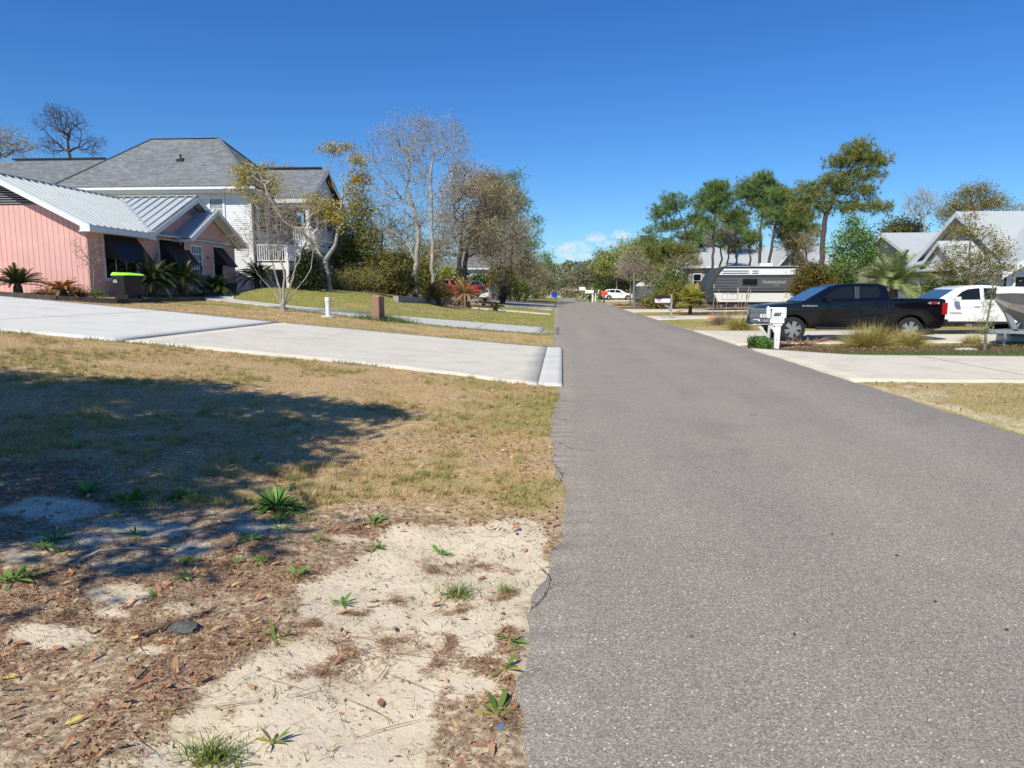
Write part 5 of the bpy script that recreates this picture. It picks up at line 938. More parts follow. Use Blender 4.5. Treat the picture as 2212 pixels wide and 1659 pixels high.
# ---------------------------------------------------------------- simple houses
def house(name, label, x0, x1, y0, y1, g_, ze_, zr_, wall, roofm, ridge='X', gables=(), wins=(), over=.45, ribs=False):
    h = wthing(name, label, 'house', ((x0 + x1) / 2, y0, g_)); mb = MB(); laps(mb, 'Y', y0, x0, x1, g_, ze_, .2); laps(mb, 'X', x1, y0, y1, g_, ze_, .2); mb.box((x0, y0, g_), (x0 + .1, y1, ze_))
    ym = (y0 + y1) / 2; xm = (x0 + x1) / 2; o = over; rf = MB(); tr = MB()
    if ridge == 'X':
        for a, s in ((y0 - o, 1), (y1 + o, -1)): rf.slab([(x0 - o, a, ze_), (x1 + o, a, ze_), (x1 + o, ym, zr_), (x0 - o, ym, zr_)], (0, 0, 1), .1)
        for x_ in (x0, x1): mb.slab([(x_, y0, ze_), (x_, y1, ze_), (x_, ym, zr_ - .1)], (-1, 0, 0), .05)
        for x_ in (x0 - o - .03, x1 + o):
            for a in (y0 - o, y1 + o): tr.slab([(x_, a, ze_ + .08), (x_, ym, zr_ + .08), (x_, ym, zr_ - .18), (x_, a, ze_ - .18)], (1, 0, 0), .03)
        tr.box((x0 - o, y0 - o - .03, ze_ - .15), (x1 + o, y0 - o, ze_ + .06)); tr.box((x0 - o, y0 - o, ze_ - .08), (x1 + o, y0, ze_ - .04))
        if ribs:
            x_ = x0 - o + .02
            while x_ < x1 + o: rf.bar((x_, y0 - o, ze_ + .12), (x_, ym, zr_ + .12), .04, .04); x_ += .42
    else:
        for a in (x0 - o, x1 + o): rf.slab([(a, y0 - o, ze_), (a, y1, ze_), (xm, y1, zr_), (xm, y0 - o, zr_)], (0, 0, 1), .1); tr.slab([(a, y0 - o, ze_ + .03), (xm, y0 - o, zr_ + .03), (xm, y0 - o, zr_ - .25), (a, y0 - o, ze_ - .22)], (0, -1, 0), .03)
        mb.slab([(x0, y0, ze_), (x1, y0, ze_), (xm, y0, zr_ - .1)], (0, 1, 0), .05)
    mb.build('wall', M[wall], h)
    for gx0, gx1, gy0, gze, gzr in gables:      # front gables: own wall, roof
        gm = (gx0 + gx1) / 2; q = MB(); laps(q, 'Y', gy0, gx0, gx1, g_, gze, .2); q.slab([(gx0, gy0, gze), (gx1, gy0, gze), (gm, gy0, gzr - .05)], (0, 1, 0), .05); q.box((gx0, gy0 + .1, g_), (gx0 + .08, y0, gze)); q.box((gx1 - .08, gy0 + .1, g_), (gx1, y0, gze)); q.build('wall', M[wall], h)
        for a in (gx0 - .4, gx1 + .4): sl_ = (gzr - gze) / (gm - gx0); ez = gze - .4 * sl_; rf.slab([(a, gy0 - .4, ez), (gm, gy0 - .4, gzr), (gm, ym, gzr), (a, ym, ez)], (0, 0, 1), .09); tr.slab([(a, gy0 - .4, ez + .09), (gm, gy0 - .4, gzr + .09), (gm, gy0 - .4, gzr - .16), (a, gy0 - .4, ez - .16)], (0, -1, 0), .03)
    rf.build('roof', M[roofm], h); tr.build('fascia', M['trim'], h)
    for w in wins: window(h, 'Y', y0 - .02 if len(w) < 5 else w[4], w[0], w[1], w[2], w[3], .1)
    return h
def X_(px, Y): return at(px, 560, Y).x
def Z_(py, Y, px=1300): return at(px, py, Y).z
Y = 74; h2 = house('white_roofed_house', 'pale brick house with white metal roof behind the travel trailer', X_(1488, Y), X_(1800, Y), Y, 86, T(20, Y), Z_(576, Y, 1600), Z_(536, 80, 1600), 'tan', 'whiteroof', gables=((X_(1668, 72), X_(1762, 72), 72, Z_(586, 72, 1700), Z_(533, 72, 1700)),), wins=((X_(1500, Y), X_(1515, Y), 1.9, 3.2),), ribs=False)
h3 = house('grey_roofed_house', 'pale grey house with tall front gable and white metal roof at the right edge', 20.2, 38, 33.9, 42.7, T(24, 36), 2.75, Z_(461, 38.3, 2059), 'tan', 'whiteroof', wins=((24.5, 25.6, 1.1, 2.3), (28, 29.4, 1.1, 2.3)))
q = MB(); yg_, zg_ = 36.9, Z_(523, 36.6, 2038)
for s_ in (-1, 1): q.slab([(18.3, yg_ + s_ * 1.9, 2.65), (18.3, yg_, zg_), (21.6, yg_, zg_), (21.6, yg_ + s_ * 1.9, 2.65)], (0, 0, 1), .08)
q.slab([(18.2, 35.0, 2.55), (18.2, 42.6, 2.55), (20.0, 42.6, 3.2), (20.0, 35.0, 3.2)], (0, 0, 1), .08); q.build('porch_roof', M['whiteroof'], h3)
q = MB(); q.slab([(18.45, yg_ - 1.7, 2.7), (18.45, yg_ + 1.7, 2.7), (18.45, yg_, zg_ - .12)], (1, 0, 0), .05); q.box((20.1, 38.1, 2.9), (20.14, 38.5, 3.0))
for s_ in (-1, 1): q.slab([(18.26, yg_ + s_ * 1.9, 2.74), (18.26, yg_, zg_ + .08), (18.26, yg_, zg_ - .14), (18.26, yg_ + s_ * 1.9, 2.52)], (1, 0, 0), .03)
q.build('porch_gable', M['lap'], h3)
for y_ in (35.2, 38.9, 42.3): q = MB(); q.bar((18.5, y_, T(18, 36)), (18.5, y_, 2.6), .16); q.build('post', M['white'], h3)
window(h3, 'Y', 33.88, 32, 33.4, 1.1, 2.3)
Y = 46; house('low_white_roof_house', 'house with a plain white metal roof left of the tall gable', X_(1862, 55), 29, Y - 1.2, 57, T(22, Y), 2.8, Z_(506, 51, 1950), 'tan', 'whiteroof')
Y = 32.5; h4 = house('grey_green_house', 'grey green gabled house cut by the right edge of the picture', X_(2178, Y), X_(2178, Y) + 8, Y, 44, T(23, Y), Z_(592, Y, 2180), Z_(592, Y, 2180) + 2.9, 'lap', 'whiteroof', ridge='Y', wins=((X_(2196, Y), X_(2196, Y) + 1.5, 1.0, 2.2),))
Y = 100; house('far_white_house', 'white house partly hidden behind the two oak trunks on the left', X_(985, Y), X_(1062, Y), Y, 108, T(-12, Y), Z_(580, Y, 1020), Z_(552, 104, 1020), 'lap', 'shx', wins=((X_(1020, Y), X_(1030, Y), 2.2, 3.4),))
Y = 84; house('grey_roof_far_house', 'small grey roofed house behind the red pickup', X_(905, Y), X_(985, Y), Y, 92, T(-14, Y), Z_(592, Y, 950), Z_(560, 88, 950), 'brickbrown', 'shx')
Y = 82; house('right_far_house', 'pale house seen through trees left of the grey roofed cabin', X_(1440, Y), X_(1475, Y), Y, 90, T(15, Y), Z_(590, Y, 1450), Z_(570, 86, 1450), 'lap', 'whiteroof')

# ---------------------------------------------------------------- vehicles (nose at local x = 0, tail towards +x, near side towards -y)
def wheel(root, x, y, r, w, rimm='chrome', side=-1, spokes=6, rr=0.62):
    mb = MB(); mb.lathe((x, y - w / 2, r), [(r * .2, .075), (r * .66, .07), (r * .66, 0), (r * .93, 0.0), (r * .985, w * .12), (r, w * .25), (r, w * .75), (r * .985, w * .88), (r * .93, w), (r * .66, w), (r * .66, w - .07), (r * .2, w - .075)], 32, 'Y')
    t = mb.build('wheel', M['tyre'], root, smooth=True); yo = y + side * (w / 2 - 0.03); mb = MB()
    mb.lathe((x, yo - .006, r), [(r * rr, 0), (r * rr, 0.012)], 28, 'Y'); mb.build('brake', M['dark'], t); mb = MB(); n = 28
    for i in range(n):
        a, b_ = 2 * math.pi * i / n, 2 * math.pi * (i + 1) / n; R1, R2 = r * rr * 1.06, r * rr * .88
        p = lambda R_, q, yy: (x + R_ * math.cos(q), yy, r + R_ * math.sin(q))
        mb.add([p(R1, a, yo + side * .022), p(R1, b_, yo + side * .022), p(R2, b_, yo + side * .018), p(R2, a, yo + side * .018), p(R1, a, yo), p(R1, b_, yo), p(R2 * .97, b_, yo), p(R2 * .97, a, yo)], [(0, 1, 2, 3), (4, 5, 1, 0), (3, 2, 6, 7)])
    for i in range(spokes):
        for dq in (-.16, .16):
            a = 2 * math.pi * i / spokes + .3; mb.bar((x + .05 * math.cos(a + dq * 2), yo + side * .015, r + .05 * math.sin(a + dq * 2)), (x + r * rr * .97 * math.cos(a + dq), yo + side * .014, r + r * rr * .97 * math.sin(a + dq)), .02, .062 * r / .4)
    mb.lathe((x, yo + min(0, side * .03), r), [(r * .17, 0), (r * .17, 0.03)], 16, 'Y'); mb.build('rim', M[rimm], t); return t
def arch(cx_, r, ra, zb):
    a0 = math.acos(min(1, max(-1, (zb - r) / ra))) ; out = []
    th0 = math.asin((zb - r) / ra) if abs((zb - r) / ra) < 1 else 0
    for i in range(13): q = th0 + (math.pi - 2 * th0) * i / 12; out.append((cx_ + ra * math.cos(q), r + ra * math.sin(q)))
    return out                                               # from the rear side to the front side
def car(name, label, loc, rz, s, cat, group=None):
    root = thing(name, label, cat, loc, rz, group); W_ = s['w'] / 2; r = s['r']; L = s['L']; zb = s['zb']; w1, w2 = s['wheels']; ra = r * s.get('ar', 1.17); P = s['paint']
    prof = list(s['body'])                                   # from nose bottom over the top to the tail bottom
    poly = prof + [p for p in arch(w2, r, ra, zb)] + [p for p in arch(w1, r, ra, zb)]
    mb = MB(); cr_ = s.get('crown', .05)
    def yy(z): return W_ - (.05 * max(0, (s['belt'] - z) / s['belt'] - .55) + .02 * max(0, z - s['belt'] + .25) / .25)
    n = len(poly); mb.add([(x, -yy(z), z) for x, z in poly] + [(x, yy(z), z) for x, z in poly], [tuple(range(n))[::-1], tuple(range(n, 2 * n))] + [(i, (i + 1) % n, n + (i + 1) % n, n + i) for i in range(n)])
    me_o = mb.build('body', M[P], root, bevel=.035, seg=3, smooth=True)
    # front corners rounded in plan
    for v in me_o.data.vertices:
        f = max(0, (.45 - v.co.x) / .45); v.co.y *= 1 - .13 * f * f; f2 = max(0, (v.co.x - L + .25) / .25); v.co.y *= 1 - .05 * f2 * f2
    mb = MB(); mb.box((.25, -W_ + .12, zb + .02), (L - .2, W_ - .12, zb + .18)); mb.box((w1 - ra, -W_ + .25, zb), (w1 + ra, W_ - .25, r + ra + .01)); mb.box((w2 - ra, -W_ + .25, zb), (w2 + ra, W_ - .25, r + ra + .01)); mb.build('underbody', M['dark'], root)
    g_ = s['cabin']; k = s.get('tumble', .30); hw = lambda z: W_ - .05 - max(0, z - s['belt']) * k; n = len(g_); mb = MB()
    mb.add([(x, -hw(z), z) for x, z in g_] + [(x, hw(z), z) for x, z in g_], [tuple(range(n))[::-1], tuple(range(n, 2 * n))] + [(i, (i + 1) % n, n + (i + 1) % n, n + i) for i in range(n)])
    cb = mb.build('cabin', M[s.get('roofpaint', P)], root, bevel=.05, seg=3, smooth=True)
    for side in (-1, 1):
        for wn in s['windows']:
            q = [(x, side * (hw(z) + .004), z) for x, z in wn]; mb = MB(); mb.slab(q, (0, side, 0), .006); o = mb.build('side_window', M['glass'], root)
        for x, z0, z1 in s.get('seams', ()): mb = MB(); mb.bar((x, side * (yy(z0) + .0005), z0), (x + .01, side * (yy(z1) + .0005), z1), .009, .006); mb.build('door_seam', M['dark'], root)
        for x, z in s.get('handles', ()): mb = MB(); mb.bar((x, side * (W_ + .018), z), (x + .2, side * (W_ + .018), z), .03, .035); mb.build('door_handle', M[s.get('hmat', P)], root, bevel=.008)
        if 'mirror' in s: x, z = s['mirror']; mb = MB(); mb.box((x, side * (W_ + .02) if side > 0 else -W_ - .24, z), (x + .14, W_ + .24 if side > 0 else -W_ - .02, z + .17)); mb.bar((x + .07, side * (W_ - .06), z + .03), (x + .07, side * (W_ + .06), z + .05), .05); mb.build('side_mirror', M[s.get('mmat', P)], root, bevel=.03)
        h = s['head']; mb = MB(); mb.box((h[0], min(side * (W_ * .62), side * (W_ * .925)), h[1]), (h[0] + h[3], max(side * (W_ * .62), side * (W_ * .925)), h[2])); mb.build('headlight', M['lamp'], root, bevel=.02)
        t = s['tail']; mb = MB(); mb.box((t[0], min(side * (W_ - .16), side * (W_ + .004)), t[1]), (L + .008, max(side * (W_ - .16), side * (W_ + .004)), t[2])); mb.build('taillight', M['taillight'], root, bevel=.012)
        if s.get('step'): a, b_ = s['step']; mb = MB(); mb.tube((a, side * (W_ - .0), zb + .02), (b_, side * (W_ - .0), zb + .02), .045, n=10); mb.bar((a + .2, side * (W_ - .25), zb + .1), (a + .2, side * W_, zb + .02), .04); mb.bar((b_ - .2, side * (W_ - .25), zb + .1), (b_ - .2, side * W_, zb + .02), .04); mb.build('step_bar', M['black'], root)
        if s.get('flare'):
            for cx_ in (w1, w2):
                mb = MB(); A = arch(cx_, r, ra + .0, zb + .02); B = arch(cx_, r, ra + .055, zb + .02)
                for i in range(len(A) - 1): mb.slab([(A[i][0], side * (W_ - .01), A[i][1]), (A[i + 1][0], side * (W_ - .01), A[i + 1][1]), (B[i + 1][0], side * (W_ - .01), B[i + 1][1]), (B[i][0], side * (W_ - .01), B[i][1])], (0, side, 0), .028)
                mb.build('wheel_flare', M[s.get('fmat', P)], root)
        for cx_ in (w1, w2): wheel(root, cx_, side * (W_ - .13), r, .25, s.get('rim', 'chrome'), side, s.get('spokes', 6), s.get('rr', .73))
    (x0, z0), (x1, z1) = s['shield']; d_ = Vector((x1 - x0, 0, z1 - z0)).normalized(); nn = Vector((-d_.z, 0, d_.x)); a = Vector((x0, 0, z0)) + d_ * .07 + nn * .004; b_ = Vector((x1, 0, z1)) - d_ * .06 + nn * .004
    mb = MB(); mb.slab([(a.x, -hw(a.z) + .08, a.z), (b_.x, -hw(b_.z) + .09, b_.z), (b_.x, hw(b_.z) - .09, b_.z), (a.x, hw(a.z) - .08, a.z)], nn, .006); mb.build('windscreen', M['shieldglass'], root)
    if 'back' in s:
        (x0, z0), (x1, z1) = s['back']; d_ = Vector((x1 - x0, 0, z1 - z0)).normalized(); nn = Vector((d_.z, 0, -d_.x)); nn = nn if nn.x > 0 else -nn; a = Vector((x0, 0, z0)) + d_ * .05 + nn * .004; b_ = Vector((x1, 0, z1)) - d_ * .05 + nn * .004
        mb = MB(); mb.slab([(a.x, -hw(a.z) + .12, a.z), (b_.x, -hw(b_.z) + .12, b_.z), (b_.x, hw(b_.z) - .12, b_.z), (a.x, hw(a.z) - .12, a.z)], nn, .006); mb.build('rear_window', M['glass'], root)
    mb = MB(); mb.box((-.03, -W_ * .84, zb + .08), (.16, W_ * .84, zb + .34)); mb.build('front_bumper', M[s.get('bump', 'black')], root, bevel=.03)
    mb = MB(); mb.box((L - .12, -W_ * .93, zb + .1), (L + .1, W_ * .93, zb + .32)); mb.build('rear_bumper', M[s.get('bump', 'black')], root, bevel=.03)
    mb = MB(); mb.box((s['head'][0] - .02, -W_ * .58, s['head'][1] - .2), (s['head'][0] + .1, W_ * .58, s['head'][2])); mb.build('grille', M['black'], root, bevel=.01)
    if s.get('bed'): a, b_, z = s['bed']; mb = MB(); mb.box((a, -W_ + .1, z), (b_, W_ - .1, z + .025)); mb.build('bed_cover', M['black'], root, bevel=.01)
    return root
M['shieldglass'] = glassmat('windscreen_glass', (0.05, 0.10, 0.17), .03)
PU = dict(L=5.88, w=2.04, r=.415, zb=.44, wheels=(1.02, 4.76), belt=1.30, paint='blackpaint', rim='chrome',
    body=[(.02, .50), (.0, .75), (.03, 1.02), (.10, 1.16), (.35, 1.22), (1.25, 1.30), (1.5, 1.34), (4.12, 1.40), (4.2, 1.37), (5.80, 1.42), (5.86, 1.38), (5.88, .95), (5.84, .58), (5.72, .46)],
    cabin=[(1.28, 1.28), (2.22, 1.83), (2.5, 1.90), (3.1, 1.93), (3.75, 1.91), (4.0, 1.85), (4.14, 1.38), (4.13, 1.28)], tumble=.26,
    windows=[[(1.98, 1.42), (2.42, 1.75), (2.55, 1.79), (2.92, 1.82), (2.93, 1.44)], [(3.14, 1.445), (3.12, 1.82), (3.72, 1.81), (3.80, 1.62), (3.78, 1.50), (3.68, 1.455)]],
    seams=[(1.78, .62, 1.38), (3.02, .55, 1.38), (4.02, .80, 1.38), (4.16, .50, 1.36)], handles=[(2.72, 1.18), (3.68, 1.20)], mirror=(1.98, 1.32), head=(-.005, .86, 1.06, .16), tail=(5.74, .92, 1.30), shield=((1.30, 1.30), (2.20, 1.82)), back=((4.14, 1.4), (4.01, 1.83)), step=(1.75, 4.1), bed=(4.22, 5.78, 1.405), ar=1.19, flare=True)
yt = 22.75; xt = at(1612, 700, yt + 1.75).x + .03
truck = car('pickup_truck', 'black crew cab pickup with bright alloy wheels parked nose to the road', (xt, yt + .96, 0.045), 0, PU, 'pickup truck'); truck.scale = (.935, .94, .935)
mb = MB()
for x_ in (2.97, 3.05): mb.slab([(x_, -.952, 1.43), (x_ + .07, -.952, 1.43), (x_ + .07, -.862, 1.82), (x_, -.862, 1.82)], (0, -1, 0), .006)
mb.build('door_pillar', M['rvgrey'], truck)
def side_text(s, x, z, y, size, m, par, w_=1.0): return lettering(s, size, m, par, Matrix.Translation((x, y, z)) @ Matrix.Rotation(R(90), 4, 'X'), extr=.003, font_w=w_)
M['silverletter'] = mat('silver_lettering', (.5, .52, .55), .3)
side_text('SILVERADO', 1.52, 1.19, -1.026, .075, M['silverletter'], truck, 1.3); side_text('4X4', 5.45, 1.285, -1.022, .12, M['silverletter'], truck, 1.9); mb = MB(); mb.box((5.37, -1.027, 1.25), (5.53, -1.024, 1.32)); mb.build('decal', M['taillight'], truck)
mb = MB(); mb.bar((5.9, 0, .42), (6.12, 0, .42), .06); mb.build('tow_hitch', M['black'], truck)
TC = dict(PU); TC.update(L=5.4, w=1.89, r=.385, paint='whitepaint', wheels=(.95, 4.5), belt=1.2, rim='rvgrey', rr=.6, zb=.42,
    body=[(.02, .48), (.0, .7), (.04, .95), (.12, 1.06), (.4, 1.12), (1.2, 1.17), (1.5, 1.2), (3.95, 1.22), (5.3, 1.24), (5.38, 1.2), (5.4, .9), (5.35, .52), (5.2, .44)],
    cabin=[(1.18, 1.14), (2.0, 1.66), (2.3, 1.75), (2.8, 1.79), (3.4, 1.77), (3.68, 1.70), (3.92, 1.22), (3.9, 1.12)],
    windows=[[(1.86, 1.27), (2.2, 1.56), (2.4, 1.64), (2.78, 1.68), (2.79, 1.28)], [(2.93, 1.28), (2.92, 1.68), (3.4, 1.67), (3.55, 1.60), (3.62, 1.36), (3.5, 1.29)]],
    seams=[(1.66, .6, 1.2), (2.86, .5, 1.2), (3.78, .7, 1.2), (3.95, .46, 1.2)], handles=[(2.55, 1.05), (3.45, 1.07)], mirror=(1.85, 1.2), head=(-.0, .78, .98, .16), tail=(5.28, .82, 1.14), shield=((1.2, 1.16), (1.98, 1.655)), back=((3.92, 1.25), (3.7, 1.68)), bed=None, step=(1.7, 3.9), hmat='whitepaint')
ww = car('white_pickup', 'white crew cab pickup parked behind the black pickup, partly behind the boat bow', (at(1945, 640, 25.4).x, 26.35, T(13, 26) + .04), 0, TC, 'pickup truck'); ww.scale = (.96, .96, .94)
side_text('TACOMA', 1.95, .78, -.949, .075, M['rvmid'], ww, 1.3)
RP = dict(PU); RP.update(L=5.5, w=1.98, paint='red', wheels=(.9, 4.35), belt=1.2, body=[(.02, .5), (.0, .8), (.05, 1.0), (.14, 1.08), (1.4, 1.17), (3.0, 1.24), (5.4, 1.26), (5.48, 1.2), (5.5, .6), (5.3, .46)],
    cabin=[(1.3, 1.16), (1.9, 1.72), (2.2, 1.80), (2.75, 1.78), (3.0, 1.7), (3.06, 1.24), (3.05, 1.14)], windows=[[(1.78, 1.26), (2.08, 1.65), (2.76, 1.68), (2.8, 1.28)]], seams=[(1.6, .55, 1.2), (2.95, .6, 1.2), (3.1, .5, 1.25)], handles=[(2.6, 1.05)], mirror=(1.75, 1.2), head=(0, .8, 1.0, .16), tail=(5.36, .8, 1.2), shield=((1.32, 1.18), (1.88, 1.72)), back=((3.06, 1.25), (3.0, 1.7)), bed=None, step=None, bump='chrome', flare=False)
v = at(905, 640, 62); car('red_pickup', 'red single cab pickup half hidden behind the round hedge', (v.x, 62, T(v.x + 2, 62) + .0), R(-3), RP, 'pickup truck')
SUV = dict(L=4.75, w=1.9, r=.37, zb=.34, wheels=(.92, 3.75), belt=1.0, paint='whitepaint', rim='chrome', body=[(.02, .4), (0, .62), (.08, .85), (.3, .97), (1.15, 1.08), (1.5, 1.12), (4.5, 1.14), (4.7, 1.02), (4.75, .6), (4.68, .38), (4.5, .34)],
    cabin=[(1.1, 1.05), (1.95, 1.55), (2.4, 1.66), (3.4, 1.69), (4.1, 1.62), (4.35, 1.45), (4.6, 1.1), (4.58, 1.02)], tumble=.34, windows=[[(1.75, 1.14), (2.15, 1.48), (2.4, 1.56), (2.78, 1.58), (2.8, 1.16)], [(2.88, 1.16), (2.87, 1.58), (3.4, 1.59), (3.66, 1.56), (3.7, 1.2)], [(3.78, 1.2), (3.74, 1.55), (4.0, 1.5), (4.22, 1.3)]],
    seams=[(1.6, .5, 1.1), (2.83, .4, 1.1), (3.72, .75, 1.1)], handles=[(2.5, .98), (3.4, 1.0)], mirror=(1.8, 1.1), head=(.04, .72, .86, .3), tail=(4.55, .88, 1.05), shield=((1.12, 1.07), (1.93, 1.55)), back=((4.58, 1.12), (4.36, 1.45)), ar=1.12)
v = at(1368, 640, 112); car('white_suv', 'white crossover parked with its tail towards the road behind the mulch bed', (v.x, 112, T(v.x, 112)), R(180), SUV, 'car').scale = (1.0, 1, 1.0)
S2 = dict(SUV); S2.update(paint='darkpaint', roofpaint='darkpaint', L=4.95); v = at(956, 640, 80); dk = car('dark_suv', 'dark blue sport utility vehicle parked beyond the red pickup', (v.x, 81, T(v.x, 80) - .05), R(0), S2, 'car'); dk.scale = (.98, 1, 1.1)
S3 = dict(SUV); S3.update(paint='red'); v = at(1216, 634, 205); car('far_red_car', 'tiny red car parked at the very end of the street', (v.x, 205, .1), R(10), S3, 'car')

# ---- travel trailer
YT = 55.0; x0 = at(1524, 620, YT).x; g0 = T(x0 + 3, YT) + .02; rv = thing('travel_trailer', 'long grey and white travel trailer with rounded dark front cap', 'travel trailer', (x0, YT + 1.25, g0))
Lr = 10.6; zb, zt = .62, 3.28; prf = [(.52, zb), (.16, .86), (.02, 1.25), (0, 1.6), (.1, 2.1), (.45, 2.72), (1.0, 3.12), (1.55, zt), (Lr - .1, zt), (Lr, zt - .15), (Lr, zb)]
mb = MB(); n = len(prf); mb.add([(x, -1.22, z) for x, z in prf] + [(x, 1.22, z) for x, z in prf], [tuple(range(n))[::-1], tuple(range(n, 2 * n))] + [(i, (i + 1) % n, n + (i + 1) % n, n + i) for i in range(n)]); mb.build('body', M['whitepaint'], rv, bevel=.05, smooth=True)
cap = [(.50, zb - .02), (.14, .85), (-.01, 1.25), (-.03, 1.6), (.07, 2.12), (.43, 2.75), (1.0, 3.15), (1.5, zt + .02)]; inn = [(1.55, zt - .02), (1.2, 2.98), (.85, 2.5), (.6, 1.9), (.62, 1.3), (.82, .9), (1.0, zb)]
mb = MB(); q = cap + inn; n = len(q); mb.add([(x, -1.245, z) for x, z in q] + [(x, 1.245, z) for x, z in q], [tuple(range(n))[::-1], tuple(range(n, 2 * n))] + [(i, (i + 1) % n, n + (i + 1) % n, n + i) for i in range(n)]); mb.build('front_cap', M['rvcap'], rv, bevel=.03, smooth=True)
def band(n_, m_, x0_, x1_, z0_, z1_, sl=0, o=.004): mb = MB(); mb.slab([(x0_, -1.222, z0_), (x1_, -1.222, z0_), (x1_ + sl, -1.222, z1_), (x0_ + sl, -1.222, z1_)], (0, -1, 0), o); return mb.build(n_, M[m_], rv)
band('stripe', 'rvmid', .64, Lr - .02, 1.52, 2.42, .0, .004); band('stripe', 'rvgrey', .66, Lr - .02, 2.42, 2.56, 0, .005); band('stripe', 'black', .62, Lr - .02, 1.30, 1.50, 0, .006)
for z_ in (1.75, 1.98, 2.2): band('stripe', 'rvgrey', .64, 2.3, z_, z_ + .08, .12, .007)
for z_ in (2.72, 2.88): band('stripe', 'black', 1.15, 3.1, z_, z_ + .07, .1, .006); band('stripe', 'black', 3.35, 3.8, z_, z_ + .07, .1, .006)
for k in range(5): band('stripe', 'rvgrey', 3.0, Lr - .1, 1.62 + k * .16, 1.65 + k * .16, 0, .006)
band('stripe', 'black', 1.3, Lr - .05, 3.12, 3.18, 0, .006); band('stripe', 'black', .7, Lr - .02, 2.57, 2.64, 0, .006); band('stripe', 'rvgrey', .62, Lr - .02, 1.52, 1.66, 0, .007)
mb = MB(); mb.box((2.7, -1.25, 1.86), (3.8, -1.222, 2.36)); w = mb.build('window', M['black'], rv, bevel=.01); mb = MB(); mb.box((2.76, -1.256, 1.92), (3.74, -1.251, 2.30)); mb.build('pane', M['glass'], w)
mb = MB(); mb.box((6.5, -1.38, zb + .12), (6.66, -1.2, 3.05)); mb.box((6.5, -1.38, 2.93), (Lr - .6, -1.2, 3.05)); mb.build('slide_out_frame', M['rvgrey'], rv)
mb = MB(); mb.box((6.66, -1.34, zb + .12), (Lr - .6, -1.2, 2.92)); so_ = mb.build('slide_out', M['whitepaint'], rv); mb = MB(); mb.box((6.67, -1.345, 1.3), (Lr - .6, -1.341, 2.5)); mb.build('stripe', M['rvmid'], so_); mb = MB(); mb.box((7.9, -1.36, 1.7), (9.2, -1.346, 2.75)); mb.build('window', M['glass'], so_, bevel=.004)
mb = MB()
for a, c in (((1.25, .8), (2.35, .8)), ((1.25, 1.24), (2.35, 1.24)), ((1.25, .8), (1.25, 1.24)), ((2.35, .8), (2.35, 1.24))): mb.bar((a[0], -1.226, a[1]), (c[0], -1.226, c[1]), .02)
mb.build('storage_door', M['rvmid'], rv); mb = MB(); mb.box((1.4, -1.3, zt - .1), (Lr, -1.22, zt - .03)); mb.build('awning_rail', M['rvgrey'], rv)
mb = MB(); mb.box((4.2, -.35, zt), (5.1, .4, zt + .25)); mb.build('air_conditioner', M['whitepaint'], rv, bevel=.05); mb = MB(); mb.box((2.0, -.3, zt), (3.8, .3, zt + .05)); mb.build('roof_panel', M['black'], rv)
for x_ in (6.0, 7.0): wheel(rv, x_, -1.05, .36, .22, 'chrome', -1, 5, .6)
for x_ in (1.1, Lr - .5): mb = MB(); mb.bar((x_, -1.0, 0), (x_, -1.0, zb), .07); mb.build('jack', M['black'], rv)
mb = MB(); mb.box((.6, -1.1, .42), (Lr, 1.1, .64)); mb.build('chassis', M['dark'], rv); mb = MB(); mb.bar((.7, -.7, .52), (-1.1, 0, .5), .1); mb.bar((.7, .7, .52), (-1.1, 0, .5), .1); mb.bar((-.9, 0, 0), (-.9, 0, .9), .07); mb.build('tow_bar', M['black'], rv)
mb = MB(); mb.box((-.7, -.5, .55), (-.1, .5, 1.15)); mb.build('propane_cover', M['black'], rv, bevel=.05)
side_text('TRANSCEND', 5.05, 2.08, -1.232, .27, M['silverletter'], rv, 1.15); side_text('XPLOR', 5.2, 1.86, -1.232, .10, M['silverletter'], rv, 1.1)

# ---- small cargo trailer / shed with a white rounded top, far right
v = at(1403, 640, 84); t_ = thing('small_enclosed_trailer', 'small grey enclosed trailer with rounded white top between the trees', 'trailer', (v.x, 84, T(v.x, 84))); mb = MB(); mb.box((-1.15, 0, .5), (1.15, 4, 2.0)); mb.build('body', M['greybox'], t_, bevel=.06)
mb = MB()
for i in range(8): a0, a1 = math.pi * i / 8, math.pi * (i + 1) / 8; mb.slab([(1.2 * math.cos(a0), -.05, 2.0 + .55 * math.sin(a0)), (1.2 * math.cos(a1), -.05, 2.0 + .55 * math.sin(a1)), (1.2 * math.cos(a1), 4.05, 2.0 + .55 * math.sin(a1)), (1.2 * math.cos(a0), 4.05, 2.0 + .55 * math.sin(a0))], (0, 0, 1), .03)
mb.slab([(1.2 * math.cos(math.pi * i / 8), -.04, 2.0 + .55 * math.sin(math.pi * i / 8)) for i in range(9)], (0, 1, 0), .03); mb.build('roof', M['white'], t_)
for x_ in (-1.0, 1.0): wheel(t_, x_ * .0 + x_, .4, .3, .2)
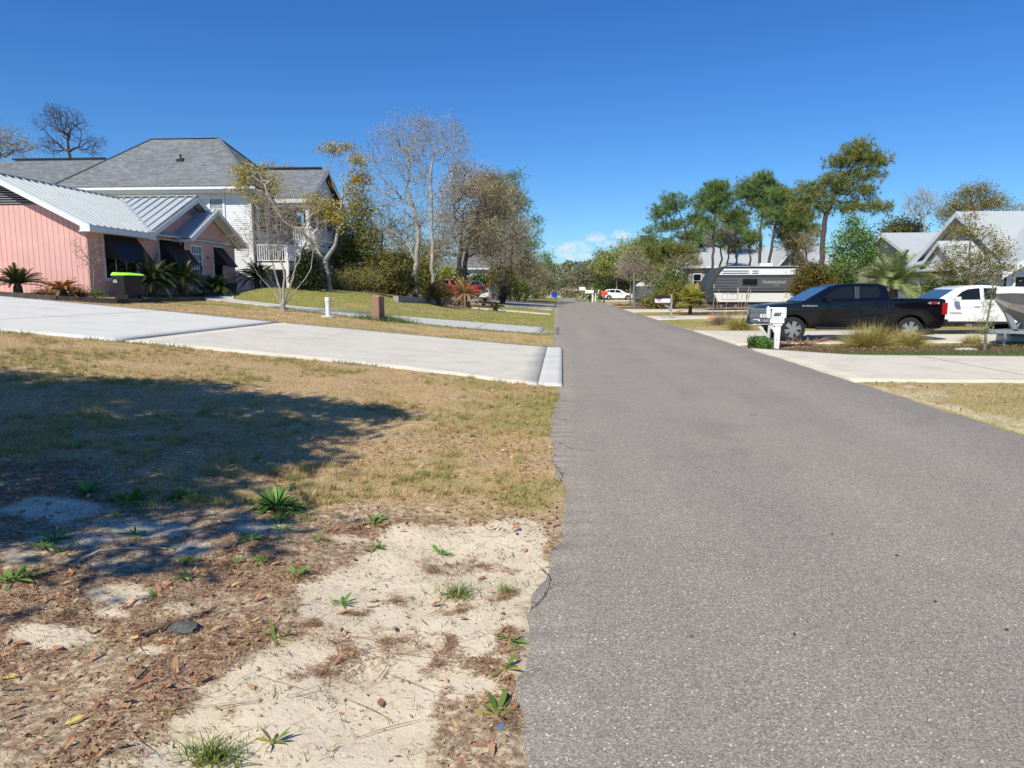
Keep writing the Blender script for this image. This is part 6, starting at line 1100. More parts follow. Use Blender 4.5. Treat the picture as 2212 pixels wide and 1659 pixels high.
# ---- boat on its trailer at the right edge
YB = 20.9; bt = at(2150, 633, YB); bo = thing('boat', 'white and grey hulled boat whose bow points left at the right picture edge', 'boat', (bt.x, YB, 0)); zg = bt.z + .08
st = [(0, .03, zg, zg - .22, zg - .3), (.25, .28, zg + .02, zg - .35, zg - .62), (.8, .62, zg + .0, zg - .45, zg - .95), (1.7, .92, zg - .05, zg - .5, zg - 1.12), (3.0, 1.05, zg - .10, zg - .5, zg - 1.2), (5.2, 1.05, zg - .14, zg - .5, zg - 1.2)]
def hull(nm, m_, rows):
    mb = MB(); vs = []
    for x, w_, a, b_, c in st: vs.append([p for p in rows(x, w_, a, b_, c)])
    k = len(vs[0]); fl = [p for r_ in vs for p in r_]; fs = [(i * k + j, (i + 1) * k + j, (i + 1) * k + j + 1, i * k + j + 1) for i in range(len(vs) - 1) for j in range(k - 1)]; mb.add(fl, fs); mb.build(nm, M[m_], bo, smooth=False)
hull('gunwale', 'whitepaint', lambda x, w_, a, b_, c: [(x, -w_ * .82, a + .08), (x, -w_ - .01, a + .06), (x, -w_ - .01, a - .10)]); hull('gunwale', 'whitepaint', lambda x, w_, a, b_, c: [(x, w_ * .82, a + .08), (x, w_ + .01, a + .06), (x, w_ + .01, a - .10)])
hull('hull', 'boatgrey', lambda x, w_, a, b_, c: [(x, -w_, a - .10), (x, -w_ * .9, b_), (x, w_ * .9, b_), (x, w_, a - .1)]); hull('keel', 'beige', lambda x, w_, a, b_, c: [(x, -w_ * .9, b_), (x, -w_ * .6, (b_ + c) / 2), (x, 0, c), (x, w_ * .6, (b_ + c) / 2), (x, w_ * .9, b_)]); hull('deck', 'whitepaint', lambda x, w_, a, b_, c: [(x, -w_ * .82, a + .08), (x, w_ * .82, a + .08)])
tr_ = thing('boat_trailer', 'galvanised boat trailer with upright bow stand under the boat', 'boat trailer', (bt.x, YB, 0)); mb = MB(); mb.bar((-.15, 0, .52), (6, 0, .52), .1, .08); mb.bar((.9, -.8, .5), (6, -.9, .5), .07, .1); mb.bar((.9, .8, .5), (6, .9, .5), .07, .1); mb.bar((-.1, 0, .5), (.9, -.8, .5), .07, .08); mb.bar((-.1, 0, .5), (.9, .8, .5), .07, .08); mb.build('frame', M['galv'], tr_)
mb = MB(); mb.bar((.62, 0, .5), (.22, 0, 1.3), .1, .13); mb.bar((.25, -.12, 1.25), (.25, .12, 1.25), .1, .1); mb.bar((.6, 0, .55), (.95, 0, 1.15), .05); mb.build('bow_stand', M['galv'], tr_); mb = MB(); mb.tube((.95, -.12, 1.22), (.95, .12, 1.22), .09, n=10); mb.tube((1.1, -.1, .95), (1.1, .1, .95), .07); mb.build('winch', M['black'], tr_)
mb = MB(); mb.bar((.35, 0, 0), (.35, 0, .5), .06); mb.build('jack', M['galv'], tr_); wheel(tr_, 2.2, -1.05, .3, .2)
v = gnd(2172, 742); b_ = thing('livestock_trough', 'low galvanised metal trough on the ground at the right edge', 'trough', (v.x + .1, v.y + .35, v.z)); mb = MB(); mb.box((0, -.35, 0), (1.7, .35, .26)); mb.build('tub', M['galv'], b_, bevel=.06); mb = MB(); mb.box((-.03, -.38, .26), (1.73, .38, .30)); mb.build('rim', M['galv'], b_, bevel=.01)

# ---------------------------------------------------------------- mailboxes, posts, bins
def mbx(root, m_, x0, x1, y0, y1, z0, z1, name='box', nseg=8):
    mb = MB(); r_ = (y1 - y0) / 2; pts = [(y0, z0), (y0, z1 - r_)] + [(y0 + r_ - r_ * math.cos(math.pi * i / nseg), z1 - r_ + r_ * math.sin(math.pi * i / nseg)) for i in range(1, nseg)] + [(y1, z1 - r_), (y1, z0)]
    n = len(pts); mb.add([(x0, y, z) for y, z in pts] + [(x1, y, z) for y, z in pts], [tuple(range(n)), tuple(range(n, 2 * n))[::-1]] + [(i, (i + 1) % n, n + (i + 1) % n, n + i) for i in range(n)]); return mb.build(name, m_, root)
YM = 20.6; v = at(1677, 740, YM); a = thing('mailbox', 'white mailbox numbered 114 on a thick white post', 'mailbox', (v.x, YM, T(v.x, YM)), R(-6)); a.scale = (.85, .85, .85)
mb = MB(); mb.add([(-.08, -.075, 0), (.08, -.075, 0), (.08, .075, 0), (-.08, .075, 0), (-.075, -.075, .9), (.11, -.075, .9), (.11, .075, .9), (-.075, .075, .9)], [(0, 3, 2, 1), (4, 5, 6, 7), (0, 1, 5, 4), (1, 2, 6, 5), (2, 3, 7, 6), (3, 0, 4, 7)]); mb.build('post', M['white'], a)
mb = MB(); mb.box((-.24, -.11, .84), (.2, .11, 1.02)); mb.box((-.15, -.09, .76), (.15, .09, .84)); mb.build('bracket', M['white'], a, bevel=.015); mb = MB(); mb.slab([(-.08, -.04, .5), (-.08, -.04, .82), (-.24, -.04, .82)], (0, 1, 0), .08); mb.build('brace', M['white'], a)
mb = MB(); mb.box((-.36, -.125, 1.0), (.26, .125, 1.36)); bx_ = mb.build('box', M['white'], a, bevel=.045, seg=3); bx_['label'] = 'white plastic box with arched lid'; mb = MB(); mb.box((-.245, -.136, 1.04), (-.215, -.127, 1.3)); mb.box((-.26, -.137, 1.26), (-.2, -.128, 1.32)); mb.build('flag', M['rvmid'], a)
mb = MB(); mb.slab([(-.15, -.128, 1.08), (.06, -.128, 1.08), (.10, -.128, 1.19), (-.11, -.128, 1.19)], (0, -1, 0), .004); mb.build('number_plate', M['black'], a); M['gold'] = mat('reflective_digit', (.5, .52, .48), .4); lettering('114', .11, M['gold'], a, Matrix.Translation((-.025, -.134, 1.135)) @ Matrix.Rotation(R(90), 4, 'X'), extr=.002)
YG = 21.3; v = at(1651, 740, YG); a = thing('mailbox', 'two stacked dark grey mailboxes numbered 116 on a peeling white post', 'mailbox', (v.x, YG, T(v.x, YG)), R(-6)); a.scale = (.84, .84, .82); mb = MB(); mb.bar((.14, 0, 0), (.16, 0, .9), .11); mb.build('post', M['whitewood'], a); mb = MB(); mb.bar((.14, 0, .3), (-.22, 0, .78), .09); mb.bar((-.42, 0, .8), (.2, 0, .82), .16, .05); mb.build('bracket', M['whitewood'], a)
mb = MB(); mb.box((-.50, -.13, .86), (.12, .13, 1.12)); b1 = mb.build('box', M['greybox'], a, bevel=.02); mb = MB(); mb.box((-.53, -.15, 1.0), (.2, .15, 1.36)); b2 = mb.build('box', M['greybox'], a, bevel=.05, seg=3); mb = MB(); mb.box((-.54, -.158, 1.22), (.2, .158, 1.27)); mb.build('lid_rim', M['greybox'], a)
mb = MB()
for i in range(3): mb.box((-.2 + i * .1, -.156, 1.04), (-.11 + i * .1, -.151, 1.16))
mb.build('number_plate', M['white'], a); lettering('116', .13, M['black'], a, Matrix.Translation((-.055, -.158, 1.10)) @ Matrix.Rotation(R(90), 4, 'X'), extr=.002, font_w=1.15); lettering('1115', .12, M['white'], a, Matrix.Translation((.03, -.134, .92)) @ Matrix.Rotation(R(90), 4, 'X'), extr=.002)
mb = MB(); mb.box((-.42, -.145, .96), (-.22, -.132, .985)); mb.box((-.26, -.145, .91), (-.2, -.132, .97)); mb.build('flag', M['white'], a)
b2['label'] = 'upper grey box carrying the number 116'; b1['label'] = 'lower grey box with white flag'
Ym = 42.2; v = at(1445, 680, Ym); a = thing('mailbox', 'wide white mailbox with red flag on a grey wooden post beyond the black pickup', 'mailbox', (v.x, Ym, T(v.x, Ym))); mb = MB(); mb.bar((.1, 0, 0), (.1, 0, 1.38), .13); mb.build('post', M['greywood'], a); mb = MB(); mb.bar((.1, 0, .55), (-.35, 0, .85), .08); mb.bar((-.75, 0, .88), (.1, 0, .88), .12, .06); mb.build('bracket', M['greywood'], a)
mbx(a, M['white'], -.82, .03, -.16, .16, .91, 1.28).scale = (1, 1, 1); mb = MB(); mb.slab([(-.83, -.165, 1.13), (.03, -.165, 1.13), (.03, .165, 1.13), (-.83, .165, 1.13)], (0, 0, 1), .2); mb.build('roof_cover', M['black'], a, bevel=.03); mb = MB(); mb.box((-.78, -.175, 1.1), (-.45, -.162, 1.14)); mb.build('flag', M['taillight'], a); mb = MB(); mb.box((-.7, -.166, 1.0), (-.5, -.161, 1.04)); mb.build('number_plate', M['black'], a)
Yr = 92; v = at(1305, 650, Yr); a = thing('mailbox', 'bright red mailbox on a dark post in front of the white crossover', 'mailbox', (v.x, Yr, T(v.x, Yr))); mb = MB(); mb.bar((0, 0, 0), (0, 0, 1.0), .2); mb.build('post', M['bark_dark'], a); mbx(a, M['redbox'], -.4, .42, -.22, .22, .98, 1.5)
for (px, Y, h_, lean, lab, nm) in ((1264, 118, 2.0, 0, 'white mailbox on a white post, leftmost of the far right mailboxes', 1), (1288, 104, 1.75, .35, 'leaning weathered white post between two far mailboxes', 0), (1279 + 22, 98, 1.5, 0, 'white mailbox on a double white post left of the red one', 1)):
    v = at(px, 640, Y); a = thing('mailbox' if nm else 'leaning_post', lab, 'mailbox' if nm else 'post', (v.x - (1.3 if px == 1301 else 0), Y, T(v.x, Y))); mb = MB(); mb.bar((0, 0, 0), (lean, 0, h_ * .95), .2); (px == 1301) and mb.bar((.4, .2, 0), (.4, .2, h_ * .8), .14); mb.build('post', M['whitewood' if not nm else 'white'], a)
    if nm: mbx(a, M['white'], -1.0, .15, -.2, .2, h_ * .78, h_ * 1.0 + .1)
    if lean: mb = MB(); mb.bar((-1.2, 0, h_ * .62), (lean, 0, h_ * .5), .15); mb.build('crossbar', M['greywood'], a)
# low dark fence of posts and far white mailboxes at the end of the street
v0 = at(1222, 640, 190)
for k, (px, Y) in enumerate(((1232, 165), (1243, 150))):
    v = at(px, 640, Y); a = thing('mailbox', ('pale mailbox furthest down the right side of the street', 'pale mailbox second furthest down the right side of the street')[k], 'mailbox', (v.x, Y, T(v.x, Y))); mb = MB(); mb.bar((0, 0, 0), (0, 0, 1.3), .22); mb.build('post', M['greywood'], a); mbx(a, M['white'], -.7, .3, -.22, .22, 1.2, 1.75)
fe = wthing('low_fence', 'low dark post and rail fence along the far right verge', 'fence', (6.6, 120, .05)); mb = MB()
for y in range(118, 176, 4): mb.bar((6.9, y, T(6.9, y)), (6.9, y, 1.0), .16)
mb.build('fence_posts', M['bark_dark'], fe); mb = MB(); mb.bar((6.9, 118, .85), (6.9, 174, .85), .07, .12); mb.build('rail', M['bark_dark'], fe)
# blue bins
for k, (px, Y) in enumerate(((1193.5, 158), (1199.5, 154))):
    v = at(px, 642, Y); a = thing('wheeled_bin', ('blue wheeled bin on the left of the far pair', 'blue wheeled bin on the right of the far pair')[k], 'wheeled bin', (v.x, Y, T(v.x, Y) + .02), 0, 'blue wheeled bins at the roadside'); mb = MB(); mb.add([(-.32, -.3, 0), (.32, -.3, 0), (.32, .3, 0), (-.32, .3, 0), (-.4, -.38, 1.0), (.4, -.38, 1.0), (.4, .38, 1.0), (-.4, .38, 1.0)], [(0, 3, 2, 1), (4, 5, 6, 7), (0, 1, 5, 4), (1, 2, 6, 5), (2, 3, 7, 6), (3, 0, 4, 7)]); mb.build('body', M['bluebin'], a, bevel=.03)
    mb = MB(); mb.box((-.43, -.42, 1.0), (.43, .42, 1.08)); mb.tube((-.35, .46, 1.02), (.35, .46, 1.02), .025); mb.build('lid', M['bluebin'], a, bevel=.02); mb = MB(); mb.tube((-.38, .34, .13), (-.30, .34, .13), .13); mb.tube((.30, .34, .13), (.38, .34, .13), .13); mb.build('wheels', M['black'], a)
# black bin with a lime lid by the pink house
Yb = 24.6; v = at(277, 640, Yb); a = thing('wheeled_bin', 'black wheeled bin with a lime green lid in front of the pink house', 'wheeled bin', (v.x, Yb, T(v.x, Yb) + .0), R(-24)); a.scale = (.82, .82, .9); mb = MB(); mb.add([(-.34, -.36, .03), (.34, -.36, .03), (.34, .34, .03), (-.34, .34, .03), (-.42, -.45, 1.02), (.42, -.45, 1.02), (.42, .42, 1.02), (-.42, .42, 1.02)], [(0, 3, 2, 1), (4, 5, 6, 7), (0, 1, 5, 4), (1, 2, 6, 5), (2, 3, 7, 6), (3, 0, 4, 7)]); mb.build('body', M['black'], a, bevel=.03)
mb = MB(); mb.add([(-.45, -.47, 1.03), (.62, -.47, 1.03), (.62, .45, 1.03), (-.45, .45, 1.03), (-.40, -.40, 1.16), (.45, -.40, 1.10), (.45, .40, 1.10), (-.40, .40, 1.16)], [(0, 3, 2, 1), (4, 5, 6, 7), (0, 1, 5, 4), (1, 2, 6, 5), (2, 3, 7, 6), (3, 0, 4, 7)]); mb.build('lid', M['lime'], a, bevel=.03)
for s in (-1, 1): mb = MB(); mb.tube((.36, s * .34 - .03, .15), (.36, s * .34 + .03, .15), .15, n=16); mb.build('wheel', M['tyre'], a)
lettering('GFL', .17, M['white'], a, Matrix.Translation((-.16, -.437, .80)) @ Matrix.Rotation(R(87), 4, 'X'), extr=.008)
# cleanout pipe, brown post
v = gnd(709, 686); a = thing('cleanout_pipe', 'white plastic standpipe with cap on a small concrete disc', 'pipe', tuple(v)); mb = MB(); mb.tube((0, 0, 0), (0, 0, .62), .085, n=18); mb.build('pipe', M['white'], a, smooth=True); mb = MB(); mb.lathe((0, 0, .58), [(.10, 0), (.105, .1), (.10, .15), (.04, .16)], 18); mb.build('cap', M['white'], a, smooth=True); mb = MB(); mb.lathe((0, 0, -.05), [(.26, 0), (.26, .1), (.2, .12)], 18); mb.build('collar', M['concrete'], a)
v = gnd(817, 693); a = thing('utility_pedestal', 'square brown post with chamfered top between the driveways', 'bollard', (v.x, v.y, v.z - .03), R(-22)); mb = MB(); mb.box((-.17, -.17, 0), (.17, .17, .92)); mb.build('post', M['brownpost'], a, bevel=.01); mb = MB(); mb.add([(-.17, -.17, .92), (.17, -.17, .92), (.17, .17, .92), (-.17, .17, .92), (-.08, -.10, 1.0), (.12, -.10, .985), (.12, .12, .985), (-.08, .12, 1.0)], [(0, 3, 2, 1), (4, 5, 6, 7), (0, 1, 5, 4), (1, 2, 6, 5), (2, 3, 7, 6), (3, 0, 4, 7)]); mb.build('top', M['brownpost'], a)
v = gnd(1012, 656); a = thing('white_post', 'short white post just right of the trunked sago palm', 'post', tuple(v)); mb = MB(); mb.lathe((0, 0, 0), [(.09, 0), (.085, .62), (.05, .7), (.01, .73)], 12); mb.build('post', M['white'], a, smooth=True)
for k, (px, py, h_) in enumerate(((1134, 652, 1.5), (1140, 651, 1.3), (1160, 643, 1.9), (1171, 643, 1.9), (1177, 643, 1.5))):
    v = gnd(px, py); a = thing('wooden_post', ('weathered gate post nearest on the left verge', 'thin post right behind the nearest weathered gate post', 'pale upright board, first of the far three', 'pale upright board, second of the far three', 'pale upright board, last of the far three')[k], 'post', tuple(v)); s_ = .1 + .0012 * v.y; mb = MB(); mb.bar((0, 0, 0), (.05, 0, h_), s_ * 1.6, s_); mb.build('post', M['greywood' if k < 2 else 'brickbrown'], a, bevel=.02)
v = at(1200, 640, 150); v = at(1197 - 21, 640, 120); a = thing('street_pole', 'slim pale pole on the left verge before the blue bins', 'pole', (at(1190, 640, 150).x, 150, T(at(1190, 640, 150).x, 150))); mb = MB(); mb.tube((0, 0, 0), (0, 0, 2.6), .09, .08); mb.build('post', M['whitewood'], a)
v = gnd(1537, 691); a = thing('marker_stake', 'thin stake standing in an orange base by the cream driveway', 'marker', tuple(v)); mb = MB(); mb.lathe((0, 0, 0), [(.34, 0), (.3, .05), (.1, .1), (.05, .16)], 14); mb.build('stand', M['orange'], a); mb = MB(); mb.tube((0, 0, .1), (.12, 0, 1.35), .02, n=6); mb.build('rod', M['greywood'], a)
v = gnd(966, 649); a = thing('white_dish', 'small white saucer lying in the left bed edge', 'dish', tuple(v)); mb = MB(); mb.lathe((0, 0, 0), [(.1, 0), (.22, .06), (.2, .07), (.05, .03)], 14); mb.build('dish', M['white'], a)
v = gnd(2155 - 10, 753); o = thing('pale_stone', 'flat pale stone on the verge below the small cypress sapling', 'stone', tuple(gnd(2087, 756))); mb = MB(); mb.lathe((0, 0, -.02), [(.2, 0), (.22, .03), (.12, .07), (.02, .08)], 9); mb.build('stone', M['palerock'], o); o.scale = (1.5, .8, 1)
o = thing('white_rag', 'small white scrap lying on the grass under the rusty clumps', 'litter', tuple(gnd(1888, 752))); mb = MB(); mb.lathe((0, 0, 0), [(.1, 0), (.09, .04), (.03, .07)], 7); mb.build('scrap', M['white'], o)
# edgings
def edging(label, pts, h, w, m_, name='garden_edging', cat='edging'):
    P = [Vector(p) for p in pts]; a = wthing(name, label, cat, tuple(P[0])); mb = MB()
    for p, q in zip(P, P[1:]): mb.bar((p.x, p.y, p.z + h / 2 - .05), (q.x, q.y, q.z + h / 2 - .05), w, h + .1)
    mb.build('edging_blocks', M[m_], a); return a
edging('low stone edging around the hedge bed on the left', [gnd(855, 651), gnd(900, 653), gnd(940, 655), gnd(985, 659), gnd(1012, 661)], .3, .3, 'stonewall')
edging('low dark timber edging between the pink house and its driveway', [(-24.5, 22.0, T(-24.5, 22)), (-19, 22.05, T(-19, 22)), (-16.3, 22.3, T(-16.3, 22.3)), (-15.0, 23.4, T(-15, 23.4)), (-14.9, 26, T(-14.9, 26)), (-14.9, 29.2, T(-14.9, 29.2))], .16, .12, 'bark_dark')
v = at(492, 632, 35.6); a = thing('planter_box', 'small dark planter box under the right window of the pink house', 'planter', (v.x, 35.6, T(v.x, 35.6))); mb = MB(); mb.add([(-.3, -.25, 0), (.3, -.25, 0), (.3, .25, 0), (-.3, .25, 0), (-.38, -.32, .5), (.38, -.32, .5), (.38, .32, .5), (-.38, .32, .5)], [(0, 3, 2, 1), (4, 5, 6, 7), (0, 1, 5, 4), (1, 2, 6, 5), (2, 3, 7, 6), (3, 0, 4, 7)]); mb.build('planter_tub', M['rvgrey'], a)

# ---------------------------------------------------------------- trees and shrubs, left side
tree('bare_tree', 'tall dark bare tree standing behind the white house roof', 58, [(154, 400), (152, 345), (146, 305)], [(110, 262, 42, 26), (150, 270, 40, 34), (195, 315, 38, 24), (110, 315, 32, 22), (120, 240, 25, 14)], 'bark_dark', natt=420, rbase=.2, rtip=.012, twigs='twig_dark', ntw=3, tl=.6, tw=.018, jit=.12)
tree('brown_tree', 'brown leafed tree at the left picture edge behind the roofs', 62, [(-12, 420), (-5, 350), (5, 320)], [(8, 305, 55, 34), (45, 325, 38, 22), (-30, 310, 40, 34)], 'bark_mid', natt=180, leaf='lf_tan', lsize=.16, nleaf=9, spread=.5, twigs='twig', ntw=4, tl=.6, tw=.02)
tree('laurel_tree', 'crooked yellow leafed tree in front of the white house porch', 38, [(712, 640), (707, 590), (702, 563), (724, 530), (732, 480), (738, 440), (742, 395), (738, 350)],
     [(540, 372, 42, 20), (522, 402, 32, 20), (585, 395, 26, 30), (555, 430, 26, 14), (708, 322, 26, 12), (745, 318, 24, 14), (770, 345, 22, 14), (690, 445, 28, 28), (668, 430, 20, 14), (715, 455, 24, 28), (765, 420, 26, 40), (740, 470, 26, 30), (780, 385, 24, 20)], 'bark_grey',
     limbs=[[(702, 566), (680, 530), (652, 500, -.5), (612, 478, -.8), (590, 440, -1), (572, 400, -1), (545, 380, -1)], [(735, 430), (718, 400), (712, 360), (722, 332)]], natt=460, rbase=.14, rtip=.008, bf=.25, leaf='lf_yellow', lsize=.125, nleaf=22, spread=.18, aspect=.35, twigs='twig', ntw=2, tl=.4, tw=.012)
tree('crape_myrtle', 'bare many stemmed pale shrub in the lawn before the white house', 27, [(612, 675), (611, 655)], [(560, 470, 50, 55), (610, 450, 55, 60), (655, 480, 45, 60), (530, 520, 35, 40), (590, 520, 50, 40), (685, 510, 22, 40)], 'bark_grey',
     limbs=[[(611, 660), (596, 620), (566, 570, -.4), (545, 520, -.5), (530, 470, -.5)], [(611, 660), (600, 610, .3), (584, 550, .4), (575, 480, .4)], [(612, 660), (615, 600), (600, 540, .2), (610, 450)], [(612, 660), (628, 610, -.3), (648, 560, -.3), (655, 480, -.3)], [(613, 660), (634, 600, .3), (640, 540, .4), (632, 470, .4)], [(612, 662), (590, 630, .5), (556, 590, .6), (525, 540, .8)], [(614, 660), (645, 620), (672, 580), (680, 520)]],
     natt=620, rbase=.085, rtip=.0045, bf=.12, step=.3, jit=.03, leaf='lf_brown', lsize=.06, nleaf=3, spread=.1, twigs='twig', ntw=3, tl=.4, tw=.008, leaffrac=.7)
tree('bare_oak', 'large pale bare oak with forked leaning trunk left of the straight one', 52, [(897, 640), (896, 590), (900, 545), (904, 500), (898, 465), (890, 440), (878, 405), (870, 370)],
     [(830, 300, 40, 34), (870, 285, 45, 42), (915, 300, 38, 40), (800, 345, 28, 34), (850, 360, 50, 45), (905, 380, 35, 45), (820, 420, 40, 40), (800, 480, 26, 26), (870, 330, 40, 40), (860, 440, 50, 50), (840, 520, 40, 34), (910, 450, 34, 50)], 'bark_grey',
     limbs=[[(895, 560), (880, 525), (850, 503), (815, 488), (795, 470)], [(904, 505), (920, 470, 1), (925, 420, 2), (915, 360, 2)], [(892, 445), (860, 420), (832, 390), (812, 350)], [(878, 405), (885, 350), (870, 300)]], natt=820, rbase=.205, rtip=.010, bf=.18, twigs='twig', ntw=3, tl=.6, tw=.014, jit=.10, leaf='lf_tan', lsize=.10, nleaf=2, spread=.3)
tree('white_trunk_oak', 'tall bare oak with straight pale trunk behind the red pickup', 50, [(936, 645), (934, 560), (933, 480), (932, 420), (931, 370), (936, 335), (945, 300)],
     [(905, 262, 26, 22), (935, 285, 40, 28), (975, 275, 34, 26), (995, 310, 26, 28), (965, 330, 45, 28), (900, 320, 34, 30), (985, 365, 30, 22), (915, 380, 24, 26), (1010, 395, 40, 16), (975, 430, 30, 20), (960, 480, 34, 34), (985, 530, 34, 24), (950, 430, 30, 40)], 'bark_grey',
     limbs=[[(932, 425), (950, 412), (985, 408, -1), (1020, 392, -1)], [(933, 500), (955, 478, -1), (985, 462, -1.5), (1005, 440, -1)], [(934, 545), (960, 533, -1), (990, 528, -1)], [(933, 400), (915, 375), (895, 340)], [(931, 372), (905, 350), (898, 300), (912, 262)], [(936, 335), (965, 315), (985, 285)], [(932, 500), (905, 480), (885, 450)]], natt=800, rbase=.15, rtip=.009, bf=.16, twigs='twig', ntw=3, tl=.6, tw=.014, jit=.09, leaf='lf_tan', lsize=.10, nleaf=1, spread=.3)
for a in (('leafy_oak', 'brown leafed oak with dark trunk beside the red pickup', 60, [(990, 640), (992, 560), (996, 510), (1000, 470)], [(985, 400, 34, 36), (1020, 420, 50, 50), (975, 470, 40, 44), (1030, 500, 56, 46), (1000, 365, 30, 18), (960, 540, 30, 30)], 'bark_dark', 'lf_brown', 250),
          ('leafy_oak', 'second brown leafed oak, its trunk just right of the first dark one', 63, [(1001, 640), (1004, 570), (1014, 520), (1030, 470)], [(1045, 400, 34, 30), (1070, 440, 34, 40), (1050, 480, 45, 40), (1075, 400, 20, 22), (1035, 530, 45, 26)], 'bark_dark', 'lf_brown', 250),
          ('leafy_oak', 'tan leafed tree right of the two dark trunks', 76, [(1075, 640), (1078, 580), (1084, 520)], [(1095, 450, 32, 44), (1110, 500, 36, 36), (1080, 540, 40, 36), (1105, 420, 18, 24)], 'bark_mid', 'lf_tan', 230),
          ('leafy_oak', 'orange brown tree further down the left side of the street', 88, [(1118, 640), (1120, 590)], [(1115, 550, 40, 36), (1135, 530, 24, 30), (1100, 585, 40, 28), (1140, 575, 24, 30)], 'bark_mid', 'lf_brown', 210),
          ('leafy_oak', 'rounded tan tree beside the far left driveway', 112, [(1150, 640), (1151, 600)], [(1150, 580, 28, 36), (1165, 600, 20, 26), (1140, 610, 24, 20)], 'bark_mid', 'lf_tan', 170),
          ('leafy_oak', 'grey twiggy tree near the blue bins', 165, [(1183, 638), (1184, 620)], [(1183, 610, 18, 18), (1195, 617, 12, 12), (1172, 618, 16, 14)], 'bark_mid', 'lf_fargrey', 120)):
    nm, lb, Y, tr, lo, bk, lf, na = a; tree(nm, lb, Y, tr, lo, bk, natt=int(na * 1.5), rbase=.24, rtip=.012, leaf=lf, lsize=.10 + Y * .0007, nleaf=30, spread=.55, twigs='twig', ntw=6, tl=.9, tw=.024)
tree('pine_tree', 'dark pine leaning out behind the brown oaks on the left', 84, [(1098, 640), (1104, 540), (1112, 440), (1112, 400)], [(1110, 385, 16, 12), (1128, 440, 18, 16), (1118, 415, 16, 12), (1145, 478, 20, 12), (1155, 500, 14, 8), (1150, 528, 18, 10), (1098, 402, 16, 14), (1060, 400, 18, 14)], 'bark_pine', natt=110, rbase=.25, needle='nd', nneedle=14, spread=.5, nl=.45, nw=.035)
tree('pine_tree', 'small lone pine above the tree line at the end of the street', 185, [(1178, 638), (1178, 600), (1178, 565)], [(1178, 553, 9, 5), (1184, 562, 9, 5), (1172, 573, 9, 4), (1187, 580, 10, 5), (1176, 592, 10, 4)], 'bark_pine', natt=60, rbase=.3, needle='nd', nneedle=9, spread=.8, nl=.9, nw=.09)
for a in (('evergreen_tree', 'olive and gold evergreen tree right behind the crooked yellow tree', 47, [(772, 640), (772, 590), (775, 540)], [(760, 490, 30, 38), (780, 450, 22, 30), (755, 550, 40, 45), (795, 520, 34, 40), (790, 580, 40, 34), (730, 590, 30, 30)], 'lf_olive', 260),
          ('evergreen_tree', 'rounded dark olive evergreen left of the forked oak', 54, [(850, 640), (850, 600)], [(845, 580, 36, 30), (870, 565, 30, 26), (825, 560, 24, 24), (880, 600, 26, 24)], 'lf_olive', 190),
          ('evergreen_tree', 'narrow olive evergreen between the two pale oaks', 60, [(915, 640), (916, 600)], [(916, 588, 20, 30), (905, 615, 18, 20), (922, 612, 16, 20)], 'lf_olive', 130),
          ('evergreen_tree', 'dark evergreen mass behind the porch corner of the white house', 56, [(745, 640), (745, 600)], [(722, 500, 18, 30), (740, 540, 30, 40), (720, 580, 24, 40)], 'lf_dark', 130)):
    nm, lb, Y, tr, lo, lf, na = a; tree(nm, lb, Y, tr, lo, 'bark_dark', natt=int(na * 1.4), rbase=.14, leaf=lf, lsize=.14, nleaf=46, spread=.38, twigs='twig_dark', ntw=1, tl=.5, tw=.012)
tree('background_tree', 'thin brown twiggy tree in the gap behind the evergreens', 80, [(822, 640), (822, 560), (826, 500)], [(820, 480, 45, 40), (850, 500, 34, 34), (795, 500, 26, 30), (780, 430, 20, 26)], 'bark_dark', natt=210, rbase=.2, leaf='lf_brown', lsize=.16, nleaf=5, spread=.5, twigs='twig_dark', ntw=5, tl=.9, tw=.024)
tree('background_tree', 'bare twiggy tree showing over the porch roof of the white house', 66, [(600, 500), (600, 400), (598, 380)], [(590, 368, 34, 16), (625, 372, 26, 14)], 'bark_mid', natt=100, rbase=.18, leaf='lf_tan', lsize=.12, nleaf=3, spread=.4, twigs='twig', ntw=5, tl=.7, tw=.02)
bush('evergreen_bush', 'dense dark evergreen bush in front of the white house porch', 37.6, [(664, 572, 26, 36), (672, 605, 34, 30), (650, 610, 20, 26), (690, 600, 14, 24)], 'lf_dark', 9000, .10, clump=90, cs=.22, px0=667)
bush('azalea_bush', 'wide loose azalea with bare lower branches under the yellow tree', 43.5, [(725, 606, 30, 22), (765, 602, 36, 24), (805, 606, 34, 22), (750, 620, 44, 12)], 'lf_olive', 4200, .09, stems=14, clump=90, cs=.25, twigs='twig', px0=765)
bush('camellia_bush', 'waxy camellia with gold flecked leaves left of the round hedge', 44, [(862, 600, 30, 28), (878, 612, 24, 26), (845, 615, 20, 22)], 'lf_camellia', 7000, .12, clump=90, cs=.22, px0=864, bark='bark_mid')
bush('round_hedge', 'round clipped bronze hedge in front of the red pickup', 43.5, [(930, 631, 18, 19), (948, 627, 24, 20), (966, 631, 16, 18)], 'lf_hedge', 12000, .055, clump=140, cs=.08, shell=.25, px0=950)
bush('fresh_green_bush', 'bright yellow green bush behind the red pickup', 76, [(962, 592, 16, 10), (980, 596, 14, 10)], 'lf_yelgreen', 2200, .22, clump=40, cs=.4, px0=968)
bush('evergreen_bush', 'dark camellia like bush behind the dark car', 76, [(1082, 600, 24, 24), (1095, 615, 20, 18)], 'lf_camellia', 4500, .2, clump=60, cs=.45, px0=1088)
bush('twiggy_shrub', 'bare grey twiggy shrub right of the dark car', 68, [(1085, 605, 20, 24), (1098, 615, 14, 18)], 'lf_tan', 500, .10, stems=20, clump=70, cs=.3, twigs='twig', px0=1088)
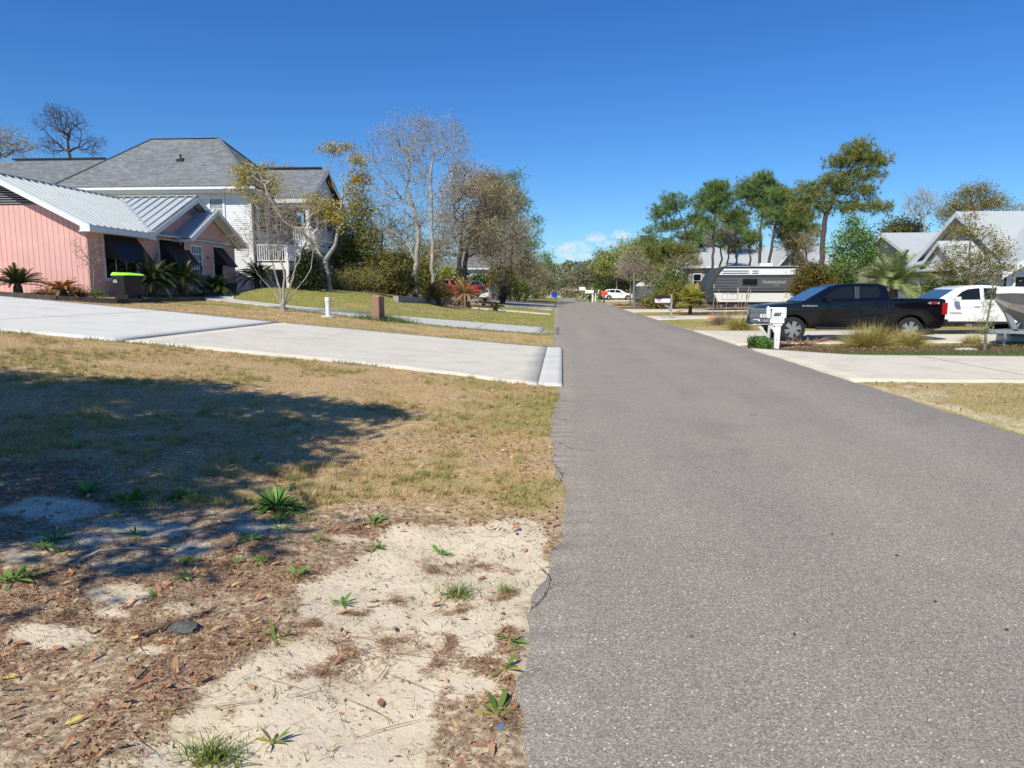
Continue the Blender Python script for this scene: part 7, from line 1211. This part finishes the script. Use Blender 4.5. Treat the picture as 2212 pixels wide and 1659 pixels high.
bush('evergreen_bush', 'green bush behind the wooden gate posts', 84, [(1112, 622, 22, 16), (1128, 628, 16, 12)], 'lf_green', 3200, .2, clump=50, cs=.4, px0=1118)
bush('evergreen_bush', 'brownish low bush beside the pale upright boards', 125, [(1165, 632, 12, 7), (1150, 632, 12, 7)], 'lf_brown', 1400, .3, clump=40, cs=.4, px0=1160)
bush('evergreen_bush', 'dark low bush under the forked oak left of the camellia', 50, [(815, 615, 18, 20), (830, 625, 16, 14)], 'lf_green', 3000, .12, clump=50, cs=.25, px0=820)
for k, (px, Y) in enumerate(((860, 46), (885, 46.5))): cycad('dry_fern', ('rusty dry fern at the left end of the stone edging', 'rusty dry fern just right of the first dry one')[k], tuple(base(px + 16, Y - 2)), .45, 'dead', 16, 0, 'fern', .08, nleaf=14, trunkr=.05)
clump('daffodil_clump', 'small blue green daffodil clump on the stone edging', tuple(gnd(948, 655)), 'lf_green', 60, .42, .02, r=.08)
cycad('sago_palm', 'bronze fronded sago palm on a dark trunk in front of the red pickup', tuple(gnd(1003, 662)), 1.55, 'sagomix', 84, .78, el=(-.5, 1.35), droop=(.15, .5), ll=.17, lw=.014, nleaf=30, trunkr=.16)
cycad('sago_palm', 'green and red sago palm nearest the road on the left lawn', tuple(gnd(1071, 672)), .75, 'sagohalf', 36, .05, ll=.13, nleaf=26)
cycad('sago_palm', 'dark green sago palm behind the one nearest the road', tuple(gnd(1045, 661)), .95, 'sago', 34, .1, ll=.15, nleaf=24)
cycad('sago_palm', 'spiky green and brown sago palm right of the dark green one', tuple(gnd(1083, 656)), 1.25, 'sagohalf', 40, .25, el=(.1, 1.4), ll=.17, nleaf=24)
b_ = base(40, 24.2); cycad('sago_palm', 'large green sago palm at the left end of the pink house', (b_.x, 24.2, b_.z), 1.05, 'sago', 46, .2, el=(.1, 1.4), droop=(.15, .6), ll=.16, nleaf=40)
b_ = base(136, 24.4); cycad('sago_palm', 'orange brown sago palm between the green sago and the house corner', (b_.x, 24.4, b_.z), .72, 'sagobrown', 46, .1, el=(.0, 1.3), droop=(.2, .7), ll=.15, nleaf=32)
for k, (x_, y_, L, lb) in enumerate(((-16.55, 28.2, 1.45, 'biggest dark sago palm right behind the lime lidded bin'), (-16.6, 30.6, 1.25, 'dark sago palm under the middle window of the pink house'), (-16.2, 32.9, .95, 'smaller dark sago palm left of the front door'), (-16.1, 37.3, 1.25, 'dark sago palm at the far right corner of the pink house'))): cycad('sago_palm', lb, (x_, y_, T(x_, y_)), L * 1.08, 'sago', 100, .55 if L > 1.1 else .2, el=(-.2, 1.4), droop=(.2, .7), ll=.17, nleaf=36)
tree('climbing_rose', 'thin nearly leafless climber at the corner of the pink house', 25.4, [(205, 642), (203, 600), (200, 560)], [(175, 545, 18, 22), (160, 520, 12, 12), (210, 560, 10, 60), (188, 570, 12, 20)], 'bark_mid', natt=70, rbase=.03, rtip=.005, step=.25, jit=.03, leaf='lf_olive', lsize=.05, nleaf=3, spread=.08, twigs='twig', ntw=2, tl=.25, tw=.006, cat='climber')
bush('low_shrub', 'low green ground shrub along the foot of the pink house', 24.9, [(95, 638, 25, 7), (170, 638, 25, 7), (215, 640, 16, 6)], 'lf_green', 2600, .05, clump=60, cs=.1, px0=160, stems=3)

# ---------------------------------------------------------------- trees and shrubs, right side
def pine(label, Y, trunk, lobes, natt=120, rb=.22, nd='nd', limbs=(), nl=.42, **k): tree('pine_tree', label, Y, trunk, lobes, 'bark_pine', natt=int(natt * 1.45), rbase=rb * .75, rtip=.012, bf=.25, needle=nd, nneedle=22, spread=.34, nl=nl, nw=.026, limbs=limbs, jit=.12, **k)
pine('tallest pine with a tilted crown rising behind the magnolia', 58, [(1774, 640), (1774, 570), (1778, 510), (1784, 465), (1800, 430), (1825, 390), (1850, 350), (1860, 325)],
     [(1861, 314, 17, 12), (1838, 335, 30, 14), (1868, 345, 30, 18), (1900, 345, 18, 12), (1815, 350, 24, 12), (1850, 378, 38, 16), (1885, 380, 22, 10), (1800, 392, 34, 15), (1765, 410, 34, 15), (1740, 425, 32, 15), (1830, 415, 38, 14), (1870, 412, 20, 12), (1775, 445, 40, 12), (1730, 448, 22, 12), (1830, 448, 40, 12), (1880, 445, 30, 10), (1905, 450, 18, 9)], 260, .30,
     'nd2', [[(1784, 465), (1760, 445), (1738, 430)], [(1800, 430), (1850, 440), (1890, 446)], [(1825, 390), (1790, 395), (1770, 410)], [(1840, 370), (1870, 360), (1898, 345)]])
pine('straight pine second left of the tallest one', 64, [(1641, 640), (1641, 560), (1642, 500), (1646, 450), (1650, 410)], [(1650, 388, 26, 10), (1625, 398, 24, 10), (1605, 418, 20, 12), (1640, 418, 32, 12), (1672, 412, 24, 14), (1688, 432, 18, 12), (1610, 440, 18, 10), (1650, 442, 34, 10), (1600, 462, 20, 7), (1621, 510, 17, 11)], 190, .2)
pine('leaning pine crossing the straight one', 61, [(1657, 640), (1660, 575), (1668, 525), (1677, 470), (1688, 430)], [(1690, 420, 20, 12), (1705, 450, 22, 14), (1672, 462, 26, 10), (1700, 478, 24, 10), (1655, 485, 16, 7), (1720, 490, 20, 8)], 130, .2)
pine('thin pine with sparse crown above the front of the travel trailer', 62, [(1543, 640), (1540, 570), (1541, 500), (1546, 450), (1548, 420)], [(1550, 405, 22, 9), (1535, 425, 24, 10), (1562, 430, 18, 12), (1522, 445, 16, 9), (1552, 452, 24, 8), (1535, 486, 18, 10)], 110, .17)
pine('broad pine group leftmost on the right side of the street', 78, [(1481, 640), (1480, 580), (1484, 525), (1478, 480), (1462, 445)], [(1448, 430, 24, 14), (1438, 452, 30, 14), (1420, 468, 18, 9), (1462, 450, 22, 12), (1490, 442, 24, 12), (1505, 462, 22, 14), (1480, 478, 30, 14), (1450, 488, 34, 14), (1415, 500, 20, 12), (1400, 520, 20, 12), (1440, 520, 30, 12), (1485, 515, 34, 14), (1395, 560, 24, 12), (1430, 580, 30, 14), (1480, 590, 30, 14), (1410, 605, 24, 12)], 240, .3, 'nd', nl=.42)
pine('lower yellow green pine in front of the broad group', 74, [(1465, 640), (1464, 590), (1460, 560)], [(1440, 540, 30, 12), (1475, 540, 30, 12), (1410, 540, 24, 12), (1455, 562, 34, 10), (1490, 560, 20, 12)], 150, .2, 'nd2', nl=.42)
pine('far pine whose crown fills the gap left of the magnolia', 70, [(1745, 640), (1742, 560), (1740, 500)], [(1735, 470, 22, 14), (1750, 500, 20, 12), (1722, 520, 16, 10)], 90, .16)
pine('small pine top between the straight pine and the thin pine', 76, [(1590, 640), (1590, 540), (1588, 480)], [(1590, 470, 18, 10), (1580, 490, 16, 9), (1605, 485, 14, 9)], 60, .14)
for k, (px, Y, lo, lf, na, lb) in enumerate((
    (1332, 120, [(1325, 560, 34, 20), (1350, 545, 34, 22), (1305, 575, 24, 18), (1345, 580, 40, 22), (1380, 560, 30, 24)], 'lf_yelgreen', 260, 'big yellow green tree above the white crossover'),
    (1385, 92, [(1385, 540, 34, 24), (1370, 570, 30, 24), (1405, 570, 28, 24)], 'lf_yelgreen', 190, 'yellow green tree between the redbud and the broad pine group'),
    (1425, 79, [(1425, 588, 22, 14), (1440, 575, 16, 12), (1410, 600, 18, 12)], 'lf_yelgreen', 110, 'small fresh green tree leaning over the grey trailer'),
    (1268, 135, [(1268, 590, 26, 22), (1285, 600, 22, 20), (1252, 603, 20, 18)], 'lf_fargrey', 170, 'grey twiggy tree behind the far fan of palm fronds'),
    (1243, 165, [(1243, 600, 18, 16), (1256, 610, 16, 14)], 'lf_fargrey', 110, 'grey tree next further down the right side'),
    (1228, 215, [(1228, 608, 14, 13), (1216, 614, 12, 9)], 'lf_far', 90, 'green grey tree near the end of the street on the right'),
    (1300, 128, [(1300, 560, 18, 18), (1292, 585, 22, 18), (1315, 600, 26, 20)], 'lf_far', 150, 'dark green tree left of the big yellow green one'))):
    tree('street_tree', lb, Y, [(px, 640), (px, 612), (px + 1, 598)], lo, 'bark_mid', natt=int(na * 1.3), rbase=.2, rtip=.015, leaf=lf, lsize=.2 + Y * .0008, nleaf=26, spread=.6, twigs='twig', ntw=2, tl=1.0, tw=.03)
tree('street_tree', 'light green tree filling the gap behind the grey trailer', 96, [(1410, 640), (1410, 600), (1412, 560)], [(1410, 545, 34, 24), (1430, 575, 34, 26), (1395, 590, 30, 24), (1450, 600, 30, 24)], 'bark_mid', natt=300, rbase=.2, rtip=.015, leaf='lf_yelgreen', lsize=.26, nleaf=24, spread=.6, twigs='twig', ntw=2, tl=1.0, tw=.03)
tree('street_tree', 'mixed green tree standing behind the tall dark shrub', 90, [(1490, 640), (1490, 600), (1490, 570)], [(1485, 560, 34, 24), (1505, 585, 26, 30), (1465, 590, 26, 26)], 'bark_mid', natt=220, rbase=.2, rtip=.015, leaf='lf_far', lsize=.26, nleaf=24, spread=.6, twigs='twig', ntw=2, tl=1.0, tw=.03)
tree('leafy_oak', 'low olive tree sloping down towards the blue bins', 132, [(1160, 640), (1162, 615)], [(1160, 600, 30, 24), (1178, 612, 20, 16), (1140, 605, 24, 20)], 'bark_mid', natt=200, rbase=.2, rtip=.015, leaf='lf_far', lsize=.3, nleaf=26, spread=.6, twigs='twig', ntw=2, tl=1.0, tw=.03)
tree('leafy_oak', 'large tan tree behind the two dark oak trunks', 92, [(1060, 640), (1060, 560), (1062, 500)], [(1040, 470, 50, 50), (1085, 450, 40, 50), (1100, 510, 50, 50), (1050, 540, 60, 40), (1125, 560, 30, 40)], 'bark_mid', natt=480, rbase=.26, rtip=.015, leaf='lf_tan', lsize=.17, nleaf=30, spread=.6, twigs='twig', ntw=3, tl=1.0, tw=.03)
tree('background_tree', 'brown leafed tree filling the gap behind the forked bare oak', 88, [(865, 640), (866, 560), (868, 500)], [(860, 500, 40, 36), (890, 530, 34, 40), (850, 550, 40, 40), (900, 480, 24, 26)], 'bark_dark', natt=330, rbase=.2, leaf='lf_tan', lsize=.15, nleaf=12, spread=.5, twigs='twig', ntw=5, tl=.9, tw=.024)
tree('background_tree', 'olive brown tree showing between the pale trunks', 78, [(912, 640), (912, 580), (914, 520)], [(912, 540, 30, 40), (935, 560, 24, 34), (890, 580, 26, 30), (960, 520, 24, 34)], 'bark_dark', natt=260, rbase=.18, leaf='lf_olive', lsize=.16, nleaf=16, spread=.5, twigs='twig', ntw=4, tl=.8, tw=.022)
pine('short pine filling the space right of the leaning pine', 67, [(1712, 640), (1712, 580), (1714, 530), (1716, 490)], [(1712, 470, 26, 12), (1728, 492, 24, 12), (1698, 505, 22, 12), (1722, 525, 26, 12)], 90, .16, 'nd2')
pine('short pine filling the space right of the thin pine', 70, [(1572, 640), (1572, 580), (1574, 530)], [(1572, 470, 20, 11), (1585, 495, 22, 12), (1562, 510, 20, 12), (1580, 530, 22, 10)], 80, .16, 'nd')
pine('leafier pine joining the broad group to the thin pine', 82, [(1512, 640), (1512, 570), (1514, 500)], [(1512, 480, 22, 14), (1500, 510, 28, 14), (1525, 530, 22, 14), (1500, 550, 30, 12), (1520, 570, 24, 10)], 150, .18, 'nd2')
bush('evergreen_bush', 'dark green bush standing before the far white house', 94, [(1020, 612, 26, 14), (1045, 608, 24, 16)], 'lf_green', 3600, .22, clump=60, cs=.4, px0=1032)
tree('redbud_tree', 'small pink flowering redbud above the white crossover', 80, [(1362, 645), (1362, 610), (1360, 595)], [(1355, 582, 20, 14), (1372, 590, 18, 14), (1345, 595, 14, 10)], 'bark_mid', natt=110, rbase=.1, leaf='lf_pink', lsize=.13, nleaf=8, spread=.35, twigs='twig', ntw=4, tl=.8, tw=.02)
tree('bare_street_tree', 'slender bare tree with pale trunk standing in the mulch bed', 69, [(1371, 655), (1370, 620), (1369, 590), (1367, 565)], [(1368, 555, 22, 20), (1392, 575, 24, 20), (1350, 570, 16, 18), (1400, 600, 18, 12)], 'bark_mid', natt=130, rbase=.16, twigs='twig', ntw=5, tl=.8, tw=.018, leaf='lf_tan', lsize=.12, nleaf=3, spread=.3)
tree('bare_street_tree', 'pale crooked branched tree in front of the brick end of the white roofed house', 72, [(1445, 645), (1450, 615), (1462, 590), (1480, 575)], [(1430, 600, 24, 14), (1480, 565, 26, 16), (1500, 575, 16, 16), (1455, 575, 24, 14)], 'bark_grey', natt=120, rbase=.2, twigs='twig', ntw=4, tl=.8, tw=.018, leaf='lf_green', lsize=.14, nleaf=4, spread=.3)
for k, (px, lo, lb) in enumerate(((1558, [(1548, 500, 18, 18), (1568, 510, 16, 18), (1535, 520, 14, 16)], 'twisted bare tree left of centre before the white metal roof'), (1590, [(1585, 515, 16, 20), (1602, 520, 14, 16)], 'twisted bare tree second from the left before the white metal roof'), (1620, [(1610, 530, 16, 14), (1632, 535, 14, 14), (1625, 515, 16, 14)], 'twisted bare tree between the thin and straight pines'), (1700, [(1700, 505, 20, 20), (1722, 520, 20, 18), (1690, 530, 18, 14)], 'light twiggy tree right of the leaning pine'), (1740, [(1740, 535, 20, 22), (1757, 520, 16, 22), (1725, 555, 18, 18)], 'brown twiggy tree left of the tallest pine trunk'))):
    tree('scrub_oak', lb, 66, [(px, 640), (px - 6, 590), (px + 2, 560), (px - 2, 535)], lo, 'bark_mid', natt=130, rbase=.12, jit=.2, twigs='twig', ntw=4, tl=.6, tw=.016, leaf='lf_tan' if k < 3 else 'lf_brown', lsize=.13, nleaf=3 if k < 3 else 9, spread=.3)
tree('magnolia_tree', 'glossy bright green magnolia right of the tallest pine', 47, [(1836, 645), (1836, 600), (1838, 560), (1842, 510), (1844, 475)], [(1843, 477, 14, 14), (1850, 500, 26, 15), (1822, 515, 22, 12), (1868, 520, 26, 14), (1810, 540, 24, 12), (1850, 542, 34, 14), (1885, 545, 20, 12), (1825, 565, 34, 12), (1870, 568, 26, 12), (1800, 585, 22, 14)], 'bark_mid', natt=260, rbase=.14, leaf='lf_glossy', lsize=.16, nleaf=24, spread=.28)
bush('mixed_shrub', 'orange green shrub hiding the rear of the travel trailer', 37, [(1752, 590, 26, 16), (1735, 610, 24, 20), (1775, 608, 30, 18), (1730, 632, 22, 14), (1795, 622, 24, 16)], 'lf_shrub', 9500, .085, clump=110, cs=.22, px0=1762)
bush('green_shrub', 'green shrub between the mixed shrub and the palm', 38, [(1815, 600, 24, 22), (1835, 622, 24, 18)], 'lf_green', 5200, .10, clump=60, cs=.22, px0=1825)
b_ = base(1928, 33); cycad('pindo_palm', 'feathery grey green palm rising behind the black pickup bed', (b_.x, 33, b_.z), 2.5, 'palm', 70, 1.5, 'palm', .5, (-.3, 1.4), (.3, .75), .014, nleaf=60, trunkr=.2, vee=.45, bark='bark_mid')
b_ = base(1272, 102); cycad('pindo_palm', 'distant grey green palm behind the white mailboxes', (b_.x, 102, b_.z), 2.3, 'palm', 34, .6, 'palm', .6, (-.1, 1.35), (.3, .7), .04, nleaf=26, trunkr=.25)
b_ = base(1492, 47.5); fanpalm('fan_palm', 'yellow tinged fan palm beside the cream driveway', tuple(b_), 70, .62, .55, .75, 'fan', h0=.4)
b_ = base(2030, 31.5); clump('grassy_shrub', 'green grassy shrub behind the roof of the white pickup', (b_.x, 31.5, b_.z), 'lf_green', 260, 1.7, .03, r=.5, cat='shrub')
bush('green_shrub', 'green shrub row behind the white pickup roof', 32, [(2060, 618, 30, 10), (2095, 615, 24, 12), (2010, 622, 18, 8)], 'lf_green', 4200, .08, clump=60, cs=.18, px0=2060)
tree('cypress_tree', 'airy brown green cypress in front of the tall gabled house', 30.5, [(2098, 640), (2097, 580), (2096, 520), (2097, 462)], [(2096, 470, 12, 12), (2080, 500, 30, 10), (2120, 505, 30, 10), (2140, 530, 30, 10), (2060, 540, 30, 10), (2160, 550, 30, 10), (2100, 560, 50, 10), (2050, 575, 34, 10), (2150, 580, 45, 10), (2090, 595, 60, 10)], 'bark_mid', natt=320, rbase=.11, rtip=.006, bf=.5, leaf='lf_olive', lsize=.08, nleaf=22, spread=.22, twigs='twig', ntw=2, tl=.35, tw=.008)
tree('cypress_sapling', 'spindly cypress sapling in the bed by the boat trailer', 19.5, [(2128, 745), (2132, 700), (2140, 650), (2150, 600), (2153, 588)], [(2130, 690, 22, 26), (2140, 650, 20, 22), (2150, 610, 14, 14), (2120, 715, 20, 14), (2165, 620, 16, 6)], 'bark_mid', natt=110, rbase=.035, rtip=.004, bf=.6, step=.2, jit=.02, leaf='lf_yelgreen', lsize=.035, nleaf=9, spread=.06, twigs='twig', ntw=1, tl=.15, tw=.004)
tree('background_tree', 'broad olive crown tree above the grey roof of the gabled house', 72, [(2100, 560), (2100, 470), (2102, 440)], [(2110, 412, 36, 16), (2080, 430, 34, 16), (2145, 432, 34, 16), (2060, 452, 28, 14), (2110, 445, 50, 14), (2175, 450, 20, 10), (2045, 470, 20, 16)], 'bark_mid', natt=420, rbase=.25, leaf='lf_olive', lsize=.15, nleaf=24, spread=.4, twigs='twig', ntw=2, tl=.6, tw=.02)
tree('background_tree', 'pale bare tree between the magnolia and the gabled house', 68, [(2000, 560), (1998, 500), (1995, 470)], [(1985, 430, 28, 22), (2012, 440, 24, 24), (1968, 450, 18, 16), (1995, 462, 26, 14)], 'bark_grey', natt=170, rbase=.16, jit=.12, twigs='twig', ntw=5, tl=.6, tw=.018)
bush('background_shrub', 'green treetop showing just over the plain metal roof', 70, [(1945, 490, 26, 14), (1925, 500, 22, 12), (1965, 498, 20, 12)], 'lf_far', 3200, .2, clump=50, cs=.5, px0=1945)
tree('background_tree', 'greyish bare treetop at the right picture edge', 80, [(2205, 560), (2205, 480)], [(2200, 455, 22, 12), (2225, 450, 22, 14)], 'bark_mid', natt=90, rbase=.15, twigs='twig', ntw=5, tl=.6, tw=.02)
bush('low_shrub', 'low green shrubs in the mulch bed beside the fan palm', 62, [(1405, 652, 22, 7), (1435, 645, 24, 10), (1455, 630, 12, 18)], 'lf_olive', 5200, .13, clump=80, cs=.3, px0=1425)
bush('tall_dark_shrub', 'tall dark shrub between the grey trailer and the fan palm', 66, [(1452, 615, 16, 28), (1435, 625, 16, 22), (1470, 620, 12, 24)], 'lf_green', 5600, .15, clump=80, cs=.4, px0=1452)
bush('low_shrub', 'dark undergrowth left of the white crossover', 122, [(1300, 625, 20, 12), (1285, 632, 16, 8), (1315, 630, 14, 8)], 'lf_green', 2600, .3, clump=50, cs=.5, px0=1300)
bush('low_shrub', 'undergrowth right behind the white crossover', 124, [(1345, 612, 24, 14), (1380, 612, 24, 16), (1405, 620, 20, 14)], 'lf_far', 3600, .3, clump=60, cs=.6, px0=1370)
bush('low_shrub', 'small bush beside the bonnet of the white crossover', 90, [(1378, 640, 9, 8)], 'lf_green', 900, .18, clump=30, cs=.25, px0=1378)
bush('low_shrub', 'low brown shrubs along the far right verge', 150, [(1232, 632, 12, 6), (1250, 632, 10, 6), (1220, 633, 8, 4)], 'lf_brown', 1400, .3, clump=40, cs=.5, px0=1238)
# distant wood closing the street
Vs = []; g = np.random.default_rng(21); n_ = 52000
xs = g.uniform(-150, 190, n_); ys = 330 + g.random(n_) * 50; hh = 9 + 5 * vnoise(xs, xs * 0, 14) + 3 * vnoise(xs, ys, 5); zs_ = g.random(n_) ** .7 * hh; V, F = leafquads(np.stack([xs, ys, zs_], 1), 1.1, g, .6)
tag(link('distant_wood', fast_mesh('distant_wood', V, F), M['lf_far']), 'dark low wood closing the far end of the street', 'wood', kind='stuff')
# side belts of far trees so that the street stays enclosed behind the nearer ones
for k, (x0_, x1_, y0_, y1_, h0, lf, lb) in enumerate(((-60, -14, 120, 300, 7, 'lf_far', 'far leafy belt behind the left hand gardens'), (22, 75, 130, 300, 8, 'lf_far', 'far leafy belt behind the right hand gardens'), (-12, -4.5, 215, 320, 7, 'lf_fargrey', 'grey far trees lining the left verge'), (8.5, 20, 240, 330, 8, 'lf_far', 'grey far trees lining the right verge'))):
    n_ = 26000; xs = g.uniform(x0_, x1_, n_); ys = g.uniform(y0_, y1_, n_); hh = h0 * (.5 + vnoise(xs, ys, 6, k)); V, F = leafquads(np.stack([xs, ys, .4 + g.random(n_) * hh], 1), .7, g, .6)
    tag(link('far_tree_belt', fast_mesh('far_tree_belt', V, F), M[lf]), lb, 'wood', kind='stuff')
# ornamental grasses by the vehicles
clump('pampas_clump', 'pinkish dry grass clump with pale plumes, left of the pickup nose', tuple(gnd(1562, 702)), 'gr_pink', 1300, 1.0, .012, r=.3, plumes='plume', np_=5, pl=1.3, el=(.3, 1.5))
clump('pampas_clump', 'greenish gold grass clump with plumes right beside the pickup nose', tuple(gnd(1596, 712)), 'gr_tan', 1300, 1.1, .012, r=.25, plumes='plume', np_=8, pl=1.45, el=(.4, 1.5))
clump('grass_mound', 'large rusty green grass mound in front of the pickup, left of two', tuple(gnd(1876, 750)), 'gr_rust', 2600, 1.05, .010, r=.3, el=(.1, 1.5), droop=(.15, .45))
clump('grass_mound', 'smaller rusty grass mound by the rear wheel, right of two', tuple(gnd(1958, 748)), 'gr_rust', 2000, .88, .010, r=.28, el=(.05, 1.4), droop=(.2, .5))
clump('grass_mound', 'thin green grass tuft beside the cypress sapling', tuple(gnd(2100, 742)), 'gr_tan', 420, .62, .010, r=.15)
clump('dead_frond_heap', 'heap of dry rust brown fronds below the 114 mailbox', tuple(gnd(1712, 745)), 'dead', 520, .55, .03, el=(-.02, .5), droop=(.0, .3), r=.42, cat='dead fronds')
clump('dead_frond_heap', 'heap of pale dry fronds beside the pickup front wheel', tuple(gnd(1745, 740)), 'dead', 460, .6, .025, el=(.0, .8), droop=(.1, .4), r=.4, cat='dead fronds')
clump('dead_frond_heap', 'rust coloured heap of dead fronds in the far mulch bed', tuple(gnd(1350, 660)), 'dead', 260, .9, .08, el=(.0, .6), droop=(.1, .3), r=1.0, cat='dead fronds')
bush('green_bush', 'small bright green bush at the foot of the mailboxes', 20.55, [(1652, 741, 13, 10)], 'weed', 1500, .05, clump=40, cs=.05, px0=1652, stems=3)
bush('green_bush', 'low weedy bush left of the small bright bush', 20.9, [(1630, 738, 12, 7)], 'edgegreen', 1300, .045, clump=40, cs=.06, px0=1630, stems=3)
# the tree standing outside the picture on the left, whose shade falls on the near lawn
g = np.random.default_rng(4); lob = []
sh = lambda h: (math.sin(R(SUN_AZ)) / math.tan(R(SUN_EL)) * h, math.cos(R(SUN_AZ)) / math.tan(R(SUN_EL)) * h)
for (px, py, r_, h) in ((90, 850, 1.5, 7.6), (260, 845, 1.3, 7.2), (420, 870, 1.0, 7.0), (560, 870, .9, 6.6), (700, 885, .75, 6.3), (810, 895, .45, 6.0), (100, 930, 1.3, 7.0), (300, 930, 1.1, 7.4), (480, 930, .9, 6.8), (640, 935, .75, 6.2), (60, 1010, .9, 6.4), (230, 1000, .75, 6.8), (430, 1000, .6, 6.0), (580, 985, .5, 5.8), (-250, 900, 2, 7.5), (-120, 820, 1.6, 8.0), (120, 1090, .55, 5.6), (380, 1075, .35, 5.5), (520, 1140, .3, 5.2), (250, 1150, .3, 5.4), (30, 1140, .5, 5.5), (350, 1230, .25, 5.2)):
    c = gnd(px, py); dx, dy = sh(h - c.z); lob.append((c.x - dx, c.y - dy, r_ * .85, r_ * .62, r_ * .5, h))
tree('shade_tree', 'evergreen oak left of the viewpoint that shades the near lawn', 1, [Vector((-13.5, -1.6, 1)), Vector((-13.2, -1.2, 3.5)), Vector((-12.2, -.5, 5.2))], lob, 'bark_dark', g, natt=420, rbase=.28, rtip=.012, leaf='lf_green', lsize=.16, nleaf=105, spread=.24, step=.7)
